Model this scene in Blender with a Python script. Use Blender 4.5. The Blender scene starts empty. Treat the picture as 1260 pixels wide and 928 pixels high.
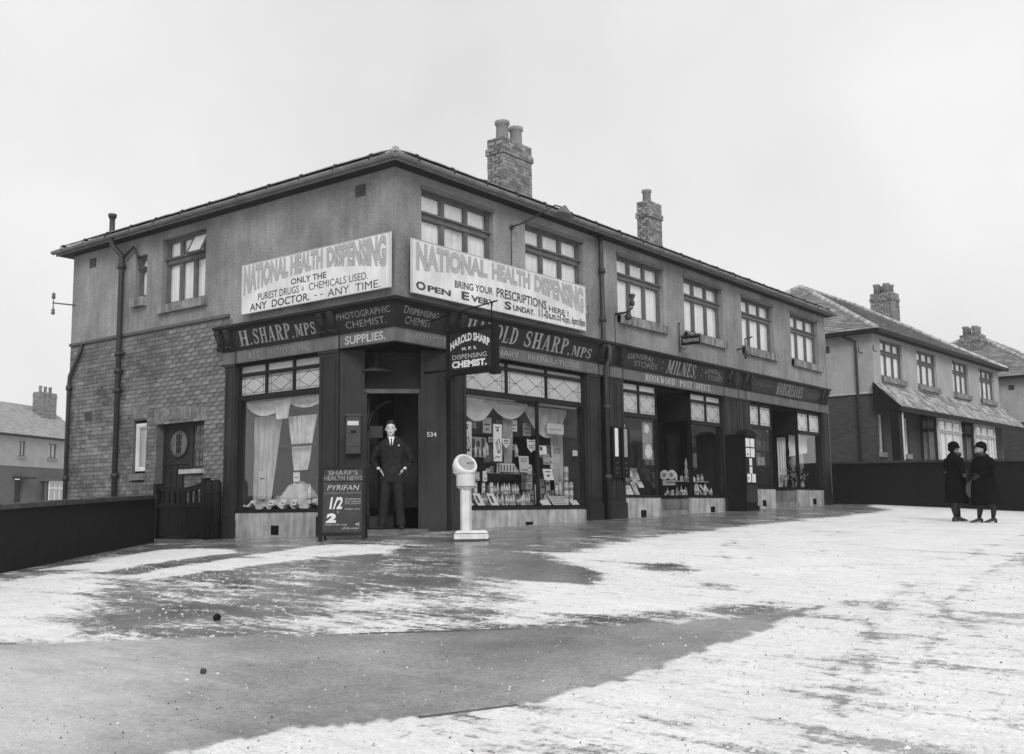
import bpy, math, random
import numpy as np
from mathutils import Vector, Matrix
random.seed(7)
R = math.radians
scn = bpy.context.scene
col = scn.collection

# ------------------------------------------------------------------ camera
cam_d = bpy.data.cameras.new("camera")
cam_o = bpy.data.objects.new("camera", cam_d); col.objects.link(cam_o)
cam_d.sensor_fit = 'HORIZONTAL'; cam_d.sensor_width = 36.0
cam_d.lens = 36.0 * 1315.47 / 1260.0
cam_d.clip_start = 0.05; cam_d.clip_end = 2000
_p, _r, _y = R(7.1033), R(-0.6960), R(37.5670)
_f = Vector((math.cos(_y), math.sin(_y), 0)); _rt = Vector((math.sin(_y), -math.cos(_y), 0)); _u = Vector((0, 0, 1))
_f2 = _f * math.cos(_p) + _u * math.sin(_p); _u2 = _u * math.cos(_p) - _f * math.sin(_p)
_rt3 = _rt * math.cos(_r) + _u2 * math.sin(_r); _u3 = _u2 * math.cos(_r) - _rt * math.sin(_r)
CAM = Vector((-11.8987, -11.4311, 0.37))
cam_o.matrix_world = Matrix(((_rt3.x, _u3.x, -_f2.x, CAM.x), (_rt3.y, _u3.y, -_f2.y, CAM.y), (_rt3.z, _u3.z, -_f2.z, CAM.z), (0, 0, 0, 1)))
scn.camera = cam_o

# ------------------------------------------------------------------ sky, sun, exposure
SUN_EL, SUN_AZ = R(34), R(226)          # azimuth measured counter-clockwise from +X: where the sun stands
w = bpy.data.worlds.new("World"); scn.world = w; w.use_nodes = True
nt = w.node_tree; nt.nodes.clear()
def N(t, **k):
    n = nt.nodes.new(t)
    for a, b in k.items(): setattr(n, a, b)
    return n
sky = N('ShaderNodeTexSky', sky_type='NISHITA', sun_disc=False, sun_elevation=SUN_EL, sun_rotation=R(90) - SUN_AZ, air_density=2.0, dust_density=4.0)
bw = N('ShaderNodeRGBToBW')
tc = N('ShaderNodeTexCoord'); cn = N('ShaderNodeTexNoise'); cn.inputs['Scale'].default_value = 2.2; cn.inputs['Detail'].default_value = 5
mr = N('ShaderNodeMapRange'); mr.inputs['From Min'].default_value = .3; mr.inputs['From Max'].default_value = .7
mr.inputs['To Min'].default_value = 7.5; mr.inputs['To Max'].default_value = 9.6
mx = N('ShaderNodeMix', data_type='FLOAT'); mx.inputs[0].default_value = .88
bg = N('ShaderNodeBackground'); bg.inputs['Strength'].default_value = 0.1
wo = N('ShaderNodeOutputWorld')
L = nt.links.new
L(sky.outputs[0], bw.inputs[0]); L(tc.outputs['Generated'], cn.inputs['Vector']); L(cn.outputs['Fac'], mr.inputs['Value'])
L(bw.outputs[0], mx.inputs[2]); L(mr.outputs[0], mx.inputs[3]); L(mx.outputs[0], bg.inputs['Color']); L(bg.outputs[0], wo.inputs[0])
sd = bpy.data.lights.new("sun", 'SUN'); sd.energy = 1.5; sd.angle = R(24); sd.color = (1, 1, 1)
so = bpy.data.objects.new("sun", sd); col.objects.link(so)
sv = Vector((math.cos(SUN_EL) * math.cos(SUN_AZ), math.cos(SUN_EL) * math.sin(SUN_AZ), math.sin(SUN_EL)))
so.rotation_euler = sv.to_track_quat('Z', 'Y').to_euler()
vs = scn.view_settings
vs.view_transform = 'Standard'; vs.look = 'None'; vs.gamma = 1; vs.use_curve_mapping = False; vs.exposure = 0.08
scn.cycles.volume_bounces = 1; scn.cycles.max_bounces = 8; scn.cycles.transparent_max_bounces = 12

# ------------------------------------------------------------------ materials (a black-and-white world: every colour is a grey)
def mat(name, v, rough=.7, var=.15, scale=6., bump=.0, bscale=60., spec=.4, streak=0., fine=.0, metal=0., island=0., sheen=0., dirt=0.):
    m = bpy.data.materials.new(name); m.use_nodes = True
    t = m.node_tree; nd = t.nodes; lk = t.links.new
    b = nd['Principled BSDF']; b.inputs['Roughness'].default_value = rough; b.inputs['Metallic'].default_value = metal
    b.inputs['Specular IOR Level'].default_value = spec
    tc = nd.new('ShaderNodeTexCoord'); pos = tc.outputs['Object']
    def noise(sc, det=4, vec=pos):
        n = nd.new('ShaderNodeTexNoise'); n.inputs['Scale'].default_value = sc; n.inputs['Detail'].default_value = det; lk(vec, n.inputs['Vector']); return n.outputs['Fac']
    def rng(src, lo, hi, a=.3, c=.7):
        r = nd.new('ShaderNodeMapRange'); r.inputs['From Min'].default_value = a; r.inputs['From Max'].default_value = c
        r.inputs['To Min'].default_value = lo; r.inputs['To Max'].default_value = hi; lk(src, r.inputs['Value']); return r.outputs[0]
    def mul(a, c):
        q = nd.new('ShaderNodeMath'); q.operation = 'MULTIPLY'; lk(a, q.inputs[0])
        if isinstance(c, float): q.inputs[1].default_value = c
        else: lk(c, q.inputs[1])
        return q.outputs[0]
    val = mul(rng(noise(scale), 1 - var, 1 + var), float(v))
    if fine: val = mul(val, rng(noise(bscale, 3), 1 - fine, 1 + fine))
    if streak:
        mp = nd.new('ShaderNodeMapping'); mp.inputs['Scale'].default_value = (5, 5, .8); lk(pos, mp.inputs['Vector'])
        val = mul(val, rng(noise(1.6, 8, mp.outputs[0]), 1 - streak, 1 + streak * .5))
    if dirt:
        val = mul(val, rng(noise(1.1, 6), 1 - dirt, 1.0, .35, .6))
    if island:
        g = nd.new('ShaderNodeNewGeometry'); oi = nd.new('ShaderNodeObjectInfo')
        q = nd.new('ShaderNodeMath'); q.operation = 'ADD'; lk(g.outputs['Random Per Island'], q.inputs[0]); lk(oi.outputs['Random'], q.inputs[1])
        fr = nd.new('ShaderNodeMath'); fr.operation = 'FRACT'; lk(q.outputs[0], fr.inputs[0])
        val = mul(val, rng(fr.outputs[0], 1 - island, 1 + island, 0., 1.))
    lk(val, b.inputs['Base Color'])
    if bump:
        bp = nd.new('ShaderNodeBump'); bp.inputs['Strength'].default_value = bump; bp.inputs['Distance'].default_value = .02
        lk(noise(bscale, 4), bp.inputs['Height']); lk(bp.outputs[0], b.inputs['Normal'])
    return m
M = {}
M['roughcast'] = mat('roughcast_render', .29, .95, .14, .5, .9, 38., .15, fine=.2, dirt=.32, streak=.16)
M['roughcast2'] = mat('pebble_dash', .36, .95, .1, 1.2, .8, 26., .15, fine=.12, streak=.1)
M['brick'] = mat('clay_brick', .205, .9, .25, 9., .6, 60., .15, island=.25, dirt=.35, streak=.1)
M['mortar'] = mat('lime_mortar', .12, .95, .2, 8., .4, 60., .1)
M['soot_brick'] = mat('sooty_brick', .22, .95, .25, 9., .5, 60., .15, island=.35)
M['wood'] = mat('dark_varnished_wood', .016, .6, .3, 1.6, .1, 30., .18, streak=.15, dirt=.3)
M['wood_mid'] = mat('brown_painted_wood', .034, .6, .2, 1.3, .08, 30., .18, streak=.12, dirt=.35)
M['wood_band'] = mat('worn_light_band', .13, .6, .18, 2.5, .08, 40., .2, streak=.25)
M['wood_frame'] = mat('window_frame_paint', .11, .6, .2, 5., .05, 30., .25)
M['black'] = mat('black_paint', .008, .6, .3, 5., .05, 30., .15)
M['iron'] = mat('cast_iron', .035, .5, .25, 8., .1, 40., .4)
M['fascia'] = mat('fascia_glass', .016, .5, .25, 1.2, .0, 30., .25)
M['letter'] = mat('grey_gilt_letter', .25, .5, .3, 12.)
M['letter_hi'] = mat('pale_letter', .42, .5, .15, 12.)
M['letter_dim'] = mat('faded_letter', .2, .6, .3, 8.)
M['banner'] = mat('white_sign_paint', .70, .7, .1, 2., .0, 30., .2, streak=.12, dirt=.12)
M['ban_grey'] = mat('grey_letter_paint', .38, .6, .3, 45.)
M['ban_edge'] = mat('grey_letter_outline', .22, .6, .2, 12.)
M['ban_black'] = mat('black_letter_paint', .05, .6, .3, 12.)
M['marble'] = mat('stained_marble', .43, .55, .18, 5., .05, 30., .4, streak=.4, dirt=.3)
M['marble_shaded'] = mat('stained_marble_shaded', .25, .55, .18, 5., .05, 30., .4, streak=.4, dirt=.3)  # marble darkened for the shade in the doorway recesses; stains are its own
M['step'] = mat('stone_step', .12, .7, .25, 6., .2, 40., .3)
M['stone'] = mat('string_stone', .42, .8, .15, 5., .2, 40., .3)
M['curtain'] = mat('white_net_curtain', .78, .9, .05, 3., .0, 30., .1, streak=.1)
M['curtain2'] = mat('grey_drape', .45, .9, .15, 3., .0, 30., .1, streak=.35)
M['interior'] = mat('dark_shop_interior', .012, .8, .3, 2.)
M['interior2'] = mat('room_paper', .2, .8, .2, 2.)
M['white'] = mat('white_card', .72, .6, .05, 5.)
M['cream'] = mat('cream_card', .52, .6, .12, 8.)
M['greyc'] = mat('grey_card', .28, .6, .2, 10.)
M['enamel'] = mat('white_enamel', .76, .25, .1, 5., .05, 30., .5, streak=.12, dirt=.22)
M['skin'] = mat('skin', .58, .6, .08, 10., .0, 30., .3)
M['suit'] = mat('dark_wool_suit', .021, .85, .3, 14., .3, 120., .2)
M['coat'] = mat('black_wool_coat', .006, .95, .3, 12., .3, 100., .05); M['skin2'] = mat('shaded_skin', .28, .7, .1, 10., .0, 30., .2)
M['hair'] = mat('dark_hair', .008, .5, .4, 40., .3, 150., .4)
M['shirt'] = mat('white_shirt', .75, .8, .03, 8.)
M['tile'] = mat('stone_slate', .22, .85, .2, 4., .4, 50., .25, island=.3)
M['tile_snow'] = mat('frosted_slate', .30, .85, .3, 8., .4, 50., .2, island=.5)
M['ridge'] = mat('ridge_tile', .4, .8, .2, 6., .2, 50., .25, island=.25)
M['dirtwall'] = mat('soot_blackened_wall', .017, .9, .4, 3., .8, 30., .12, island=.85, dirt=.4)
M['coping'] = mat('coping_stone', .07, .85, .3, 6., .4, 40., .2)
M['targlass'] = mat('tin_label', .42, .35, .25, 20., .0, 30., .5, island=.6)
M['brass'] = mat('dull_brass', .25, .35, .2, 10., .0, 30., .5, metal=.7)
M['recess_shade'] = mat('recess_shade_black', .008, .7, .3, 3., .05, 30., .4)  # recess shadow put into the colour of the panels above the doorways
M['leather'] = mat('black_leather', .02, .3, .2, 10.)
M['bag'] = mat('canvas_bag', .16, .8, .2, 12., .3, 80.)
M['chalkboard'] = mat('chalk_board', .03, .6, .35, 6.)
M['dial'] = mat('scale_dial', .3, .3, .1, 12.)
M['lead'] = mat('lead_came', .12, .6, .15, 9.)
M['leadglass'] = mat('frosted_leaded_glass', .40, .35, .1, 14., .15, 40., .5, island=.12)
M['leadglass_hi'] = mat('pale_leaded_glass', .55, .35, .1, 14., .15, 40., .5, island=.12)
def glassmat(name, tint=1.0, ior=1.5):
    m = bpy.data.materials.new(name); m.use_nodes = True; t = m.node_tree; t.nodes.clear(); lk = t.links.new
    o = t.nodes.new('ShaderNodeOutputMaterial'); mxs = t.nodes.new('ShaderNodeMixShader'); tr = t.nodes.new('ShaderNodeBsdfTransparent'); gl = t.nodes.new('ShaderNodeBsdfGlossy')
    tr.inputs[0].default_value = (tint, tint, tint, 1); gl.inputs['Roughness'].default_value = .015; gl.inputs['Color'].default_value = (1, 1, 1, 1)
    fr = t.nodes.new('ShaderNodeFresnel'); fr.inputs[0].default_value = ior
    q = t.nodes.new('ShaderNodeMath'); q.operation = 'MULTIPLY'; q.inputs[1].default_value = 2.3; q.use_clamp = True
    lk(fr.outputs[0], q.inputs[0])
    ge = t.nodes.new('ShaderNodeNewGeometry'); iv = t.nodes.new('ShaderNodeMath'); iv.operation = 'SUBTRACT'; iv.inputs[0].default_value = 1; lk(ge.outputs['Backfacing'], iv.inputs[1])
    q2 = t.nodes.new('ShaderNodeMath'); q2.operation = 'MULTIPLY'; lk(q.outputs[0], q2.inputs[0]); lk(iv.outputs[0], q2.inputs[1]); lk(q2.outputs[0], mxs.inputs[0]); lk(tr.outputs[0], mxs.inputs[1]); lk(gl.outputs[0], mxs.inputs[2]); lk(mxs.outputs[0], o.inputs[0])
    return m
M['glass'] = glassmat('window_glass', .97)

# far brick: only used where single bricks are smaller than the picture can show
def brickmat(name, c1, c2, mortar, flip=False):
    m = bpy.data.materials.new(name); m.use_nodes = True; t = m.node_tree; lk = t.links.new; b = t.nodes['Principled BSDF']; b.inputs['Roughness'].default_value = .9
    tc = t.nodes.new('ShaderNodeTexCoord'); sp = t.nodes.new('ShaderNodeSeparateXYZ'); cb = t.nodes.new('ShaderNodeCombineXYZ')
    ad = t.nodes.new('ShaderNodeMath'); ad.operation = 'ADD'
    lk(tc.outputs['Object'], sp.inputs[0]); lk(sp.outputs[0], ad.inputs[0]); lk(sp.outputs[1], ad.inputs[1]); lk(ad.outputs[0], cb.inputs[0]); lk(sp.outputs[2], cb.inputs[1])
    br = t.nodes.new('ShaderNodeTexBrick'); br.inputs['Scale'].default_value = 1; br.inputs['Brick Width'].default_value = .23; br.inputs['Row Height'].default_value = .076
    br.inputs['Mortar Size'].default_value = .007; br.inputs['Color1'].default_value = (c1,) * 3 + (1,); br.inputs['Color2'].default_value = (c2,) * 3 + (1,); br.inputs['Mortar'].default_value = (mortar,) * 3 + (1,)
    lk(cb.outputs[0], br.inputs['Vector']); lk(br.outputs['Color'], b.inputs['Base Color'])
    bp = t.nodes.new('ShaderNodeBump'); bp.inputs['Strength'].default_value = .6; bp.inputs['Distance'].default_value = .01; bp.invert = True
    lk(br.outputs['Fac'], bp.inputs['Height']); lk(bp.outputs[0], b.inputs['Normal'])
    return m
M['farbrick'] = brickmat('far_brick', .04, .065, .04)

# ------------------------------------------------------------------ helpers
class F:                                   # a facade's own frame: u along it (left to right as seen), v outward, z up
    def __init__(s, o, right, out): s.o = Vector(o); s.r = Vector(right).normalized(); s.n = Vector(out).normalized()
    def __call__(s, u, v, z): return s.o + s.r * u + s.n * v + Vector((0, 0, z))
FR = F((0, 0, 0), (1, 0, 0), (0, -1, 0))
FL = F((0, 0, 0), (0, -1, 0), (-1, 0, 0))     # u = -y
WORLD = F((0, 0, 0), (1, 0, 0), (0, 1, 0))
class MB:
    def __init__(s): s.v = []; s.f = []; s.sm = []
    def poly(s, pts, smooth=False):
        n = len(s.v); s.v += [Vector(p) for p in pts]; s.f.append(tuple(range(n, n + len(pts)))); s.sm.append(smooth)
    def box(s, fr, u0, u1, v0, v1, z0, z1):
        n = len(s.v)
        s.v += [fr(u, v, z) for z in (z0, z1) for v in (v0, v1) for u in (u0, u1)]
        for q in ((0, 2, 3, 1), (4, 5, 7, 6), (0, 1, 5, 4), (2, 6, 7, 3), (0, 4, 6, 2), (1, 3, 7, 5)): s.f.append(tuple(n + i for i in q)); s.sm.append(False)
        return s
    def prism(s, pts, d):                   # planar outline pts extruded by vector d
        d = Vector(d); n = len(s.v); k = len(pts); s.v += [Vector(p) for p in pts] + [Vector(p) + d for p in pts]
        s.f.append(tuple(range(n + k - 1, n - 1, -1))); s.f.append(tuple(range(n + k, n + 2 * k))); s.sm += [False, False]
        for i in range(k): j = (i + 1) % k; s.f.append((n + i, n + j, n + k + j, n + k + i)); s.sm.append(False)
        return s
    def tube(s, path, rad, n=10, ref=None, cap=True, smooth=True):
        path = [Vector(p) for p in path]; rings = []
        for i, p in enumerate(path):
            a = path[max(i - 1, 0)]; b = path[min(i + 1, len(path) - 1)]; t = (b - a).normalized()
            rf = Vector(ref) if ref is not None else (Vector((0, 0, 1)) if abs(t.z) < .8 else Vector((1, 0, 0)))
            x = (rf - t * rf.dot(t)).normalized(); y = t.cross(x)
            rr = rad[i] if isinstance(rad, (list, tuple)) else rad
            ra, rb = rr if isinstance(rr, (list, tuple)) else (rr, rr)
            st = len(s.v); rings.append(st)
            for k in range(n):
                th = 2 * math.pi * k / n; s.v.append(p + x * (math.cos(th) * ra) + y * (math.sin(th) * rb))
        for a, b in zip(rings, rings[1:]):
            for k in range(n): j = (k + 1) % n; s.f.append((a + k, a + j, b + j, b + k)); s.sm.append(smooth)
        if cap:
            s.f.append(tuple(rings[0] + k for k in range(n - 1, -1, -1))); s.f.append(tuple(rings[-1] + k for k in range(n))); s.sm += [False, False]
        return s
    def lathe(s, c, prof, n=16, axis=(0, 0, 1), smooth=True):
        c = Vector(c); ax = Vector(axis).normalized()
        x = (Vector((1, 0, 0)) if abs(ax.x) < .9 else Vector((0, 1, 0))); x = (x - ax * x.dot(ax)).normalized(); y = ax.cross(x); rings = []
        for r_, h in prof:
            rings.append(len(s.v))
            for k in range(n): th = 2 * math.pi * k / n; s.v.append(c + ax * h + x * (math.cos(th) * r_) + y * (math.sin(th) * r_))
        for a, b in zip(rings, rings[1:]):
            for k in range(n): j = (k + 1) % n; s.f.append((a + k, a + j, b + j, b + k)); s.sm.append(smooth)
        s.f.append(tuple(rings[0] + k for k in range(n - 1, -1, -1))); s.f.append(tuple(rings[-1] + k for k in range(n))); s.sm += [False, False]
        return s
    def ball(s, c, r_, n=12, m=8, rot=None):
        c = Vector(c); rx, ry, rz = (r_, r_, r_) if not isinstance(r_, (list, tuple)) else r_
        st = len(s.v)
        for i in range(1, m):
            ph = math.pi * i / m
            for k in range(n):
                th = 2 * math.pi * k / n; p = Vector((rx * math.sin(ph) * math.cos(th), ry * math.sin(ph) * math.sin(th), rz * math.cos(ph)))
                if rot: p = rot @ p
                s.v.append(c + p)
        tp = Vector((0, 0, rz)); 
        if rot: tp = rot @ tp
        a = len(s.v); s.v.append(c + tp); s.v.append(c - tp)
        for i in range(m - 2):
            for k in range(n): j = (k + 1) % n; p = st + i * n; s.f.append((p + k, p + n + k, p + n + j, p + j)); s.sm.append(True)
        for k in range(n):
            j = (k + 1) % n; s.f.append((a, st + k, st + j)); s.f.append((a + 1, st + (m - 2) * n + j, st + (m - 2) * n + k)); s.sm += [True, True]
        return s
    def mesh(s, name, off=Vector((0, 0, 0))):
        me = bpy.data.meshes.new(name); me.from_pydata([tuple(p - off) for p in s.v], [], s.f)
        me.polygons.foreach_set('use_smooth', s.sm); me.update(); return me
    def build(s, name, m, parent=None, loc=None):
        base = Vector(loc) if loc is not None else (wloc(parent) if parent else Vector((0, 0, 0)))
        me = s.mesh(name, base); me.materials.append(m if not isinstance(m, str) else M[m])
        o = bpy.data.objects.new(name, me); col.objects.link(o)
        if parent: o.parent = parent; o.location = base - wloc(parent)
        else: o.location = base
        return o
def wloc(o):
    p = Vector((0, 0, 0))
    while o: p += o.location; o = o.parent
    return p
def tag(o, label=None, cat=None, group=None, kind=None):
    if label: o['label'] = label
    if cat: o['category'] = cat
    if group: o['group'] = group
    if kind: o['kind'] = kind
    return o
def empty(name, loc, label=None, cat=None, group=None, kind=None, parent=None):
    o = bpy.data.objects.new(name, None); col.objects.link(o); o.empty_display_size = .2
    if parent: o.parent = parent; o.location = Vector(loc) - wloc(parent)
    else: o.location = loc
    return tag(o, label, cat, group, kind)
def copy_tree(o, parent=None, **k):
    c = o.copy(); col.objects.link(c); c.parent = parent
    for ch in o.children: copy_tree(ch, c)
    return c
def baked(mb, name, m, parent, mod, loc=None):   # mesh through a modifier stack, kept as plain mesh
    o = mb.build(name, m, parent, loc)
    mod(o); dg = bpy.context.evaluated_depsgraph_get(); me = bpy.data.meshes.new_from_object(o.evaluated_get(dg)); me.name = name
    o.modifiers.clear(); o.data = me
    me.polygons.foreach_set('use_smooth', [True] * len(me.polygons)); return o

# ------------------------------------------------------------------ lettering
_tc = {}
def txt(s, fat=0.0, shear=0.0):
    k = (s, fat, shear)
    if k not in _tc:
        c = bpy.data.curves.new('t', 'FONT'); c.body = s; c.size = 1; c.offset = fat; c.shear = shear; c.resolution_u = 3
        o = bpy.data.objects.new('t', c); col.objects.link(o)
        dg = bpy.context.evaluated_depsgraph_get(); me = bpy.data.meshes.new_from_object(o.evaluated_get(dg))
        V = [(v.co.x, v.co.y) for v in me.vertices]; Fc = [tuple(p.vertices) for p in me.polygons]
        bpy.data.objects.remove(o); bpy.data.meshes.remove(me)
        x0 = min(v[0] for v in V); x1 = max(v[0] for v in V); y0 = min(v[1] for v in V); y1 = max(v[1] for v in V)
        _tc[k] = ([((x - x0) / (x1 - x0), (y - y0) / (y1 - y0)) for x, y in V], Fc)
    return _tc[k]
def put(mb, geo, fr, u0, u1, z0, z1, v, warp=None):
    V, Fc = geo; n = len(mb.v)
    for i, (a, b) in enumerate(V):
        if warp: a, b = warp(a, b)
        mb.v.append(fr(u0 + (u1 - u0) * a, v(z0 + (z1 - z0) * b) if callable(v) else v, z0 + (z1 - z0) * b))
    for f in Fc: mb.f.append(tuple(n + i for i in f)); mb.sm.append(False)
    return mb
# a hand-painted block-serif alphabet, made of strokes
def serif(s, sh=0.0, T=.19, gap=.13):
    V, Fc = [], []; x = 0.0; th = .085
    def q(p):
        n = len(V); V.extend(p); Fc.append(tuple(range(n, n + len(p))))
    def rect(a, b, c, d): q([(a, b), (c, b), (c, d), (a, d)])
    def stem(a, t=T, top=1, bot=1, y0=0, y1=1):
        rect(a, y0, a + t, y1)
        if bot: rect(a - .07, y0, a + t + .07, y0 + .07)
        if top: rect(a - .07, y1 - .07, a + t + .07, y1)
    def diag(a, ya, b, yb, t): q([(a, ya), (a + t, ya), (b + t, yb), (b, yb)])
    def arc(cx, cy, rx, ry, a0, a1, tx=T, ty=th, n=12):
        for i in range(n):
            t0 = R(a0 + (a1 - a0) * i / n); t1 = R(a0 + (a1 - a0) * (i + 1) / n)
            q([(cx + rx * math.cos(t0), cy + ry * math.sin(t0)), (cx + rx * math.cos(t1), cy + ry * math.sin(t1)),
               (cx + (rx - tx) * math.cos(t1), cy + (ry - ty) * math.sin(t1)), (cx + (rx - tx) * math.cos(t0), cy + (ry - ty) * math.sin(t0))])
    for ch in s:
        b = x
        if ch == 'H': stem(b + .07); stem(b + .5); rect(b + .2, .46, b + .55, .55); wd = .76
        elif ch == 'A': diag(b + .04, 0, b + .3, 1, .09); diag(b + .47, 0, b + .27, 1, T); rect(b + .14, .26, b + .52, .34); rect(b - .02, 0, b + .18, .06); rect(b + .4, 0, b + .74, .06); wd = .72
        elif ch in 'RPBK' and ch != 'K':
            stem(b + .07); arc(b + .3, .74, .34, .26, -90, 90); rect(b + .2, .91, b + .32, 1.); rect(b + .2, .48, b + .32, .56); wd = .64
            if ch == 'R': diag(b + .48, 0, b + .28, .5, T); rect(b + .46, 0, b + .76, .06); wd = .72
            if ch == 'B': arc(b + .3, .27, .36, .27, -90, 90); rect(b + .2, 0, b + .32, .08); wd = .68
        elif ch == 'K': stem(b + .07); diag(b + .2, .42, b + .55, 1, .09); diag(b + .5, 0, b + .27, .55, T); rect(b + .46, .94, b + .72, 1.); rect(b + .44, 0, b + .76, .06); wd = .74
        elif ch == 'O': arc(b + .36, .5, .36, .5, 0, 360, n=22); wd = .72
        elif ch in 'CG':
            arc(b + .36, .5, .36, .5, 45, 315, n=18); rect(b + .57, .68, b + .64, .95); wd = .68
            if ch == 'G': rect(b + .46, .02, b + .62, .42); rect(b + .4, .38, b + .7, .45); wd = .72
            else: rect(b + .57, .05, b + .62, .25)
        elif ch == 'D': stem(b + .07); arc(b + .28, .5, .42, .5, -90, 90, n=14); rect(b + .2, .92, b + .3, 1.); rect(b + .2, 0, b + .3, .08); wd = .7
        elif ch == 'S':
            arc(b + .28, .74, .26, .26, 20, 200, T * .75); arc(b + .28, .74, .26, .26, 200, 255, T * .8, .1); diag(b + .34, .36, b + .12, .62, T * 1.1)
            arc(b + .28, .26, .28, .26, -150, 40, T * .85); rect(b + .46, .68, b + .52, .97); rect(b + .0, .03, b + .06, .34); wd = .58
        elif ch == 'M': stem(b + .07, .09); diag(b + .4, .1, b + .1, 1, .17); diag(b + .44, .1, b + .66, 1, .08); stem(b + .66); wd = .93
        elif ch == 'N': stem(b + .07, .09); diag(b + .5, 0, b + .08, 1, .17); stem(b + .58, .09, bot=0); wd = .74
        elif ch == 'I': stem(b + .07); wd = .33
        elif ch == 'E': stem(b + .07); rect(b + .2, 0, b + .56, .08); rect(b + .2, .92, b + .54, 1.); rect(b + .2, .46, b + .44, .54); rect(b + .5, 0, b + .57, .28); rect(b + .48, .74, b + .54, 1.); rect(b + .4, .38, b + .45, .62); wd = .6
        elif ch == 'F': stem(b + .07); rect(b + .2, .92, b + .54, 1.); rect(b + .2, .46, b + .42, .54); rect(b + .48, .74, b + .54, 1.); rect(b + .38, .38, b + .43, .62); wd = .56
        elif ch == 'L': stem(b + .07); rect(b + .2, 0, b + .56, .08); rect(b + .5, 0, b + .57, .3); wd = .58
        elif ch == 'T': stem(b + .24, top=0); rect(b, .92, b + .66, 1.); rect(b, .7, b + .06, 1.); rect(b + .6, .7, b + .66, 1.); wd = .66
        elif ch == 'V': diag(b + .28, 0, b + .02, 1, T); diag(b + .36, 0, b + .58, 1, .09); rect(b - .04, .94, b + .28, 1.); rect(b + .5, .94, b + .74, 1.); wd = .7
        elif ch == 'W': diag(b + .2, 0, b + .02, 1, T * .85); diag(b + .26, 0, b + .42, 1, .08); diag(b + .54, 0, b + .38, 1, T * .85); diag(b + .6, 0, b + .78, 1, .08); rect(b - .04, .94, b + .24, 1.); rect(b + .7, .94, b + .94, 1.); wd = .92
        elif ch == '.': rect(b, 0, b + .13, .13); wd = .13
        elif ch == ',': rect(b, 0, b + .14, .13); diag(b + .0, -.16, b + .07, .03, .06); wd = .14
        elif ch == ':': rect(b, .2, b + .12, .32); rect(b, .62, b + .12, .74); wd = .12
        else: wd = .3
        x = b + wd + gap
    W = x - gap
    V = [((a + sh * b) / (W + max(sh, 0)), b) for a, b in V]
    return V, Fc
def letters(parent, name, items, m, fr, step=.0004):
    """items: (geo, u0,u1,z0,z1, v, warp)"""
    mb = MB()
    for it in items:
        geo, u0, u1, z0, z1, v = it[:6]; wp = it[6] if len(it) > 6 else None
        V, Fc = geo
        for i, f in enumerate(Fc):                  # every stroke a hair in front of the last: never two faces in one plane
            base = v(0) if False else None
            n = len(mb.v); e = step * (i % 9)
            for k in f:
                a, b = V[k]
                if wp: a, b = wp(a, b)
                z = z0 + (z1 - z0) * b
                mb.v.append(fr(u0 + (u1 - u0) * a, (v(z) if callable(v) else v) + e, z))
            mb.f.append(tuple(range(n, n + len(f)))); mb.sm.append(False)
    return mb.build(name, m, parent)

# ------------------------------------------------------------------ ground height
def sat(v, l): return l * np.tanh(v / l)
def gz(x, y):
    x = np.asarray(x, float); y = np.asarray(y, float); k = 1.2
    xn = -(np.sqrt(x * x + k * k) - x) / 2 + k / 2; xp = x - xn
    yn = -(np.sqrt(y * y + k * k) - y) / 2 + k / 2; yp = y - yn
    return .0225 * sat(xp, 60) + .066 * sat(xn, 22) + .035 * sat(yn, 22) - .027 * sat(yp, 30)
def G(x, y): return float(gz(x, y))

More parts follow.
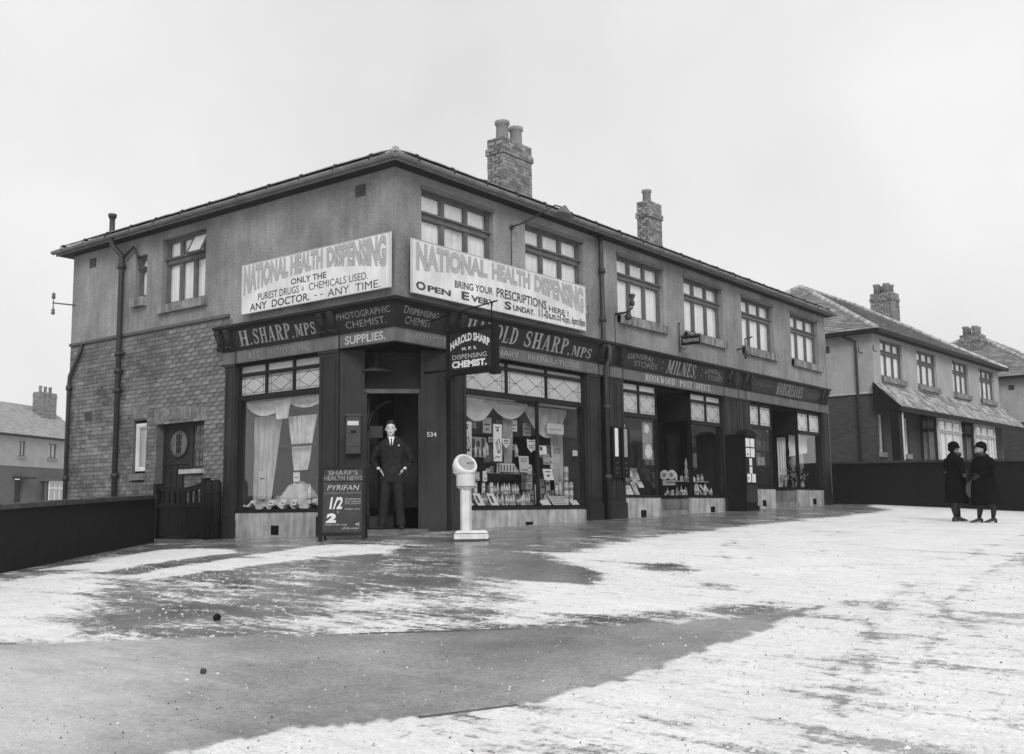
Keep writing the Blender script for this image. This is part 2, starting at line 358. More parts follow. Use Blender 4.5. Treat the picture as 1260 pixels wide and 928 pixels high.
L1 = [(-11.5, 1.2), (-8.02, -3.17), (-7.74, -3.58), (-6.98, -4.55), (-6.15, -5.53), (-5.38, -6.47), (-4.58, -7.33), (-3.99, -7.72), (-3.32, -7.98)]
L2 = [(-3.32, -7.98), (-4.17, -8.02), (-5.41, -8.0), (-6.56, -7.95), (-7.2, -7.84), (-7.69, -7.55), (-8.17, -7.15), (-9.2, -6.9), (-12.5, -6.6)]
snow_glare_polys = [   # (outline on the ground, cover, softness in metres)
    ([(-60, 40), (-11.5, 1.2)] + L1[1:] + [(2, -9.2), (40, -9), (60, 40)], .29, .15),
    ([(-2.05, -3.94), (-0.28, -3.9), (1.47, -3.59), (4.4, -3.42), (6.67, -3.28), (12.21, -3.17), (19, -.3), (30, -8), (12.63, -7.79), (-3.05, -8.9), (-3.39, -8.01), (-3.45, -7.47), (-4.09, -6.98), (-5.4, -6.16), (-4.77, -5.3), (-3.73, -4.4), (-3.33, -4.91)], .95, .35),
    ([(-5.07, -3.77), (-4.48, -4.13), (-3.59, -4.29), (-4.13, -5.52), (-5.53, -6.27), (-6.18, -5.47), (-6.35, -4.64)], .52, .3),
    ([(-0.96, -2.03), (-0.85, -2.77), (-2.39, -5.31), (-3.19, -5.68), (-3.45, -4.17)], .22, .14),
    ([(-0.1, 3.), (0., -1.28), (0.86, -.5), (2.21, -.2), (18.4, .4), (18.4, -1.0), (14.66, -1.74), (9.98, -2.0), (4.85, -2.5), (2.62, -2.62), (0.56, -2.62), (-0.77, -2.7)], .02, .3),
    ([(-1.61, -5.18), (-1.28, -5.51), (-1.6, -5.99), (-1.94, -6.06), (-2.01, -5.62)], .25, .2),
    ([(-2.37, -6.29), (-2.59, -6.84), (-2.88, -7.06), (-2.82, -6.62)], .3, .2),
    ([(18.5, .3), (12.5, -.4), (11.2, -2.7), (14.3, -2.9)], .2, .35),
    ([(-4.98, 0.24), (-3.48, -0.81), (-3.59, -2.11), (-5.07, -3.77), (-6.51, -4.65), (-7.39, -3.98)], .33, .5),
    ([(-3.57, -2.15), (-2.25, -1.52), (-1.9, -1.88), (-0.96, -2.03), (-3.68, -4.49), (-4.48, -3.91), (-4.69, -3.4)], .24, .2),
    ([(-4.97, -0.57), (-2.93, -0.13), (-1.42, -0.01), (-1.28, -1.29), (-1.94, -1.78), (-2.74, -1.29), (-3.77, -1.18), (-5.03, -1.13)], .85, .14),
    ([(-4.69, 1.67), (-3.84, 1.97), (-2.12, 2.83), (-2.03, 1.38), (-2.61, 0.46), (-3.71, 0.5), (-4.78, 0.07)], .95, .15),
    ([(-6.57, 4.29), (-5.69, 0.55), (-4.92, 0.35), (-5.18, -0.6), (-6.01, -1.44), (-7.41, -4.01), (-8.05, -3.24), (-13, 4), (-12, 8)], .97, .45),
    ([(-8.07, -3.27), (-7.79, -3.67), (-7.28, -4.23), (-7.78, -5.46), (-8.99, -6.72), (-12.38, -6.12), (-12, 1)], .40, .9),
    ([(-12.2, 1.0)] + L1[1:] + L2[1:], .30, .0),
    ([(-14, -6.5)] + L2[::-1] + [(2, -9.2), (40, -9), (60, -60), (-60, -60), (-40, -7)], .80, .03),
]
asphalt = [(-12.2, 1.0)] + L1[1:] + L2[1:]
tracks = [[(9, -4.2), (4, -4.4), (.5, -5.1), (-1.6, -6.4), (-2.6, -7.9), (-4.6, -8.9), (-7, -9.4)], [(10, -4.9), (4.5, -5.2), (1.3, -6.), (-.7, -7.2), (-2., -8.3), (-4.4, -9.6)], [(1.68, -4.75), (-0.74, -6.23), (-2.23, -6.95), (-3.2, -7.28)], [(6, -7.6), (-2.63, -8.36), (-4.16, -8.7), (-5.66, -8.96)], [(6, -8.1), (-2.65, -8.79), (-4.39, -9.19), (-5.61, -9.45)]]
def seg_dist(X, Y, pts, closed=True):
    d = np.full(X.shape, 1e9); k = len(pts)
    for i in range(k if closed else k - 1):
        ax, ay = pts[i]; bx, by = pts[(i + 1) % k]; dx, dy = bx - ax, by - ay
        t = np.clip(((X - ax) * dx + (Y - ay) * dy) / (dx * dx + dy * dy + 1e-9), 0, 1)
        d = np.minimum(d, np.hypot(X - ax - t * dx, Y - ay - t * dy))
    return d
def inside(X, Y, pts):
    r = np.zeros(X.shape, bool); k = len(pts)
    for i in range(k):
        ax, ay = pts[i]; bx, by = pts[(i + 1) % k]
        if ay == by: continue
        r ^= ((ay > Y) != (by > Y)) & (X < (bx - ax) * (Y - ay) / (by - ay) + ax)
    return r
def axis(lo, hi, flo, fhi, st):
    a = list(np.arange(flo, fhi + 1e-6, st)); p = flo; d = st
    left = []
    while p > lo: d *= 1.35; p = max(p - d, lo); left.append(p)
    p = a[-1]; d = st; right = []
    while p < hi: d *= 1.35; p = min(p + d, hi); right.append(p)
    return np.array(left[::-1] + a + right)
gx = axis(-190, 190, -12.6, 6, .07); gx = np.array(sorted(set([v for v in gx if v <= 6]) | set(np.arange(6.1, 20, .16)) | set([v for v in axis(-190, 190, 19, 20, .3) if v > 20])))
gy = axis(-190, 190, -11.5, 3.2, .07)
X, Y = np.meshgrid(gx, gy); Z = gz(X, Y)
# the building and its neighbours stand on it; small natural unevenness
Z = Z + .006 * np.sin(X * 1.3 + 1) * np.sin(Y * 1.7) * (np.abs(X) < 60)
def wob(a_, b_, s_): return sum(np.sin(a_ * f + b_ * g + h) * m for f, g, h, m in ((9.1, 4.3, .3, .4), (-5.2, 11.7, 1.1, .35), (17.3, 13.1, 2.2, .2), (23., -19., .7, .2))) * s_
X0, Y0 = X, Y; X = X + wob(X0, Y0, .055); Y = Y + wob(Y0, X0 + 3, .055)
cov = np.full(X.shape, .8)
for pts, c, sft in snow_glare_polys:
    ins = inside(X, Y, pts)
    if sft > .01: a = np.clip(.5 + np.where(ins, 1, -1) * seg_dist(X, Y, pts) / (2 * sft), 0, 1); a = a * a * (3 - 2 * a)
    else: a = ins.astype(float)
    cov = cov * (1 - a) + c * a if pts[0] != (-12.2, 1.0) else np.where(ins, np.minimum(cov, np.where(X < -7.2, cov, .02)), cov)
fa = snow_glare_polys[13]; ins = inside(X, Y, fa[0]); a = np.clip(.5 + np.where(ins, 1, -1) * seg_dist(X, Y, fa[0]) / 1.6, 0, 1)  # sky glare on the left asphalt, painted in as extra pale cover
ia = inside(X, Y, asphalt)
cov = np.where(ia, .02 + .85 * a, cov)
for tr in tracks:
    d = seg_dist(X, Y, tr, False); cov = cov - .26 * np.exp(-(d / .035) ** 2)
asp = np.clip(.5 + np.where(ia, 1, -1) * seg_dist(X, Y, asphalt) / .06, 0, 1)
X, Y = X0, Y0
ny, nx = X.shape
me = bpy.data.meshes.new('ground'); V = np.stack([X, Y, Z], -1).reshape(-1, 3)
idx = np.arange(nx * ny).reshape(ny, nx); Fq = np.stack([idx[:-1, :-1], idx[:-1, 1:], idx[1:, 1:], idx[1:, :-1]], -1).reshape(-1, 4)
me.vertices.add(len(V)); me.vertices.foreach_set('co', V.ravel()); me.loops.add(Fq.size); me.loops.foreach_set('vertex_index', Fq.ravel().astype(np.int32))
me.polygons.add(len(Fq)); me.polygons.foreach_set('loop_start', np.arange(0, Fq.size, 4, dtype=np.int32)); me.update(); me.validate()
me.polygons.foreach_set('use_smooth', [True] * len(Fq))
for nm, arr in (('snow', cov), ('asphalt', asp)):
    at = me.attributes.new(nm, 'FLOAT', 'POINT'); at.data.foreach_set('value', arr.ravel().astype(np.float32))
gm = bpy.data.materials.new('snowy_ground'); gm.use_nodes = True; t = gm.node_tree; nd = t.nodes; lk = t.links.new; b = nd['Principled BSDF']
def nn(ty, **k):
    n = nd.new(ty)
    for a_, b_ in k.items(): setattr(n, a_, b_)
    return n
def mth(op, a_, b_=None, cl=False):
    q = nn('ShaderNodeMath', operation=op, use_clamp=cl)
    for i, s in enumerate((a_, b_)):
        if s is None: continue
        if isinstance(s, (int, float)): q.inputs[i].default_value = s
        else: lk(s, q.inputs[i])
    return q.outputs[0]
tc = nn('ShaderNodeTexCoord').outputs['Object']
def noise(sc, det=5, ro=.6, vec=None):
    n = nn('ShaderNodeTexNoise'); n.inputs['Scale'].default_value = sc; n.inputs['Detail'].default_value = det; n.inputs['Roughness'].default_value = ro; lk(vec or tc, n.inputs['Vector']); return n.outputs['Fac']
def mrng(s, a_, c_, lo, hi, smooth=False):
    r_ = nn('ShaderNodeMapRange'); 
    if smooth: r_.interpolation_type = 'SMOOTHSTEP'
    for k_, v_ in (('From Min', a_), ('From Max', c_), ('To Min', lo), ('To Max', hi)): r_.inputs[k_].default_value = v_
    lk(s, r_.inputs['Value']); return r_.outputs[0]
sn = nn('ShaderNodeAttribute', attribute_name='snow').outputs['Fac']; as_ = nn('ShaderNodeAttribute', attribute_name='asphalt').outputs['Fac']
# patches: brushed along a direction, with ragged fine edges
mp = nn('ShaderNodeMapping'); mp.inputs['Rotation'].default_value = (0, 0, R(60)); mp.inputs['Scale'].default_value = (1.3, .38, 1); lk(tc, mp.inputs['Vector'])
n1 = noise(1.6, 9, .70, mp.outputs[0]); n2 = noise(16, 5, .7); n3 = noise(90, 3, .7)
n4 = noise(5., 7, .72, mp.outputs[0])
mix = mth('ADD', mth('MULTIPLY', n1, .38), mth('ADD', mth('MULTIPLY', n4, .28), mth('ADD', mth('MULTIPLY', n2, .22), mth('MULTIPLY', n3, .12))))
nrm = mrng(mix, .41, .59, 0, 1)
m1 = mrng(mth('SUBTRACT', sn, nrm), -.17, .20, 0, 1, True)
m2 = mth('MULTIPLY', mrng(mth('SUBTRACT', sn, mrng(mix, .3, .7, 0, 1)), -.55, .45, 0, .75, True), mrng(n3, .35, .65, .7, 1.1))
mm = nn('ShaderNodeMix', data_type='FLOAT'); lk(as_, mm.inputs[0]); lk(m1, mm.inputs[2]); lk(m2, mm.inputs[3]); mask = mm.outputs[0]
bare = mth('ADD', mth('MULTIPLY', as_, .05), .175)
speck = mrng(noise(120, 3, .85), .3, .75, .55, 1.6); blot = mth('MULTIPLY', mrng(noise(.8, 7, .65), .3, .7, .55, 1.45), mrng(noise(30, 4, .7), .3, .7, .72, 1.28))
barec = mth('MULTIPLY', mth('MULTIPLY', bare, speck), blot)
snowc = mth('MULTIPLY', mth('MULTIPLY', mrng(noise(45, 4, .75), .28, .62, .62, .93), mrng(noise(9, 6, .7, mp.outputs[0]), .3, .55, .82, 1.0)), mrng(noise(1.2, 6), .3, .7, .88, 1.03))
cmix = nn('ShaderNodeMix', data_type='FLOAT'); lk(mask, cmix.inputs[0]); lk(barec, cmix.inputs[2]); lk(snowc, cmix.inputs[3])
lk(cmix.outputs[0], b.inputs['Base Color'])
wet = mth('MULTIPLY', mth('SUBTRACT', 1, as_), mrng(noise(1.3, 5), .35, .6, .12, .32))
rbare = mth('ADD', wet, mth('MULTIPLY', as_, .62))
rmix = nn('ShaderNodeMix', data_type='FLOAT'); lk(mask, rmix.inputs[0]); lk(rbare, rmix.inputs[2]); rmix.inputs[3].default_value = .75; lk(rmix.outputs[0], b.inputs['Roughness'])
hgt = mth('ADD', mth('MULTIPLY', mask, 1.0), mth('ADD', mth('MULTIPLY', n3, .5), mth('MULTIPLY', mth('MULTIPLY', mask, n2), 1.2)))
bp = nn('ShaderNodeBump'); bp.inputs['Distance'].default_value = .012; bp.inputs['Strength'].default_value = .55; lk(hgt, bp.inputs['Height'])
bst = mth('ADD', .06, mth('MULTIPLY', mth('MAXIMUM', mask, as_), .5)); lk(bst, bp.inputs['Strength']); lk(bp.outputs[0], b.inputs['Normal'])
b.inputs['Specular IOR Level'].default_value = .5
me.materials.append(gm)
ground = bpy.data.objects.new('ground', me); col.objects.link(ground); tag(ground, kind='structure')

# snow crumbs, ice lumps and grit lying on it (real little lumps, nobody could count them)
rg = np.random.default_rng(5)
def scatter(name, n, keep, smin, smax, m, flat):
    mb = MB(); k = 0
    while k < n:
        d = rg.uniform(2.5, 17) if rg.random() < .8 else rg.uniform(2.5, 9); th = _y + rg.uniform(-.52, .52); x = CAM.x + d * math.cos(th); y = CAM.y + d * math.sin(th); k += 1
        i_ = min(np.searchsorted(gx, x), nx - 1); j_ = min(np.searchsorted(gy, y), ny - 1)
        if not keep(cov[j_, i_], asp[j_, i_]) or y > 5 or (x > -.4 and y > -.6): continue
        s_ = rg.uniform(smin, smax) * (1 if rg.random() < .85 else 1.8); z = float(Z[j_, i_]); a_ = rg.uniform(0, 6.28); q = len(mb.v); e = rg.uniform(.5, 1.6)
        for t_ in range(5):
            r_ = s_ * rg.uniform(.6, 1.1); mb.v.append(Vector((x + r_ * e * math.cos(a_ + t_ * 1.257), y + r_ * math.sin(a_ + t_ * 1.257), z - .003)))
        mb.v.append(Vector((x + s_ * .2, y, z + s_ * flat * rg.uniform(.6, 1.2)))); mb.v.append(Vector((x - s_ * .3, y + s_ * .2, z + s_ * flat * .8)))
        for t_ in range(5): mb.f.append((q + t_, q + (t_ + 1) % 5, q + (5 if t_ < 3 else 6))); mb.sm.append(True)
        mb.f.append((q + 3, q + 5, q + 6)); mb.sm.append(True); mb.f.append((q, q + 6, q + 5)); mb.sm.append(True)
    tag(mb.build(name, m), kind='stuff')
M['snow'] = mat('crusted_snow', .78, .7, .12, 20., .2, 60., .3); M['grit'] = mat('dark_grit', .10, .8, .5, 30.)
scatter('snow_crumbs', 5500, lambda c, a_: c > .30 and a_ < .5, .004, .015, 'snow', .35)
scatter('grit', 1800, lambda c, a_: True, .002, .0055, 'grit', .6)
scatter('frost_crumbs', 1500, lambda c, a_: a_ > .5, .003, .008, 'snow', .4)

# edging stones of the footway (each a stone)
def edging(line, name, w=.11, proud=.018, seg=.9, skip=()):
    pts = [Vector((x, y, 0)) for x, y in line]; root = empty(name, (pts[0].x, pts[0].y, G(pts[0].x, pts[0].y)), kind='structure')
    acc = []; 
    for a_, b_ in zip(pts, pts[1:]):
        L_ = (b_ - a_).length; n = max(1, round(L_ / seg))
        for i in range(n): acc.append((a_.lerp(b_, i / n), a_.lerp(b_, (i + 1) / n)))
    for i, (p, q) in enumerate(acc):
        if i in skip: continue
        d = (q - p); Ld = d.length; d.normalize(); nrm_ = Vector((-d.y, d.x, 0)); p = p + d * .008; q = q - d * .008
        mb = MB(); k = proud + random.uniform(-.003, .003)
        c = [p - nrm_ * w / 2, q - nrm_ * w / 2, q + nrm_ * w / 2, p + nrm_ * w / 2]
        lo = [Vector((v.x, v.y, G(v.x, v.y) - .1)) for v in c]; hi = [Vector((v.x, v.y, G(v.x, v.y) + k)) for v in c]
        n0 = len(mb.v); mb.v += lo + hi
        for f in ((0, 3, 2, 1), (4, 5, 6, 7), (0, 1, 5, 4), (1, 2, 6, 5), (2, 3, 7, 6), (3, 0, 4, 7)): mb.f.append(f); mb.sm.append(False)
        mb.build('edging_stone', 'edge', root)
M['edge'] = mat('edging_stone', .10, .8, .45, 7., .4, 50., .3)
edging([p for p in L1[1:-1]], 'footway_edging', .035, .003, skip=(1, 5, 6))
edging(L2[3:8], 'road_edging', .035, .004, skip=(0, 2, 3))

# ------------------------------------------------------------------ building pieces
def panel(mb, fr, u0, u1, z0, z1, holes, v, rev=.12):
    us = sorted({u0, u1} | {h[0] for h in holes} | {h[1] for h in holes}); zs = sorted({z0, z1} | {h[2] for h in holes} | {h[3] for h in holes})
    for a_, b_ in zip(us, us[1:]):
        for c_, d_ in zip(zs, zs[1:]):
            mu, mz = (a_ + b_) / 2, (c_ + d_) / 2
            if any(h[0] < mu < h[1] and h[2] < mz < h[3] for h in holes): continue
            mb.poly([fr(a_, v, c_), fr(b_, v, c_), fr(b_, v, d_), fr(a_, v, d_)])
    for h in holes:
        a_, b_, c_, d_ = h[:4]
        mb.poly([fr(a_, v, c_), fr(a_, v, d_), fr(a_, v - rev, d_), fr(a_, v - rev, c_)]); mb.poly([fr(b_, v, c_), fr(b_, v - rev, c_), fr(b_, v - rev, d_), fr(b_, v, d_)])
        mb.poly([fr(a_, v, d_), fr(b_, v, d_), fr(b_, v - rev, d_), fr(a_, v - rev, d_)]); mb.poly([fr(a_, v, c_), fr(a_, v - rev, c_), fr(b_, v - rev, c_), fr(b_, v, c_)])
    return mb
def brick_box_mesh(l=.215, h=.072, d=.05):
    mb = MB(); mb.box(WORLD, -l / 2, l / 2, -d / 2, d / 2, -h / 2, h / 2); m = mb.mesh('brick'); m.materials.append(M['brick']); return m
def brick_rects(u0, u1, z0, z1, holes, bw_=.235, bh=.083):
    out = []; z = z0; row = 0
    while z + bh <= z1 + .02:
        u = u0 - (bw_ / 2 if row % 2 else 0)
        while u < u1:
            a_, b_ = max(u, u0), min(u + bw_, u1); segs = [(a_, b_)]
            for h in holes:
                if h[2] < z + bh * .6 and h[3] > z + bh * .4:
                    ns = []
                    for s_, e_ in segs:
                        if h[1] <= s_ or h[0] >= e_: ns.append((s_, e_)); continue
                        if h[0] > s_: ns.append((s_, h[0]))
                        if h[1] < e_: ns.append((h[1], e_))
                    segs = ns
            for s_, e_ in segs:
                if e_ - s_ > .035: j1, j2 = random.uniform(.003, .007), random.uniform(.004, .008); out.append((s_ + j1, e_ - j2, z + j2, z + bh - j1))
            u += bw_
        z += bh; row += 1
    return out
def window(fr, u0, u1, z0, z1, v, parent, cols=3, tz=.33, cur='curtain', name='window', thick=.06, sill=None, frame='wood_frame', pane='glass', split=True, bars=None, blind=True, tb=.13):
    """v: plane of the frame front; returns the window part with pane/curtain/sill sub-parts"""
    fmb = MB(); d = .07
    fmb.box(fr, u0, u1, v - d, v, z1 - thick, z1); fmb.box(fr, u0, u1, v - d, v, z0, z0 + thick)
    fmb.box(fr, u0, u0 + thick, v - d, v - .001, z0 + thick, z1 - thick); fmb.box(fr, u1 - thick, u1, v - d, v - .001, z0 + thick, z1 - thick)
    W = (u1 - u0); zt = z1 - (z1 - z0) * tz
    rows = [(z0 + thick, zt - tb / 2), (zt + tb / 2, z1 - thick)] if tz else [(z0 + thick, z1 - thick)]
    if tz:
        fmb.box(fr, u0 + thick, u1 - thick, v - d, v + .012, zt - tb / 2, zt + tb / 2); fmb.box(fr, u0 + .01, u1 - .01, v + .012, v + .05, zt + tb * .2, zt + tb * .42)
    wc = (W - 2 * thick); m_ = .07; cw = (wc - (cols - 1) * m_) / cols
    for i in range(1, cols):
        a_ = u0 + thick + i * cw + (i - 1) * m_
        for r0, r1 in rows: fmb.box(fr, a_, a_ + m_, v - d, v - .003, r0, r1)
    cells = []
    for i in range(cols):
        a_ = u0 + thick + i * (cw + m_)
        for r0, r1 in rows:
            cells.append((a_, a_ + cw, r0, r1)); k = .022
            fmb.box(fr, a_, a_ + k, v - .045, v - .012, r0, r1); fmb.box(fr, a_ + cw - k, a_ + cw, v - .045, v - .012, r0, r1); fmb.box(fr, a_ + k, a_ + cw - k, v - .045, v - .013, r0, r0 + k); fmb.box(fr, a_ + k, a_ + cw - k, v - .045, v - .013, r1 - k, r1)
            if bars:
                for j in range(1, bars[0]): x_ = a_ + cw * j / bars[0]; fmb.box(fr, x_ - .006, x_ + .006, v - .034, v - .022, r0 + k, r1 - k)
                for j in range(1, bars[1]): y_ = r0 + (r1 - r0) * j / bars[1]; fmb.box(fr, a_ + k, a_ + cw - k, v - .033, v - .023, y_ - .006, y_ + .006)
    wp = fmb.build(name, frame, parent)
    for a_, b_, c_, d_ in cells:
        p = MB(); p.box(fr, a_ + .02, b_ - .02, v - .032, v - .028, c_ + .02, d_ - .02); p.build('pane', pane, wp)
    if blind:
        c = MB(); nseg = int(W / .035); zz = (z0 + .03, z1 - .03)
        for i in range(nseg):
            a_ = u0 + .03 + (W - .06) * i / nseg; b_ = u0 + .03 + (W - .06) * (i + 1) / nseg; o1 = .012 * math.sin(i * 1.3) + .006 * math.sin(i * .37); o2 = .012 * math.sin((i + 1) * 1.3) + .006 * math.sin((i + 1) * .37)
            c.poly([fr(a_, v - .075 + o1*.5, zz[0]), fr(b_, v - .075 + o2*.5, zz[0]), fr(b_, v - .075 + o2*.5, zz[1]), fr(a_, v - .075 + o1*.5, zz[1])], True)
        c.build('curtain', cur, wp)
        bk = MB(); bk.box(fr, u0 - .02, u1 + .02, v - .36, v - .34, z0 - .02, z1 + .02); bk.build('room_shade', 'interior2', wp)
    if sill:
        s_ = MB(); u = u0 - .02; zs0, zs1 = sill
        while u < u1 + .05:
            s_.box(fr, u, u + .067, v - .02, v + .19 + random.uniform(0, .006), zs0, zs1 + random.uniform(-.004, .002)); u += .075
        s_.box(fr, u0 - .02, u - .01, v - .02, v + .178, zs0 + .01, zs1 - .01)
        s_.build('sill', 'soot_brick', wp)
    return wp

# ================================================================== THE SHOP TERRACE
shop = empty('shop_terrace', (0, 0, 0), 'long two-storey corner terrace of three shops with roughcast upper walls, leftmost large building', 'building')
W_ = -.28                                       # wall plane, measured outward from the cornice edge
ups = [(.91, 2.83), (3.78, 5.72), (7.0, 8.95), (9.91, 11.86), (12.93, 14.87), (16.02, 17.98)]
hR = [(a_, b_, 4.42, 5.73) for a_, b_ in ups]
XE = 18.55
wall = panel(MB(), FR, .28, XE, 3.6, 6.0, hR, W_, .16); 
hL = [(-6.60, -5.22, 4.42, 5.76), (-7.50, -7.12, 4.68, 5.56)]
panel(wall, FL, -9.85, -.28, 3.99, 6.0, hL, W_, .16); panel(wall, FL, -4.45, -.28, 3.6, 3.99, [], W_)
wall.poly([(XE, .28, .2), (XE, 9.8, .2), (XE, 9.8, 6.), (XE, .28, 6.)]); wall.poly([(.28, 9.85, -.3), (XE, 9.85, -.3), (XE, 9.85, 6.), (.28, 9.85, 6.)])
wl = wall.build('roughcast_wall', 'roughcast', shop)
# ground floor side wall of separate bricks
bh_ = [(-6.64, -5.16, -.2, 2.12), (-7.42, -6.98, 1.0, 2.22)]
low = panel(MB(), FL, -9.85, -4.3, -.5, 3.985, bh_, W_ - .007, .26); bw_part = low.build('brick_wall', 'mortar', shop)
rects = brick_rects(-9.85, -4.36, -.15, 3.96, bh_)
rects.sort(key=lambda r_: -(r_[0]) - abs(r_[2] - 2.4) * -.9 if False else -(r_[0] - abs(r_[2] - 2.6) * .9))
bmesh_cache = {}
joined = MB()
for i, (a_, b_, c_, d_) in enumerate(rects):
    pr = random.uniform(.0, .007)
    if i < 298:
        key = round(b_ - a_, 2)
        if key not in bmesh_cache: bmesh_cache[key] = brick_box_mesh(key)
        o = bpy.data.objects.new('brick', bmesh_cache[key]); col.objects.link(o); o.parent = bw_part
        o.location = FL((a_ + b_) / 2, W_ - .0255 + pr, (c_ + d_) / 2); o.rotation_euler = (0, 0, R(-90))
    else: joined.box(FL, a_, b_, W_ - .05, W_ + pr, c_, d_)
# soldier arches over the door and the slit window, set proud
for a_, b_, z_ in ((-6.72, -5.08, 2.12), (-7.5, -6.9, 2.22)):
    n = int((b_ - a_) / .075)
    for i in range(n):
        u = a_ + (b_ - a_) * i / n; rise = .05 * (1 - ((i + .5) / n * 2 - 1) ** 2); joined.box(FL, u + .004, u + .07, W_ - .04, W_ + .004 + random.uniform(0, .004), z_ + rise * .6, z_ + .22 + rise)
tag(joined.build('brickwork', 'brick', bw_part), kind='stuff')
st = MB(); st.box(FL, -9.87, -4.45, W_, W_ + .03, 3.96, 4.015)
st.build('string_course', 'mortar', shop)
# upper windows
for i, (a_, b_) in enumerate(ups):
    wp = window(FR, a_, b_, 4.42, 5.73, W_ - .10, shop, sill=(4.235, 4.42))
    hd = MB(); hd.box(FR, a_ - .01, b_ + .02, W_ - .09, W_ + .025, 5.70, 5.77); hd.build('head', 'wood_frame', wp)
wp = window(FL, -6.60, -5.22, 4.42, 5.76, W_ - .10, shop, sill=(4.26, 4.42), split=True)
# the one top light that stands ajar
vt = MB(); c0 = FL(-5.66, W_ - .06, 5.68); c1 = FL(-5.24, W_ - .06, 5.68); dn = Vector((-.17, 0, -.36))
for p, q, t_ in ((c0, c1, .03), (c0 + dn, c1 + dn, .03)): vt.tube([p, q], t_ * .8, 4)
vt.tube([c0, c0 + dn], .022, 4); vt.tube([c1, c1 + dn], .022, 4); vt.build('open_light', 'wood_frame', wp)
g_ = MB(); g_.poly([c0, c1, c1 + dn, c0 + dn]); g_.build('pane', 'leadglass_hi', wp)
window(FL, -7.50, -7.12, 4.68, 5.56, W_ - .08, shop, cols=1, tz=.3, sill=(4.5, 4.68), tb=.06)
window(FL, -7.40, -7.0, 1.22, 2.16, W_ - .05, shop, cols=1, tz=.0, sill=None, frame='banner', cur='curtain2')
s_ = MB(); s_.box(FL, -7.44, -6.98, W_ - .1, W_ + .06, 1.04, 1.17); s_.build('sill', 'soot_brick', shop)
# air vents
for fr, u, z in ((FL, -9.1, 5.68), (FL, -1.07, 5.68), (FL, -9.06, 2.4)):
    vb = MB()
    for k in range(3): vb.box(fr, u - .11, u + .11, W_ - .02, W_ + .014 + .001 * k, z - .09 + .065 * k, z - .04 + .065 * k)
    vb.box(fr, u - .12, u + .12, W_ - .02, W_ + .006, z - .1, z + .1); vb.build('air_vent', 'iron', shop)
# eaves: soffit, fascia, gutter, roof
EV = 6.0
ef = MB(); ef.box(WORLD, .04, 18.62, .04, 10.1, 5.93, 5.975); ef.build('soffit', 'wood_mid', shop)
gt = MB()
def gutter(mb, a_, b_, z, r_=.062, nrm=(0, -1, 0), up=0):
    a_ = Vector(a_); b_ = Vector(b_); nv = Vector(nrm)
    n = 8; pr = []
    for k in range(n + 1):
        th = math.pi + math.pi * k / n; pr.append((math.cos(th) * r_, math.sin(th) * r_))
    for (p, q), (p2, q2) in zip(pr, pr[1:]):
        mb.poly([a_ + nv * p + Vector((0, 0, q)), b_ + nv * p + Vector((0, 0, q)), b_ + nv * p2 + Vector((0, 0, q2)), a_ + nv * p2 + Vector((0, 0, q2))], True)
gutter(gt, (-.02, -.03, 6.02), (18.7, -.03, 6.02), 6); gutter(gt, (-.03, -.02, 6.02), (-.03, 10.17, 6.02), 6, nrm=(-1, 0, 0))
gt.box(WORLD, .03, 18.66, .03, .05, 5.93, 6.05); gt.box(WORLD, .03, .05, .05, 10.15, 5.93, 6.05)
gt.build('gutter', M.setdefault('gutter', mat('weathered_gutter', .2, .6, .25, 5., .1, 40., .3)), shop)
k = 0
for i in range(21):
    b_ = MB(); x = .45 + i * .88; b_.tube([(x, -.10, 5.99), (x, -.09, 6.055), (x, .03, 6.09)], .014, 5); b_.ball((x, -.03, 6.085), (.07, .05, .03), 6, 4); b_.build('gutter_bracket', 'iron', shop)
for i in range(12):
    b_ = MB(); y = .5 + i * .84; b_.tube([(-.10, y, 5.99), (-.09, y, 6.055), (.03, y, 6.09)], .014, 5); b_.ball((-.03, y, 6.085), (.05, .07, .03), 6, 4); b_.build('gutter_bracket', 'iron', shop)
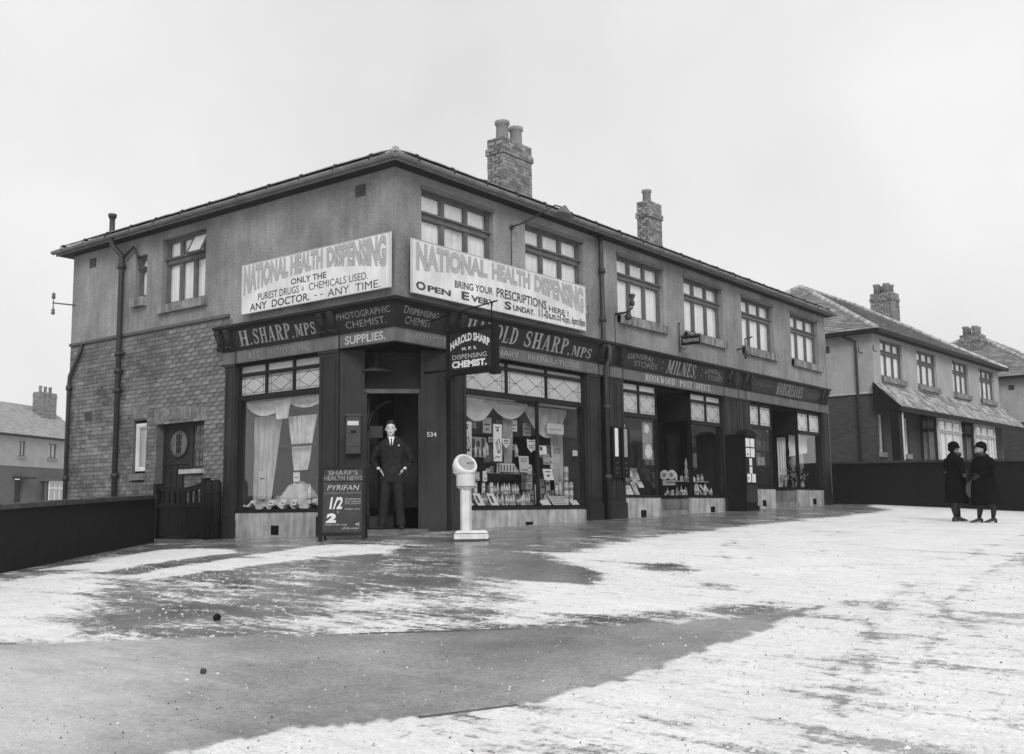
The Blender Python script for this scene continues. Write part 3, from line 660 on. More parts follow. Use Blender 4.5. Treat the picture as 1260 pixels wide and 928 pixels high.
# hipped roof under slates (courses are laid as real steps)
PT = math.tan(R(24)); rf = MB(); x0, x1, y0, y1 = -.02, 18.68, -.02, 10.15; hd_ = (y1 - y0) / 2; zr = 6.06 + hd_ * PT
rdg = [(x0 + hd_, y0 + hd_, zr), (x1 - hd_, y0 + hd_, zr)]
rf.poly([(x0, y0, 6.06), (x1, y0, 6.06), rdg[1], rdg[0]]); rf.poly([(x1, y1, 6.06), (x0, y1, 6.06), rdg[0], rdg[1]]); rf.poly([(x0, y1, 6.06), (x0, y0, 6.06), rdg[0]]); rf.poly([(x1, y0, 6.06), (x1, y1, 6.06), rdg[1]])
roof = rf.build('roof', 'tile', shop)
tl = MB()
for j in range(3):
    for i in range(int((x1 - x0) / .3)):
        x = x0 + i * .3 + (j % 2) * .15; d0 = j * .22; e = random.uniform(0, .008); n0 = len(tl.v)
        if x < x0 + d0 + .26 or x + .29 > x1 - d0 - .26: continue
        p = [Vector((x, y0 + d0 - .03, 6.075 + d0 * PT + e)), Vector((x + .29, y0 + d0 - .03, 6.075 + d0 * PT + e)), Vector((x + .29, y0 + d0 + .25, 6.08 + (d0 + .25) * PT)), Vector((x, y0 + d0 + .25, 6.08 + (d0 + .25) * PT))]
        tl.prism(p, (0, 0, .018))
    for i in range(int((y1 - y0) / .3)):
        y = y0 + i * .3 + (j % 2) * .15; d0 = j * .22; e = random.uniform(0, .008)
        if y < y0 + d0 + .26 or y + .29 > y1 - d0 - .26: continue
        p = [Vector((x0 + d0 - .03, y, 6.075 + d0 * PT + e)), Vector((x0 + d0 + .25, y, 6.08 + (d0 + .25) * PT)), Vector((x0 + d0 + .25, y + .29, 6.08 + (d0 + .25) * PT)), Vector((x0 + d0 - .03, y + .29, 6.075 + d0 * PT + e))]
        tl.prism(p, (0, 0, .018))
tag(tl.build('slate_course', 'tile', roof), kind='stuff')
hp = MB(); hp.tube([(.02, .02, 6.08), rdg[0]], .07, 8); hp.tube([(18.64, .02, 6.08), rdg[1]], .07, 8); hp.tube([rdg[0], rdg[1]], .08, 8); hp.build('ridge_cap', 'ridge', roof)
# chimneys
def chimney(parent, x0, x1, y0, y1, z0, z1, band, pots, potr=.13, poth=.36, top=True, bricks=True, fr=WORLD):
    core = MB(); core.box(fr, x0 + .01, x1 - .01, y0 + .01, y1 - .01, z0, z1 - .03)
    cap = [(fr(x0 + .03, y0 + .03, z1 - .03)), fr(x1 - .03, y0 + .03, z1 - .03), fr(x1 - .03, y1 - .03, z1 - .03), fr(x0 + .03, y1 - .03, z1 - .03)]
    cm = fr((x0 + x1) / 2, (y0 + y1) / 2, z1 + .05)
    n = len(core.v); core.v += cap + [cm]
    for k_ in range(4): core.f.append((n + k_, n + (k_ + 1) % 4, n + 4)); core.sm.append(False)
    c = core.build('chimney', 'mortar', parent)
    bb = MB()
    for z in np.arange(z0, z1 - .04, .075):
        row = int(round((z - z0) / .075)); out = .03 if band[0] <= z < band[1] else 0.
        for (L_, mk) in ((x1 - x0, 'x'), (y1 - y0, 'y')):
            nb = max(1, round((L_ + 2 * out) / .23)); sh = (row % 2) * .5
            e0 = -out; W2 = L_ + 2 * out
            cuts = [e0] + [e0 + W2 * (i + sh) / nb for i in range(0 if sh else 1, nb)] + [e0 + W2]
            for p, q in zip(cuts, cuts[1:]):
                if q - p < .03: continue
                r_ = random.uniform(0, .008)
                if mk == 'x':
                    bb.box(fr, x0 + p + .004, x0 + q - .004, y0 - out - r_, y0 + .04, z + .004, z + .071); bb.box(fr, x0 + p + .004, x0 + q - .004, y1 - .04, y1 + out + r_, z + .004, z + .071)
                else:
                    bb.box(fr, x0 - out - r_, x0 + .04, y0 + p + .004 + .02, y0 + q - .004 - .02, z + .0045, z + .0705); bb.box(fr, x1 - .04, x1 + out + r_, y0 + p + .024, y0 + q - .024, z + .0045, z + .0705)
    tag(bb.build('brickwork', 'soot_brick', c), kind='stuff')
    for (px, py, h) in pots:
        p = MB(); p.lathe(fr(px, py, z1 - .05), [(potr, 0), (potr * .98, .03), (potr * .9, h * .8), (potr * 1.12, h * .84), (potr * 1.12, h), (potr * .8, h), (potr * .78, h - .1)], 14); p.build('chimney_pot', 'tile', c)
    return c
chimney(shop, 6.12, 7.18, 2.6, 3.05, 6.8, 8.62, (8.16, 8.36), [(6.38, 2.82, .48), (6.88, 2.82, .48)], .15)
chimney(shop, 12.28, 12.94, 2.5, 2.88, 6.8, 8.50, (8.06, 8.22), [(12.5, 2.69, .42)], .12)
# shopfront -------------------------------------------------------
def vf(z):                                      # leaning fascia board: out at the top, in at the foot
    return -.06 - .10 * (3.66 - z) / .36
bands = MB()
for fr, a_, b_ in ((FR, -.0, 18.11), (FL, -4.60, -.30)):
    e = .001 if fr is FL else 0
    bands.box(fr, a_ + .0, b_, -.30, 0, 3.68 + e, 3.73 - e); bands.box(fr, a_ + .03, b_ - (.03 if fr is FR else 0), -.30, -.03, 3.645, 3.68 - e); 
cor = bands.build('cornice', 'wood', shop)
ld = MB(); ld.prism([(-.0, -.0, 3.731), (18.11, 0, 3.731), (18.11, .3, 3.80), (.3, .3, 3.80)], (0, 0, .004)); ld.prism([(0, 0, 3.731), (.3, .3, 3.80), (.3, 4.6, 3.80), (0, 4.6, 3.731)], (0, 0, .004)); ld.build('lead_flashing', 'wood_band', shop)
fs = MB()
for fr, a_, b_ in ((FR, .03, 18.05), (FL, -4.5, -.03)):
    n = len(fs.v); fs.v += [fr(a_ if fr is FL else vf(3.3) * -1, vf(3.3), 3.3), fr(b_ if fr is FR else -vf(3.3) * 1 * 1 * 1 * 1 * 1 * 1 if False else (b_ if fr is FR else vf(3.3)), vf(3.3), 3.3), fr(b_ if fr is FR else vf(3.66), vf(3.66), 3.66), fr(a_ if fr is FL else -vf(3.66), vf(3.66), 3.66)]
    fs.f.append((n, n + 1, n + 2, n + 3)); fs.sm.append(False)
fascia = fs.build('fascia_board', 'fascia', shop)
mo = MB(); mo.box(FR, .13, 18.05, -.3, -.13, 3.275, 3.31); mo.box(FL, -4.5, -.30, -.3, -.13, 3.276, 3.309)
mo.box(FR, .15, 18.05, -.3, -.14, 3.02, 3.045); mo.box(FL, -4.5, -.30, -.3, -.15, 3.021, 3.044); mo.build('moulding', 'wood', shop)
bd = MB(); bd.box(FR, .155, 18.0, -.3, -.155, 3.046, 3.274); bd.box(FL, -4.46, -.30, -.3, -.155, 3.046, 3.274); bd.build('lower_band', 'wood_band', shop)
# joints in the band
jb = MB()
for u in (6.02, 6.42, 6.93, 11.55, 12.75, 12.35, 17.62, 1.72): jb.box(FR, u - .015, u + .015, -.17, -.15, 3.05, 3.27)
for u in (-4.1, -1.42): jb.box(FL, u - .015, u + .015, -.17, -.15, 3.05, 3.27)
jb.build('band_joint', 'wood', shop)
sof = MB(); sof.prism([(.15, .15, 3.02), (18.0, .15, 3.02), (18., .9, 3.02), (.9, .9, 3.02)], (0, 0, .01)); sof.prism([(.15, .15, 3.0195), (.9, .9, 3.0195), (.9, 4.46, 3.0195), (.15, 4.46, 3.0195)], (0, 0, .01)); sof.build('fascia_soffit', 'black', shop)
# corbels: carved brackets in pairs
def corbel(fr, u):
    mb = MB(); out = [(-.16, 3.30), (-.10, 3.30), (-.09, 3.36), (-.12, 3.40), (-.09, 3.46), (-.035, 3.55), (-.01, 3.60), (-.005, 3.655), (-.16, 3.655)]
    mb.prism([fr(u - .065, v, z) for v, z in out], fr.r * .13)
    mb.tube([fr(u - .05, -.085, 3.34), fr(u + .05, -.085, 3.34)], .03, 8); mb.tube([fr(u - .055, -.045, 3.61), fr(u + .055, -.045, 3.61)], .035, 8)
    for k_ in (-.03, 0, .03): mb.tube([fr(u + k_, -.09, 3.37), fr(u + k_, -.075, 3.47), fr(u + k_, -.03, 3.57)], .012, 5)
    mb.build('corbel', 'wood_mid', shop)
for u in (1.42, 1.68, 6.05, 6.33, 6.78, 11.72, 12.02, 12.62, 12.9, 17.62, 17.95): corbel(FR, u)
for u in (-4.50, -4.24, -1.78, -1.52): corbel(FL, u)
# pilasters
def pilaster(fr, u0, u1, z0, z1, v, mt='wood_mid', plinth=True, flut=1):
    mb = MB(); mb.box(fr, u0, u1, -.34, v, z0, z1); w_ = (u1 - u0)
    n = flut; mg = min(.07, w_ * .18); pw = (w_ - mg * (n + 1)) / n
    for i in range(n):
        a_ = u0 + mg + i * (pw + mg)
        mb.box(fr, a_, a_ + .014, v, v + .012, z0 + .45, z1 - .08); mb.box(fr, a_ + pw - .014, a_ + pw, v, v + .012, z0 + .45, z1 - .08); mb.box(fr, a_ + .014, a_ + pw - .014, v, v + .0115, z1 - .095, z1 - .08); mb.box(fr, a_ + .014, a_ + pw - .014, v, v + .0115, z0 + .45, z0 + .465)
    if plinth: mb.box(fr, u0 - .015, u1 + .015, -.34, v + .03, z0 - .1, z0 + .38)
    mb.box(fr, u0 - .01, u1 + .01, -.3, v + .02, z1 - .03, z1 + .01)
    return mb.build('pilaster', mt, shop)
gB = lambda fr, u: G(*fr(u, 0, 0)[:2])
for (u0, u1, mt, fl) in ((1.50, 1.90, 'wood_mid', 1), (5.6, 6.06, 'wood_mid', 1), (6.32, 6.95, 'wood_mid', 2), (11.56, 12.3, 'wood_mid', 2), (12.3, 12.98, 'wood_mid', 2), (17.76, 18.2, 'wood_mid', 1)):
    pilaster(FR, u0, u1, gB(FR, (u0 + u1) / 2) - .05, 3.02, -.16 - (.01 if u0 == 12.3 else 0), mt, flut=fl)
for (u0, u1, mt) in ((-4.40, -4.12, 'wood_mid'), (-1.90, -1.44, 'wood_mid')):
    pilaster(FL, u0, u1, gB(FL, (u0 + u1) / 2) - .05, 3.02, -.16, mt)
# leaded transom lights
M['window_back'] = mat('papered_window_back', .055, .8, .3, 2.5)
def leaded(fr, u0, u1, z0, z1, v, parent, pat='diamond', mt='leadglass'):
    p = MB(); p.box(fr, u0, u1, v - .012, v - .006, z0, z1); pn = p.build('leaded_light', mt, parent)
    l_ = MB(); r_ = .0045
    def ln(a_, b_): l_.tube([fr(u0 + (u1 - u0) * a_[0], v - .003, z0 + (z1 - z0) * a_[1]), fr(u0 + (u1 - u0) * b_[0], v - .003, z0 + (z1 - z0) * b_[1])], r_, 4, smooth=False)
    if pat == 'diamond':
        for a_, b_ in (((.12, 0), (.12, 1)), ((.88, 0), (.88, 1)), ((0, .12), (1, .12)), ((0, .88), (1, .88)), ((.12, .5), (.5, .88)), ((.5, .88), (.88, .5)), ((.88, .5), (.5, .12)), ((.5, .12), (.12, .5)), ((0, .5), (.12, .5)), ((.88, .5), (1, .5)), ((.5, .88), (.5, 1)), ((.5, 0), (.5, .12))): ln(a_, b_)
    else:
        for a_, b_ in (((0, .85), (.5, .1)), ((.5, .1), (1, .85)), ((0, .15), (.5, .9)), ((.5, .9), (1, .15)), ((.08, 0), (.08, 1)), ((.92, 0), (.92, 1)), ((0, .5), (.26, .5)), ((.74, .5), (1, .5)), ((.5, 0), (.5, .1)), ((.5, .9), (.5, 1))): ln(a_, b_)
    l_.build('lead_came', 'lead', pn)
def shop_window(fr, u0, u1, zb, zg, v, mull, trans, pat, mt='leadglass', strip=(2.90, 2.985), lz=(2.44, 2.83), back=1.6, name='display_window', sideL=True, sideR=True, stall='marble', floor=True, strip_mt='leadglass'):
    """framed display window: u0..u1, sill at zg; stallriser down to zb"""
    root = empty(name, fr(u0, v, zg), parent=shop); f_ = MB(); tk = .05
    f_.box(fr, u0, u1, v - .09, v + .03, zg - .06, zg); f_.box(fr, u0, u0 + tk, v - .08, v, zg, 3.0); f_.box(fr, u1 - tk, u1, v - .08, v, zg, 3.0); f_.box(fr, u0, u1, v - .09, v + .005, 2.985, 3.02)
    f_.box(fr, u0 + tk, u1 - tk, v - .09, v + .02, lz[0] - .09, lz[0]); f_.box(fr, u0 + tk, u1 - tk, v - .08, v + .01, lz[1], strip[0])
    for m_ in mull: f_.box(fr, m_ - .018, m_ + .018, v - .07, v - .005, zg, lz[0] - .09)
    n = trans; W = (u1 - u0 - 2 * tk); g_ = .055; cw = (W - (n - 1) * g_) / n
    for i in range(1, n): a_ = u0 + tk + i * cw + (i - 1) * g_; f_.box(fr, a_, a_ + g_, v - .075, v - .002, lz[0], lz[1]); f_.box(fr, a_, a_ + g_, v - .075, v - .002, strip[0], strip[1])
    f_.build('frame', 'wood', root)
    for i in range(n):
        a_ = u0 + tk + i * (cw + g_); leaded(fr, a_, a_ + cw, lz[0], lz[1], v - .03, root, pat, mt)
        p = MB(); p.box(fr, a_, a_ + cw, v - .042, v - .036, strip[0], strip[1]); p.build('top_light', strip_mt, root)
    xs = [u0 + tk] + list(mull) + [u1 - tk]
    for a_, b_ in zip(xs, xs[1:]): p = MB(); p.box(fr, a_ + .012, b_ - .012, v - .042, v - .036, zg, lz[0] - .09); p.build('pane', 'glass', root)
    s_ = MB(); s_.box(fr, u0 - .02, u1 + .02, v - .1, v + .02, zb, zg - .06); s_.build('stallriser', stall, root)
    i_ = MB()
    i_.poly([fr(u0, v - .09, zg - .01), fr(u1, v - .09, zg - .01), fr(u1, v - back, zg - .01), fr(u0, v - back, zg - .01)])
    i_.poly([fr(u0, v - back, zg - .01), fr(u1, v - back, zg - .01), fr(u1, v - back, 3.0), fr(u0, v - back, 3.0)])
    if sideL: i_.poly([fr(u0, v - .09, zg), fr(u0, v - back, zg), fr(u0, v - back, 3.0), fr(u0, v - .09, 3.0)])
    if sideR: i_.poly([fr(u1, v - .09, zg), fr(u1, v - back, zg), fr(u1, v - back, 3.0), fr(u1, v - .09, 3.0)])
    i_.poly([fr(u0, v - .09, 2.99), fr(u1, v - .09, 2.99), fr(u1, v - back, 2.99), fr(u0, v - back, 2.99)])
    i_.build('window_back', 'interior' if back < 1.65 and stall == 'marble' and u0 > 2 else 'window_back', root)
    return root
WV = -.25
swR = shop_window(FR, 1.90, 5.60, -.15, .44, WV, [4.08], 3, 'cross', strip=(2.92, 2.985), lz=(2.45, 2.86))
swL = shop_window(FL, -4.12, -1.90, -.25, .44, WV, [], 3, 'diamond', strip=(2.86, 2.985), lz=(2.46, 2.80), mt='leadglass', back=1.3)
swM1 = shop_window(FR, 6.95, 8.48, .0, .66, WV, [], 2, 'diamond', strip=(2.86, 2.985), lz=(2.38, 2.80), mt='leadglass', sideR=False, strip_mt='leadglass_hi')
swM2 = shop_window(FR, 9.97, 11.56, .1, .66, WV, [], 2, 'diamond', strip=(2.86, 2.985), lz=(2.38, 2.80), mt='leadglass', sideL=False, strip_mt='leadglass_hi')
swH1 = shop_window(FR, 12.98, 14.45, .15, .89, WV, [], 2, 'diamond', strip=(2.965, 2.985), lz=(2.46, 2.94), mt='leadglass_hi', sideR=False)
swH2 = shop_window(FR, 16.1, 17.76, .2, .89, WV, [], 2, 'diamond', strip=(2.965, 2.985), lz=(2.46, 2.94), mt='leadglass_hi', sideL=False)
# air bricks in the stallrisers
for u, zc in ((3.72, .09), (7.75, .27), (10.9, .33), (13.75, .48), (17.05, .52)):
    ab = MB(); ab.box(FR, u - .11, u + .11, WV + .01, WV + .024, zc - .09, zc + .07)
    for q in range(4): ab.box(FR, u - .1, u + .1, WV + .02, WV + .032, zc - .075 + q * .037, zc - .06 + q * .037)
    ab.build('air_grate', 'black', shop)
ab = MB(); ab.box(FL, -3.15, -2.95, WV + .01, WV + .024, .0, .16); [ab.box(FL, -3.14, -2.96, WV + .02, WV + .034, .015 + .036 * q, .03 + .036 * q) for q in range(4)]; ab.build('air_grate', 'black', shop)
# recessed doorways of the two right-hand shops, with glazed returns
def lobby(u0, u1, zg, depth, zf):
    r_ = empty('entrance_lobby', FR(u0, WV, zf), parent=shop); fA = F(FR(u1, WV, 0), (0, -1, 0), (-1, 0, 0))           # right-hand return, faces left: u runs toward the street
    fB = F(FR(u0, WV - depth, 0), (0, -1, 0), (1, 0, 0))
    for fr, uu in ((fA, (-depth, 0)), (fB, (0, depth))):
        fm = MB(); fm.box(fr, uu[0], uu[1], -.03, .02, zg - .06, zg); fm.box(fr, uu[0], uu[0] + .04, -.03, .0, zg, 3.0); fm.box(fr, uu[1] - .04, uu[1], -.031, .001, zg, 3.0); fm.box(fr, uu[0], uu[1], -.03, .01, 2.36, 2.45); fm.build('frame', 'wood', r_)
    for fr, uu in ((fA, (-depth, 0)), (fB, (0, depth))):
        p = MB(); p.box(fr, uu[0] + .04, uu[1] - .04, -.02, -.014, zg, 2.36); p.build('pane', 'glass', r_)
        p = MB(); p.box(fr, uu[0] + .04, uu[1] - .04, -.02, -.014, 2.45, 3.0); p.build('transom_panel', 'recess_shade', r_)
        s_ = MB(); s_.box(fr, uu[0], uu[1], -.05, .0, zf - .3, zg - .06); s_.build('stallriser', 'marble_shaded', r_)
    d_ = MB(); yb = WV - depth - .02; um = (u0 + u1) / 2
    d_.box(FR, u0, u1, yb - .06, yb, 2.3, 3.0); d_.box(FR, u0, u0 + .22, yb - .05, yb, zf, 2.3); d_.box(FR, u1 - .3, u1, yb - .05, yb, zf, 2.3)
    d_.box(FR, u0 + .22, u1 - .3, yb - .04, yb - .01, zf, zf + .95); d_.box(FR, u0 + .22, u0 + .32, yb - .04, yb - .01, zf + .95, 2.3); d_.box(FR, u1 - .4, u1 - .3, yb - .04, yb - .01, zf + .95, 2.3); d_.box(FR, u0 + .32, u1 - .4, yb - .04, yb - .011, 2.18, 2.3)
    d_.build('shop_door', 'wood', r_); p = MB(); p.box(FR, u0 + .32, u1 - .4, yb - .03, yb - .02, zf + .95, 2.18); p.build('pane', 'glass', r_)
    s_ = MB(); s_.box(FR, u0 + .02, u1 - .02, yb, WV - .02, zf - .3, zf); s_.build('door_step', 'marble_shaded', r_)
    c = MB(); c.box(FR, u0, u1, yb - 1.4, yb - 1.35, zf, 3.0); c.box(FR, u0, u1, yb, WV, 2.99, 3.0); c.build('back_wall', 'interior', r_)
lobby(8.48, 9.97, .66, .88, .33)
lobby(14.45, 16.1, .89, .72, .5)
# corner entrance of the chemist: angled walls under the square fascia
A0 = Vector((.15, 1.42, 0)); B0 = Vector((1.40, .15, 0)); er = (B0 - A0).normalized(); en = Vector((er.y, -er.x, 0))
if en.dot(Vector((-1, -1, 0))) < 0: en = -en
FD = F(A0, er, en); DL = (B0 - A0).length
ent = empty('corner_entrance', A0, parent=shop)
dw = MB()
dw.box(FD, .02, .42, -.5, -.02, -.2, 3.02); dw.box(FD, 1.34, DL - .02, -.5, -.02, -.2, 3.02)
dw.box(FD, .02, .42, -.021, .01, -.2, .35); dw.box(FD, 1.34, DL - .02, -.021, .01, -.2, .35)
dw.box(FD, .40, .46, -.5, -.03, .05, 2.33); dw.box(FD, 1.30, 1.36, -.5, -.031, .05, 2.33)
for u0, u1 in ((.08, .36), (1.42, 1.64)): dw.box(FD, u0, u0 + .012, -.02, -.008, .5, 2.9); dw.box(FD, u1, u1 + .012, -.02, -.008, .5, 2.9)
dw.build('entrance_wall', 'wood_mid', ent)
tr_ = MB(); tr_.box(FD, .42, 1.34, -.28, -.22, 2.33, 2.40); tr_.build('transom_bar', 'wood_band', ent)
tg = MB(); tg.box(FD, .42, 1.34, -.27, -.25, 2.40, 3.02); tg.build('fanlight', 'recess_shade', ent)
stp = MB(); stp.box(FD, .30, 1.46, -.9, .02, -.25, .085); stp.build('door_step', 'step', ent)
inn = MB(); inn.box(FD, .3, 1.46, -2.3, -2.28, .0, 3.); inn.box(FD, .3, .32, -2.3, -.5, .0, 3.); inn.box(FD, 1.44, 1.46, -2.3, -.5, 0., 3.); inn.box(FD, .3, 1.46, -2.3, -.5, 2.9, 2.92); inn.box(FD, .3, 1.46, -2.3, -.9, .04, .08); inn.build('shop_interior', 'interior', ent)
# dim door leaf standing open inside, with an arched glazing bar and a plate
dl = MB()
for u0, u1, z0, z1 in ((.44, .50, .1, 2.3), (.44, .9, .1, .3)): dl.box(FD, u0, u1, -.75, -.71, z0, z1)
arc_ = [FD(.47 + .42 * (1 - math.cos(a_)), -.72, 1.75 + .5 * math.sin(a_)) for a_ in np.linspace(0, 1.57, 8)]; dl.tube(arc_, .03, 6); dl.box(FD, .5, .72, -.74, -.70, 1.62, 1.82)
dl.build('door_leaf', 'iron', ent)
tx = letters(ent, 'street_number', [(txt('534', .02), 1.44, 1.60, 1.585, 1.665, -.012)], 'letter_hi', FD)
lb = empty('letter_box', FD(.26, -.02, 1.3), 'dark metal wall posting box on the left jamb of the corner doorway', 'letterbox')
b_ = MB(); b_.box(FD, .13, .36, -.02, .10, 1.33, 1.92); b_.box(FD, .115, .375, -.02, .115, 1.92, 1.96); b_.box(FD, .12, .37, -.02, .11, 1.31, 1.33); b_.build('box_body', 'iron', lb)
b_ = MB(); b_.box(FD, .15, .33, .10, .106, 1.77, 1.84); b_.build('notice_plate', 'cream', lb)
b_ = MB(); b_.box(FD, .20, .29, .10, .104, 1.64, 1.69); b_.box(FD, .15, .34, .10, .103, 1.42, 1.425); b_.build('slot', 'black', lb)
# blurred lamp reflector under the soffit
rl = empty('doorway_lamp', FD(.7, .05, 2.75), 'pale flat lamp shade hanging in the corner doorway above the man', 'lamp')
b_ = MB(); b_.lathe(FD(.62, -.10, 2.66), [(.26, 0), (.25, .03), (.1, .09), (.04, .16), (.03, .34)], 18); b_.build('lamp_shade', 'iron', rl)

# lettering on the fascias -------------------------------------------------
sg = empty('shop_lettering', FR(0, 0, 3.3), parent=shop)
off = .004
vv = lambda z: vf(z) + off
def small(parent, s, fr, u0, u1, z0, z1, m='letter_dim', v=vv, fat=.0, warp=None, sh=0.): return letters(parent, 'lettering', [(txt(s, fat, sh), u0, u1, z0, z1, v, warp)], m, fr, 0.0)
small(sg, 'D', FR, .30, .40, 3.50, 3.62, 'letter_dim'); small(sg, 'ISPENSING', FR, .425, 1.13, 3.50, 3.595)
small(sg, 'CHEMIST', FR, .36, .98, 3.345, 3.46, sh=.1)
letters(sg, 'lettering', [(serif('HAROLD', .10), 1.85, 3.30, 3.33, 3.62, vv)], 'letter', FR); letters(sg, 'lettering', [(serif('SHARP,', .08), 3.50, 4.98, 3.33, 3.62, vv)], 'letter', FR); letters(sg, 'lettering', [(serif('MPS', .1), 5.03, 5.72, 3.33, 3.52, vv)], 'letter', FR)
vb_ = -.150
small(sg, 'PHARMACIST.', FR, .40, 1.40, 3.09, 3.22, 'letter_dim', vb_); small(sg, 'VETERINARY    PREPARATIONS', FR, 2.0, 5.3, 3.10, 3.20, M.setdefault('band_faint', mat('nearly_gone_letter', .26, .6, .3, 9.)), vb_)
small(sg, 'GENERAL', FR, 7.05, 8.15, 3.50, 3.60, 'letter_dim', vv, warp=lambda a_, b_: (a_, b_ + .5 * math.sin(a_ * 3.14) - .3)); small(sg, 'STORES', FR, 7.35, 8.3, 3.36, 3.47, 'letter_dim', vv)
letters(sg, 'lettering', [(serif('MILNES,', .12), 8.72, 10.12, 3.335, 3.625, vv)], M.setdefault('milnes', mat('milnes_letter', .25, .5, .25, 12.)), FR)
small(sg, ':', FR, 8.5, 8.53, 3.40, 3.58); small(sg, ':', FR, 10.32, 10.35, 3.40, 3.58)
small(sg, 'GENERAL', FR, 10.48, 11.3, 3.50, 3.60, warp=lambda a_, b_: (a_, b_ + .5 * math.sin(a_ * 3.14) - .3)); small(sg, 'STORES', FR, 10.7, 11.4, 3.36, 3.47)
letters(sg, 'lettering', [(serif('ROOKWOOD'), 7.85, 9.12, 3.085, 3.235, vb_), (serif('POST'), 9.35, 9.92, 3.085, 3.235, vb_), (serif('OFFICE'), 10.1, 10.82, 3.085, 3.235, vb_)], 'letter_hi', FR)
small(sg, 'Confectionery', FR, 13.05, 14.35, 3.40, 3.57, M.setdefault('fascia_faint', mat('rubbed_gilt_letter', .075, .6, .3, 9.))); small(sg, 'Tobacco', FR, 16.4, 17.4, 3.40, 3.56, M['fascia_faint'])
letters(sg, 'lettering', [(serif('HARGREAVES', .0, .17, .08), 14.55, 16.25, 3.33, 3.63, vv)], 'letter', FR)
# left facade: u = -y
letters(sg, 'lettering', [(serif('H.', .0), -3.95, -3.62, 3.34, 3.60, vv), (serif('SHARP.', .0), -3.56, -2.52, 3.34, 3.60, vv), (serif('MPS.', .0), -2.46, -1.90, 3.35, 3.55, vv)], 'letter', FL)
small(sg, 'PHOTOGRAPHIC', FL, -1.42, -.20, 3.50, 3.60); small(sg, 'CHEMIST.', FL, -1.24, -.32, 3.345, 3.455)
letters(sg, 'lettering', [(serif('ALL', .0), -3.75, -3.42, 3.09, 3.22, vb_), ], 'letter_dim', FL); small(sg, 'PHOTOGRAPHIC', FL, -3.2, -2.1, 3.09, 3.21, 'letter_dim', vb_)
small(sg, 'SUPPLIES.', FL, -1.28, -.36, 3.085, 3.225, 'letter_hi', vb_, .02)

# side door with oval light, side light, step
dr = empty('side_door', FL(-6.6, W_, 0), parent=shop)
d_ = MB(); V3 = W_ - .16
d_.box(FL, -6.64, -6.58, V3 - .08, V3, -.2, 2.12); d_.box(FL, -5.78, -5.70, V3 - .08, V3, -.2, 2.12); d_.box(FL, -6.58, -5.18, V3 - .08, V3 + .001, 2.04, 2.12); d_.box(FL, -5.26, -5.18, V3 - .08, V3, 1.22, 2.04); d_.box(FL, -5.70, -5.18, V3 - .08, V3 + .002, 1.20, 1.27); d_.build('frame', 'wood_mid', dr)
d_ = MB(); d_.box(FL, -6.58, -5.78, V3 - .06, V3 - .03, -.2, 2.04)
for k_ in range(4): d_.box(FL, -6.55 + k_ * .19, -6.40 + k_ * .19, V3 - .03, V3 - .016, .05, 1.28)
d_.box(FL, -6.58, -5.78, V3 - .03, V3 - .010, 1.32, 1.38)
OC = (-6.17, 1.72)
ov = [FL(OC[0] + .29 * math.cos(a_), V3 - .02, OC[1] + .27 * math.sin(a_)) for a_ in np.linspace(0, 6.283, 25)]; d_.tube(ov, .022, 6, cap=False); d_.build('door_leaf', 'wood_mid', dr)
d_ = MB(); d_.poly([FL(OC[0] + .27 * math.cos(a_), V3 - .024, OC[1] + .25 * math.sin(a_)) for a_ in np.linspace(0, 6.1, 22)]); d_.build('oval_pane', M.setdefault('dullglass', mat('dull_door_glass', .1, .2, .2, 9.)), dr)
l_ = MB()
for dx in (-.07, 0, .07): l_.tube([FL(OC[0] + dx, V3 - .018, OC[1] - .24), FL(OC[0] + dx, V3 - .018, OC[1] + .24)], .006, 4)
for zz in (-.12, 0, .12): zz += OC[1]; l_.tube([FL(OC[0], V3 - .017, zz - .06), FL(OC[0] + .05, V3 - .017, zz), FL(OC[0], V3 - .017, zz + .06), FL(OC[0] - .05, V3 - .017, zz), FL(OC[0], V3 - .017, zz - .06)], .009, 4)
l_.build('lead_came', 'black', dr)
d_ = MB(); d_.box(FL, -5.70, -5.26, V3 - .05, V3 - .04, 1.27, 2.04); d_.build('side_pane', M['dullglass'], dr)
l_ = MB()
for dx in (-.14, -.04, .06): l_.tube([FL(-5.50 + dx, V3 - .035, 1.27), FL(-5.50 + dx, V3 - .035, 2.04)], .007, 4)
for zz in (1.4, 1.56, 1.72, 1.88): l_.tube([FL(-5.7, V3 - .034, zz), FL(-5.26, V3 - .034, zz)], .006, 4); l_.tube([FL(-5.54, V3 - .034, zz - .07), FL(-5.48, V3 - .034, zz), FL(-5.54, V3 - .034, zz + .07), FL(-5.60, V3 - .034, zz), FL(-5.54, V3 - .034, zz - .07)], .008, 4)
l_.build('lead_came', 'lead', dr)
d_ = MB(); d_.box(FL, -5.80, -5.12, W_ - .15, W_ + .07, 1.12, 1.20); d_.build('sill', 'stone', dr)
dwb = MB(); dwb.box(FL, -5.74, -5.16, V3 - .1, W_ - .03, -.2, 1.12); dwp = dwb.build('dwarf_wall', 'mortar', dr)
dwb = MB(); [dwb.box(FL, a_, b_, W_ - .05, W_ - .021 + random.uniform(0, .004), c_, d2) for a_, b_, c_, d2 in brick_rects(-5.74, -5.16, -.15, 1.11, [])]; tag(dwb.build('brickwork', 'brick', dwp), kind='stuff')
d_ = MB(); d_.box(FL, -6.64, -5.16, V3 - .5, V3 - .1, -.3, 2.2); d_.build('hall_wall', 'interior', dr)

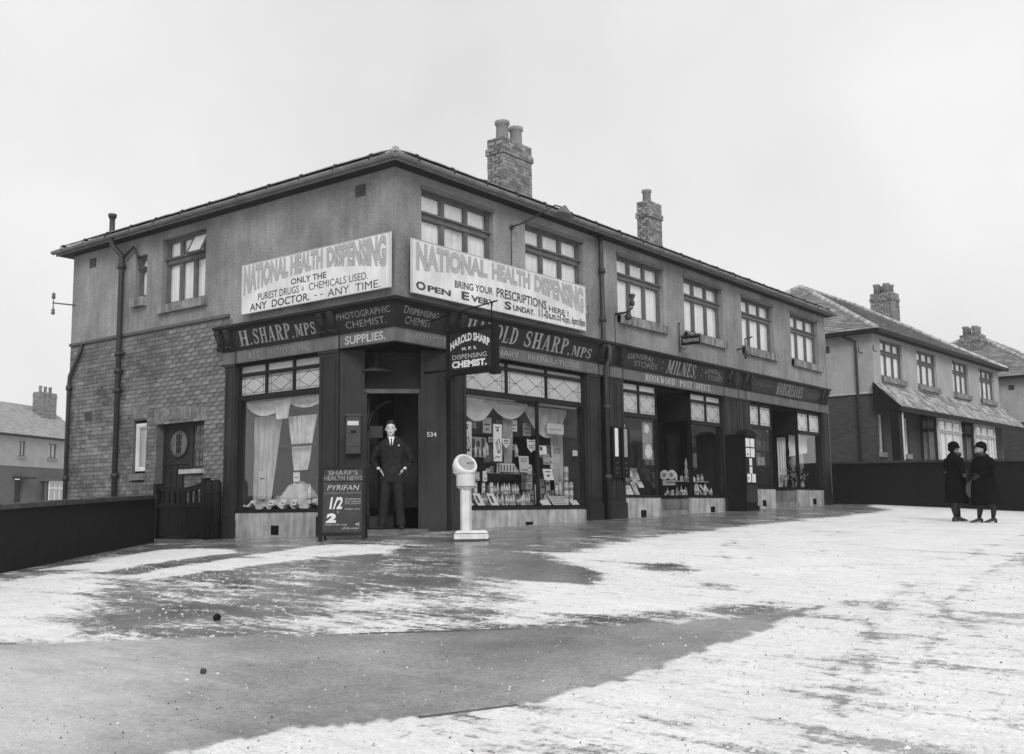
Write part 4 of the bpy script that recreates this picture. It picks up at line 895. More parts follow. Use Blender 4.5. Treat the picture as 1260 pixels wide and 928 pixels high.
# rainwater and soil pipes (fixed to the wall)
def pipe(parent, pts, r_, collars, name='downpipe', mt='iron'):
    mb = MB(); mb.tube(pts, r_, 12)
    for c in collars: c = Vector(c); mb.tube([c - Vector((0, 0, .05)), c + Vector((0, 0, .05))], r_ * 1.45, 12); mb.box(WORLD, c.x - .02, c.x + .12, c.y - .02 if parent is shop else c.y, c.y + .03, c.z - .02, c.z + .02)
    return mb.build(name, mt, parent)
pipe(shop, [(6.22, .17, 5.95), (6.22, .17, 5.7), (6.22, .15, 3.75), (6.2, -.0, 3.6), (6.2, -.0, 3.4), (6.18, .09, 3.2), (6.18, .09, G(6.2, 0) - .02)], .05, [(6.22, .16, 5.2), (6.22, .16, 4.2), (6.18, .09, 2.4), (6.18, .09, 1.0)])
PY = 7.87
pipe(shop, [(.02, 8.0, 6.45), (.02, 8.0, 6.02), (.02, 7.98, 5.83), (.18, PY, 5.62), (.18, PY, 5.4), (.18, PY, -.2)], .055, [(.18, PY, 5.4), (.18, PY, 3.6), (.18, PY, 3.25), (.18, PY, 2.85), (.18, PY, 1.15)], 'soil_pipe')
cw_ = MB(); cw_.lathe((.02, 8., 6.38), [(.06, 0), (.085, .05), (.085, .1), (.05, .11)], 12); cw_.tube([(.18, PY, 5.55), (.2, 7.5, 5.75), (.2, 7.3, 5.5)], .03, 8); cw_.tube([(.18, PY, 3.62), (.2, 7.7, 3.6)], .03, 8); cw_.build('pipe_cowl', 'iron', shop)
pipe(shop, [(.26, 9.35, 3.95), (.2, 9.4, 3.7), (.2, 9.70, 3.3), (.2, 9.72, 3.1), (.2, 9.72, -.3)], .042, [(.2, 9.72, 3.05), (.2, 9.72, 1.15)])
ib = empty('wire_bracket', (.28, 9.75, 4.85), 'small iron arm with two white telegraph insulators at the far end of the side wall', 'bracket')
b_ = MB(); b_.tube([(.28, 9.75, 4.85), (-.12, 9.95, 4.87)], .015, 6); b_.tube([(-.1, 9.94, 4.7), (-.1, 9.94, 5.05)], .012, 6); b_.build('arm', 'wood_band', ib)
for z in (4.68, 5.02): b_ = MB(); b_.lathe((-.1, 9.94, z - .06), [(.03, 0), (.045, .03), (.03, .06), (.04, .09), (.02, .13)], 8); b_.build('insulator', 'wood_band', ib)

# ================================================================== BANNERS
def banner(fr, u0, u1, z0, z1, label, left):
    v = W_ + .135; root = empty('painted_sign', fr(u0, v, z0), label, 'sign')
    b_ = MB(); b_.box(fr, u0, u1, v - .03, v, z0, z1); b_.build('board', 'banner', root)
    e = MB(); t_ = .012
    e.box(fr, u0, u1, v, v + .006, z0, z0 + t_); e.box(fr, u0, u1, v, v + .006, z1 - t_, z1); e.box(fr, u0, u0 + t_, v, v + .0055, z0 + t_, z1 - t_); e.box(fr, u1 - t_, u1, v, v + .0055, z0 + t_, z1 - t_); e.build('edge_bead', 'ban_grey', root)
    H = z1 - z0; W = u1 - u0
    def lt(s, a_, b_, c_, d_, m='ban_black', fat=.0, warp=None, vo=.002, sh=0.):
        if 'M' in s: fat = 0.0
        letters(root, 'lettering', [(txt(s, fat, sh), u0 + W * a_, u0 + W * b_, z0 + H * c_, z0 + H * d_, v + vo, warp)], m, fr, 0.0)
    if left:
        bot = lambda x: .35 + .25 * math.sin(3.14159 * min(max(x, 0), 1))
        words = (('NATIONAL', .015, .34), ('HEALTH', .355, .575), ('DISPENSING', .60, .975))
    else:
        bot = lambda x: .40 + .22 * math.sin(3.14159 * min(max(x + .0, 0), 1)) - .17 * max(0, x - .75) / .25 * .3
        words = (('NATIONAL', .02, .385), ('HEALTH', .41, .635), ('DISPENSING', .66, .985))
    for wd, a0, a1 in words:
        def wp(a_, b_, a0=a0, a1=a1):
            x = a0 + (a1 - a0) * a_; lo = bot(x); hi = .97 if left else .955
            y = lo + (hi - lo) * b_; return (x, y)
        for m_, fat, vo in (('ban_edge', .06, .002), ('ban_grey', .040, .0035)): letters(root, 'lettering', [(txt(wd, fat), u0, u1, z0, z1, v + vo, wp)], m_, fr, 0.0)
    if left:
        lt('ONLY THE', .36, .60, .40, .52, fat=.018, warp=lambda a_, b_: (a_, b_ + .0)); lt('PUREST DRUGS', .125, .415, .225, .365, fat=.008); lt('&', .435, .455, .24, .33, 'ban_edge'); lt('CHEMICALS USED.', .485, .865, .225, .36, fat=.008)
        lt('ANY  DOCTOR.', .065, .49, .04, .19, fat=.016); lt('- -', .52, .58, .10, .115, fat=.02); lt('ANY  TIME.', .61, .94, .035, .18, fat=.016)
    else:
        cur = lambda lo0, k0: (lambda a_, b_: (a_, b_ + k0 * math.sin(a_ * 3.1416)))
        lt('BRING YOUR', .21, .415, .275, .415, fat=.022, warp=lambda a_, b_: (a_, b_ + .25 * a_)); lt('PRESCRIPTIONS', .435, .735, .27, .46, fat=.022, warp=lambda a_, b_: (a_, b_ + .25 * math.sin(1.3 + a_ * 1.4) - .15)); lt('HERE !', .75, .88, .25, .37, fat=.022, warp=lambda a_, b_: (a_, b_ - .15 * a_))
        lt('O', .02, .066, .075, .235, fat=.04); lt('PEN', .075, .19, .085, .20, fat=.04); lt('E', .245, .285, .08, .24, fat=.04); lt('VERY', .295, .43, .085, .205, fat=.04); lt('S', .48, .52, .08, .25, fat=.04); lt('UNDAY.', .53, .66, .09, .21, fat=.04)
        lt('11-0', .685, .745, .08, .26, fat=.03); lt('a.m.', .748, .80, .09, .20, fat=.03); lt('to', .803, .82, .09, .24, fat=.02); lt('1-0', .823, .857, .08, .26, fat=.03); lt('pm.', .859, .889, .03, .19, fat=.03); lt('&', .892, .899, .1, .17); lt('6pm', .902, .940, .04, .26, fat=.03); lt('to', .943, .956, .09, .24, fat=.02); lt('8pm', .958, .993, .04, .26, fat=.03)
    return root
banner(FL, -3.96, -.25, 3.91, 4.82, 'long white painted sign "ONLY THE PUREST DRUGS" on the side wall, left of the corner', True)
banner(FR, .53, 5.58, 3.87, 4.775, 'long white painted sign "OPEN EVERY SUNDAY" on the front wall, right of the corner', False)

# ================================================================== HANGING SIGN
HX = .9; FH = F((HX, -.33, 0), (0, -1, 0), (-1, 0, 0))
hs = empty('hanging_sign', (HX, -.33, 2.5), 'dark projecting sign lettered HAROLD SHARP DISPENSING CHEMIST, hung over the pavement at the corner', 'sign')
b_ = MB(); b_.box(FH, .02, .94, -.04, .04, 2.58, 3.20); b_.build('sign_box', 'fascia', hs)
b_ = MB(); b_.box(FH, -.02, .98, -.05, .055, 3.18, 3.24); b_.box(FH, -.02, .98, -.05, .055, 2.50, 2.57); b_.box(FH, -.02, .03, -.05, .054, 2.57, 3.18); b_.box(FH, .90, .98, -.05, .054, 2.57, 3.18); b_.box(FH, .86, 1.0, -.06, .065, 2.46, 2.53); b_.box(FH, -.06, .06, -.06, .065, 2.44, 2.50); b_.build('frame', 'black', hs)
b_ = MB(); b_.tube([(HX, .2, 3.42), (HX, -.5, 3.52), (HX, -1.32, 3.60)], .012, 6); b_.tube([(HX, -.5, 3.22), (HX, -.5, 3.52)], .01, 6); b_.tube([(HX, -1.2, 3.22), (HX, -1.2, 3.58)], .01, 6); b_.tube([(HX, .2, 2.6), (HX, -.33, 2.6)], .02, 6); b_.build('bracket', 'black', hs)
ar = lambda k_: (lambda a_, b_: (a_, b_ + k_ * (math.sin(a_ * 3.1416) - .3)))
letters(hs, 'lettering', [(txt('HAROLD SHARP', .035), .06, .86, 2.93, 3.06, .043, ar(1.0))], 'banner', FH, 0.); letters(hs, 'lettering', [(txt('M. P. S.', .02), .30, .60, 2.88, 2.93, .043)], 'banner', FH, 0.)
letters(hs, 'lettering', [(txt('DISPENSING', .0), .10, .80, 2.745, 2.82, .043)], 'letter_hi', FH, 0.); letters(hs, 'lettering', [(txt('CHEMIST.', .05), .09, .80, 2.61, 2.72, .043)], 'banner', FH, 0.)

# ================================================================== LAMPS AND BRACKETS ON THE WALL
l1 = empty('wall_lamp', (3.33, .28, 5.54), 'swan-neck iron lamp with pale shade between the two nearest upper windows', 'lamp')
b_ = MB(); b_.tube([(3.33, .28, 5.54), (3.33, -.05, 5.58), (3.33, -.55, 5.72), (3.35, -.72, 5.78), (3.37, -.86, 5.72)], .014, 6); b_.lathe((3.33, .24, 5.54), [(.05, 0), (.04, .03)], 10, (0, -1, 0)); b_.tube([(3.33, .26, 5.5), (3.33, .26, 4.78)], .008, 5); b_.build('bracket', 'iron', l1)
b_ = MB(); b_.lathe((3.37, -.88, 5.56), [(.15, 0), (.15, .02), (.11, .1), (.05, .17), (.03, .2)], 16, (0.3, 0, 1)); b_.build('lamp_shade', 'wood_band', l1)
l2 = empty('wall_lamp', (6.9, .28, 4.44), 'small iron swing lamp beside the first upper window of the middle shop', 'lamp')
b_ = MB(); b_.tube([(6.9, .28, 4.42), (6.9, .0, 4.42), (6.92, -.12, 4.5), (6.92, -.12, 4.58)], .022, 6); b_.lathe((6.92, -.12, 4.55), [(.05, 0), (.06, .07), (.03, .12), (.075, .2), (.06, .24)], 10); b_.tube([(6.86, .27, 4.4), (6.86, .27, 3.8)], .007, 5); b_.ball((6.95, .0, 4.33), (.08, .08, .07), 8, 6); b_.build('lamp_body', 'iron', l2)
l3 = empty('wall_bracket', (12.57, .28, 4.3), 'small curled iron bracket beside the first upper window of the far shop', 'bracket')
b_ = MB(); b_.tube([(12.6, .28, 4.3), (12.6, .05, 4.32), (12.6, .05, 4.55), (12.6, -.15, 4.58)], .02, 6); b_.tube([(12.6, .05, 4.32), (12.6, .05, 4.05)], .03, 6); b_.tube([(12.6, .1, 4.3), (12.6, -.02, 4.22), (12.6, .05, 4.12)], .012, 6); b_.build('scroll', 'iron', l3)
ts = empty('telephone_sign', (9.53, .28, 4.2), 'small dark projecting TELEPHONE sign with scrolled iron top over the post office', 'sign')
FT = F((9.53, .22, 0), (0, -1, 0), (-1, 0, 0))
b_ = MB(); b_.box(FT, .05, .52, -.015, .015, 4.04, 4.24); b_.build('plate', 'black', ts)
b_ = MB(); b_.tube([FT(.0, 0, 3.9), FT(.0, 0, 4.55)], .014, 6); b_.tube([FT(0, 0, 4.26), FT(.55, 0, 4.26)], .012, 6); b_.tube([FT(.1, 0, 4.27), FT(.16, 0, 4.34), FT(.24, 0, 4.28), FT(.32, 0, 4.36), FT(.42, 0, 4.28)], .01, 6); b_.tube([FT(.02, 0, 4.0), FT(.12, 0, 3.95), FT(.18, 0, 4.02)], .01, 6); b_.ball(FT(0, 0, 4.56), .025, 8, 6); b_.build('scroll', 'iron', ts)
letters(ts, 'lettering', [(txt('TELEPHONE', .01), .08, .50, 4.10, 4.18, .018)], 'letter_hi', FT, 0.)

# ================================================================== NOTICE CABINET, STAMP MACHINES
cb = empty('notice_cabinet', (11.5, .1, G(11.5, 0)), 'tall black notice cabinet with white papers behind glass, between the middle and far shops', 'cabinet')
g0 = G(11.8, -.2)
b_ = MB(); b_.box(FR, 11.5, 12.12, -.12, .34, g0 - .05, 2.06); b_.box(FR, 11.46, 12.16, -.12, .38, 2.06, 2.10); b_.prism([FR(11.52, .385, 2.10), FR(12.12, .385, 2.10), FR(12.0, .385, 2.16), FR(11.82, .385, 2.22), FR(11.64, .385, 2.16)], (0, .3, 0)); b_.box(FR, 11.47, 12.15, -.12, .37, g0 - .05, g0 + .12); b_.build('case', 'black', cb)
b_ = MB(); b_.box(FR, 11.53, 12.09, .34, .352, .95, 2.04); b_.build('backboard', 'wood', cb)
b_ = MB(); b_.box(FR, 11.52, 12.10, .34, .36, .2 + g0, .90); b_.box(FR, 11.56, 12.06, .36, .368, .3 + g0, .86); b_.build('lower_panel', 'wood_mid', cb)
for (a_, b2, c_, d_) in ((11.55, 11.76, 1.80, 2.00), (11.80, 12.02, 1.80, 2.00), (11.55, 11.76, 1.56, 1.77), (11.80, 12.02, 1.56, 1.77), (11.72, 11.86, 1.36, 1.53), (11.72, 11.86, 1.17, 1.33), (11.58, 11.78, .96, 1.14 + .02), (11.83, 12.03, .96, 1.16)):
    p = MB(); p.box(FR, a_, b2, .352, .356, c_, d_); p.build('paper', 'white', cb)
b_ = MB(); b_.box(FR, 11.60, 11.68, .3565, .358, 1.60, 1.64); b_.box(FR, 11.62, 11.66, .3565, .358, 1.02, 1.08); b_.build('print', 'ban_black', cb)
for (u0, nm_, strip) in ((6.33, 'black wall notice board with one long white strip, nearest the downpipe by the middle shop', 'white'), (6.68, 'black wall notice board with a narrow grey strip, nearest the post office window', 'greyc')):
    nb = empty('notice_board', FR(u0, -.14, 1.1), nm_, 'notice board')
    b_ = MB(); b_.box(FR, u0, u0 + .28, -.17, -.06, 1.0, 2.02); b_.build('board', 'black', nb)
    b_ = MB(); b_.box(FR, u0 + .08, u0 + .20, -.06, -.054, 1.42, 1.99); b_.build('strip', strip, nb)
    b_ = MB(); [b_.box(FR, u0 + .09, u0 + .19, -.06, -.053, 1.08 + .1 * q, 1.11 + .1 * q) for q in range(3)]; b_.build('dial', 'iron', nb)

# ================================================================== WEIGHING SCALE
sx, sy = -.10, -1.60; sz = G(sx, sy); FS = F((sx, sy, sz), (math.cos(R(-52)), math.sin(R(-52)), 0), (-math.cos(R(38)), -math.sin(R(38)), 0))
wsn = empty('weighing_scale', (sx, sy, sz), 'white enamelled pavement weighing machine with round tilted dial, right of the corner doorway', 'weighing scale')
b_ = MB(); b_.box(FS, -.24, .24, -.22, .22, 0, .09)
n = len(b_.v); lo = [FS(u, v, .09) for u, v in ((-.24, -.22), (.24, -.22), (.24, .22), (-.24, .22))]; hi = [FS(u, v, .13) for u, v in ((-.2, -.18), (.2, -.18), (.2, .18), (-.2, .18))]; b_.v += lo + hi
for f in ((0, 1, 5, 4), (1, 2, 6, 5), (2, 3, 7, 6), (3, 0, 4, 7), (4, 5, 6, 7)): b_.f.append(tuple(n + i for i in f)); b_.sm.append(False)
b_.build('base', 'enamel', wsn)
b_ = MB(); b_.box(FS, -.243, .243, -.223, .223, .086, .094); b_.box(FS, -.25, .25, -.23, .23, -.02, .012); b_.build('base_joint', 'iron', wsn)
b_ = MB(); n = 0; b_.prism([FS(-.14, -.06, .12), FS(-.04, -.09, .12), FS(.0, -.02, .12), FS(-.03, .07, .12), FS(-.13, .08, .12), FS(-.16, .02, .12)], (0, 0, .60)); b_.build('column', 'enamel', wsn)
b_ = MB(); b_.lathe(FS(-.08, 0, .715), [(.07, -.03), (.09, 0), (.125, .02), (.135, .05), (.135, .22), (.15, .25)], 24); b_.build('collar', 'enamel', wsn)
b_ = MB(); b_.lathe(FS(-.08, 0, .745), [(.137, 0), (.137, .006)], 24); b_.lathe(FS(-.08, 0, .93), [(.137, 0), (.137, .005)], 24); b_.build('collar_seam', 'iron', wsn)
ax = (FS.n * .70 + FS.r * .42 + Vector((0, 0, .58))).normalized(); hc = FS(-.095, 0, 1.04)
b_ = MB(); b_.lathe(hc - ax * .13, [(.06, -.05), (.13, .0), (.165, .07), (.178, .14), (.172, .19), (.155, .21), (.135, .212), (.128, .198)], 28, ax); b_.lathe(FS(-.115, -.02, .93), [(.13, 0), (.152, .02), (.135, .06)], 24); b_.build('dial_housing', 'enamel', wsn)
b_ = MB(); b_.lathe(hc - ax * .13, [(.13, .196), (.13, .202)], 28, ax); b_.build('dial_glass', 'dial', wsn)
b_ = MB(); b_.tube([hc + ax * .076, hc + ax * .076 + FS.r * .1], .005, 4)
b_.build('pointer', 'black', wsn)

# ================================================================== CHALKBOARD
p0 = Vector((-1.06, .50, 0)); p1 = Vector((-.66, -.0, 0)); br_ = (p1 - p0).normalized(); bn = Vector((br_.y, -br_.x, 0)); bn = bn if bn.dot(Vector((-1, -1, 0))) > 0 else -bn
FB_ = F((p0.x, p0.y, G(-.86, .25)), br_, bn); BW = (p1 - p0).length
ck = empty('chalkboard_sign', FB_(BW / 2, 0, 0), "standing black chalkboard headed SHARP'S HEALTH NEWS, on the pavement left of the doorway", 'sign')
def lean(z): return -.10 * z / 1.1
class FLn(F):
    def __call__(s, u, v, z): return F.__call__(s, u, v + lean(z), z)
FK = FLn(FB_.o, FB_.r, FB_.n)
b_ = MB(); b_.box(FK, 0, BW, -.02, 0, .10, 1.06); b_.build('board', 'chalkboard', ck)
b_ = MB(); b_.box(FK, -.02, .03, -.03, .012, -.02, 1.07); b_.box(FK, BW - .03, BW + .02, -.03, .012, -.02, 1.07); b_.box(FK, .03, BW - .03, -.03, .0115, 1.05, 1.08); b_.box(FK, .03, BW - .03, -.03, .0115, .07, .12); b_.box(FK, .03, BW - .03, 0, .008, .865, .875); b_.build('frame', 'wood', ck)
b_ = MB()
for u in (.0, BW - .02): b_.prism([FB_(u, -.42, 0), FB_(u, -.39, 0), FB_(u, -.11, 1.02), FB_(u, -.14, 1.02)], FB_.r * .03)
b_.build('rear_leg', 'wood', ck)
def ch(s, a_, b2, c_, d_, m='letter_hi', fat=0., sh=0., warp=None): letters(ck, 'chalk_writing', [(txt(s, fat, sh), BW * a_, BW * b2, c_, d_, .003, warp)], m, FK, 0.)
ch("SHARP'S", .16, .84, .965, 1.035, 'letter'); ch('HEALTH NEWS', .06, .95, .885, .95, 'letter')
ch('PYRIFAN', .14, .88, .74, .815, 'letter_hi', 0., .2); ch('(THROAT & MOUTH)', .08, .92, .675, .715, 'letter_dim', 0, .3)
ch('1/2', .2, .5, .46, .64, 'banner', .03, .2); ch('D', .38, .43, .40, .44); ch('2', .12, .36, .26, .40, 'banner', .07, .1)
for k_, (s_, z_) in enumerate((('Tablets', .61), ('that relieve', .575), ('all pains', .54), ('large size', .46))): ch(s_, .55, .92, z_ - .014, z_ + .014, 'letter_hi', 0, .3)
ch('Keeps colds away', .1, .62, .215, .25, 'letter_hi', 0, .3); ch('all the winter', .50, .9, .165, .2, 'letter_hi', 0, .3); ch('<', .80, .9, .215, .26, 'letter_hi', .03)

# ================================================================== GATE, POSTS, BOUNDARY WALLS
def rubble_wall(pts, h, th, name, label, bh=.15, bl=.34, cop=True, mt='dirtwall', top=None):
    root = empty(name, (pts[0][0], pts[0][1], G(*pts[0])), label, 'wall')
    segs = []
    for a_, b_ in zip(pts, pts[1:]):
        a_ = Vector((a_[0], a_[1], 0)); b_ = Vector((b_[0], b_[1], 0)); n = max(1, int((b_ - a_).length / 1.6))
        for i in range(n): segs.append((a_.lerp(b_, i / n), a_.lerp(b_, (i + 1) / n)))
    tot = 0; big = []
    cr = MB(); blocks = []
    for a_, b_ in segs:
        d = b_ - a_; L_ = d.length; d.normalize(); nv = Vector((-d.y, d.x, 0)); nv = nv if nv.dot(Vector((CAM.x, CAM.y, 0)) - a_) > 0 else -nv
        za, zb = G(a_.x, a_.y), G(b_.x, b_.y)
        def P(u, v, z): return a_ + d * u + nv * v + Vector((0, 0, za + (zb - za) * u / L_ + z))
        class Q: pass
        q = Q.__new__(Q); 
        cr.box(P, 0, L_, -th, -.02, -.3, h)
        row = 0; z = -.12
        while z < h - .02:
            u = -(row % 2) * bl * .5
            while u < L_ - .02:
                lu = bl * random.uniform(.8, 1.25); s_, e_ = max(u, 0), min(u + lu, L_)
                if e_ - s_ > .06: blocks.append((P, s_ + .006, e_ - .006, z + .006, min(z + bh, h) - .006))
                u += lu
            z += bh; row += 1
        if cop:
            u = 0
            while u < L_ - .05: e_ = min(u + .55, L_); c = MB(); c.box(P, u + .005, e_ - .005, -th - .03, .03, h, h + .06 + random.uniform(-.006, .01)); c.build('coping_stone', 'coping', root); u = e_
    core = cr.build('core', 'mortar_dark', root)
    if len(blocks) > 290: jn = MB()
    for i, (P, s_, e_, z0_, z1_) in enumerate(blocks):
        if i < 290: m_ = MB()
        else: m_ = jn
        m_.box(P, s_, e_, -.03, random.uniform(-.012, .012), z0_, z1_)
        if i < 290: m_.build('stone', mt, root)
    if len(blocks) > 290: tag(jn.build('stonework', mt, root), kind='stuff')
    return root
M['mortar_dark'] = mat('sooty_joint', .007, .95, .3, 6.)
rubble_wall([(-.30, 5.72), (-4.79, 2.08), (-9.6, -1.75)], .79, .22, 'garden_wall', 'low soot-black stone wall with coping running from the side gate to the left edge')
rubble_wall([(18.62, .34), (17.23, -2.54), (15.52, -4.97), (11.6, -10.0)], 1.16, .25, 'garden_wall', 'long soot-black stone wall behind the two women, right of the shops', bh=.15, bl=.4)
gt_ = empty('garden_gate', (0, 6.2, G(0, 6)), 'dark wooden gate with short top bars beside the side door', 'gate')
FG = F((.0, 0, G(0, 5.3)), (0, -1, 0), (-1, 0, 0))
nbd = 9
for i in range(nbd):
    a_ = -6.05 + i * 1.30 / nbd; b_ = MB(); b_.box(FG, a_ + .004, a_ + 1.30 / nbd - .004, -.02, .005 + .003 * (i % 2), .08, .62); b_.build('board', 'black', gt_)
def tz_(u): return .93 + .10 * ((u + 5.4) / .65) ** 2 * (1 if u > -5.4 else .6)
b_ = MB(); b_.box(FG, -6.08, -4.73, -.045, .025, .60, .68); b_.box(FG, -6.08, -4.73, -.046, -.02, .18, .26)
for i in range(12):
    a_ = -6.08 + 1.35 * i / 12; c_ = a_ + 1.35 / 12; n = len(b_.v)
    for (u, z) in ((a_, tz_(a_)), (c_, tz_(c_))):
        for v in (-.04, .02): b_.v += [FG(u, v, z - .06), FG(u, v, z + .03)]
    for f in ((0, 4, 5, 1), (2, 3, 7, 6), (1, 5, 7, 3), (0, 2, 6, 4)): b_.f.append(tuple(n + k_ for k_ in f)); b_.sm.append(False)
b_.build('rail', 'black', gt_)
for i in range(8):
    u = -5.98 + i * .165; b_ = MB(); b_.box(FG, u, u + .055, -.03, .01, .68, tz_(u) - .05); b_.build('picket', 'black', gt_)
for u0, u1, hh in ((-6.20, -6.09, 1.05), (-4.74, -4.64, 1.12)): b_ = MB(); b_.box(FG, u0, u1, -.08, .05, -.1, hh); b_.build('stile', 'black', gt_)
for y_, lab in ((4.55, 'round-topped dark timber post nearest the gate'), (4.36, 'round-topped dark timber post touching the shopfront')):
    q = MB(); q.tube([(.0, y_, G(0, y_) - .1), (.0, y_, G(0, y_) + .99), (0, y_, G(0, y_) + 1.06)], [.085, .085, .05], 14); q.tube([(0, y_, G(0, y_) + .80), (0, y_, G(0, y_) + .84)], .092, 14); o = q.build('gate_post', 'black', None, (0, y_, G(0, y_))); tag(o, lab, 'post', 'posts beside the side gate')
th_ = MB(); th_.box(FG, -6.2, -4.6, -.14, .10, -.1, .03); tag(th_.build('threshold_stone', 'step', None, (0, 5.4, G(0, 5.4))), 'worn stone threshold under the side gate', 'step')

# two stray stones on the footway
for (x, y, s_, lab) in ((-6.33, -4.08, .035, 'dark angular stone lying on the wet forecourt'), (-7.63, -5.67, .022, 'small pale stone lying on the near footway')):
    q = MB(); q.ball((x, y, G(x, y) + s_ * .7), (s_, s_ * .8, s_), 7, 5)
    for v in q.v: v += Vector((random.uniform(-1, 1), random.uniform(-1, 1), random.uniform(-1, 1))) * s_ * .2
    tag(q.build('loose_stone', 'black' if s_ > .03 else 'coping', None, (x, y, G(x, y))), lab, 'stone')
#PART2
ORD = ['first', 'second', 'third', 'fourth', 'fifth', 'sixth', 'seventh', 'eighth', 'ninth']
# ================================================================== WINDOW DISPLAYS
def card(name, label, cat, fr, u0, u1, z0, z1, v, m='white', marks=(), lean_=0.0, parent=None, group=None, th=.012):
    class K(F):
        def __call__(s, u, vv_, z): return F.__call__(s, u, vv_ - lean_ * (z - z0), z)
    k = K(fr.o, fr.r, fr.n)
    r_ = empty(name, fr(( u0 + u1) / 2, v, z0), label, cat, group)
    b_ = MB(); b_.box(k, u0, u1, v - th, v, z0, z1); b_.build('board', m, r_)
    if marks:
        b_ = MB()
        for i, (a_, b2, c_, d_) in enumerate(marks):
            e = .0012 + .0004 * i
            b_.poly([k(u0 + (u1 - u0) * a_, v + e, z0 + (z1 - z0) * c_), k(u0 + (u1 - u0) * b2, v + e, z0 + (z1 - z0) * c_), k(u0 + (u1 - u0) * b2, v + e, z0 + (z1 - z0) * d_), k(u0 + (u1 - u0) * a_, v + e, z0 + (z1 - z0) * d_)])
        b_.build('print', 'ban_black', r_)
    return r_
def bottle(fr, u, v, z, h, r_, label, m='targlass', group=None, cat='bottle', neck=True):
    p = fr(u, v, z); b_ = MB()
    if neck: b_.lathe(p, [(r_ * .95, 0), (r_, .01), (r_, h * .6), (r_ * .45, h * .74), (r_ * .36, h * .78), (r_ * .36, h * .93)], 10)
    else: b_.lathe(p, [(r_ * .97, 0), (r_, .006), (r_, h * .82), (r_ * .8, h * .86)], 10)
    root = empty('bottle' if neck else 'jar', p, label, cat, group); b_.build('body', m, root)
    c = MB(); rr = r_ * (.42 if neck else .85); c.lathe(p, [(rr, h * (.92 if neck else .86)), (rr, h)], 10); c.build('stopper' if neck else 'lid', 'iron' if neck else 'cream', root)
    if h > .12: l_ = MB(); l_.lathe(p, [(r_ * 1.01, h * .18), (r_ * 1.01, h * .5)], 10); l_.build('label', 'cream', root)
    return root
tx_ = [(.12, .88, .82, .86), (.12, .8, .72, .75), (.12, .7, .64, .67), (.2, .8, .12, .18)]
S = -.25                                       # shelf items stand this much left of the first estimate (closer to the glass)
for (u0, lab) in ((2.33, "tall white showcard with slanting black box, just right of the weighing scale's dial"), (3.18, 'tall white showcard with slanting black box, in the middle of the chemist window')):
    r_ = card('showcard', lab, 'showcard', FR, u0 + S + .02, u0 + S + .26, 1.24, 1.9, -.42, 'white', [(.2, .7, .9, .93), (.35, .6, .80, .88), (.45, .8, .22, .27), (.2, .75, .1, .13)])
    o_ = MB(); c = FR(u0 + S + .15, -.416, 1.52)
    for p, q in (((-.07, .04), (.02, .12)), ((.02, .12), (.08, -.06)), ((.08, -.06), (-.02, -.12)), ((-.02, -.12), (-.07, .04)), ((-.04, .06), (.03, -.1))):
        o_.tube([c + Vector((p[0], 0, p[1])), c + Vector((q[0], 0, q[1]))], .007, 4)
    o_.build('box_drawing', 'ban_black', r_)
for (a_, b2, c_, d_, lab) in ((3.48, 3.70, 1.48, 1.66, 'small shield-shaped white price ticket beside the middle showcard'), (4.22, 4.48, 1.43, 1.68, 'large shield-shaped white price ticket near the window division')):
    m_ = (a_ + b2) / 2 + S; h_ = (b2 - a_) / 2
    b_ = MB(); b_.prism([FR(m_ - h_, -.44, d_), FR(m_, -.44, d_ - .02), FR(m_ + h_, -.44, d_), FR(m_ + h_ * .9, -.44, c_ + .09), FR(m_, -.44, c_), FR(m_ - h_ * .9, -.44, c_ + .09)][::-1], (0, .01, 0))
    o = b_.build('board', 'white', None, FR(m_, -.44, c_)); o.name = 'price_ticket'; tag(o, lab, 'ticket')
    t_ = MB(); [t_.box(FR, m_ - h_ * .6, m_ + h_ * .6, -.44, -.4385, z, z + .016) for z in (c_ + .08, c_ + .12, d_ - .05)]; q = t_.build('print', 'ban_black', o)
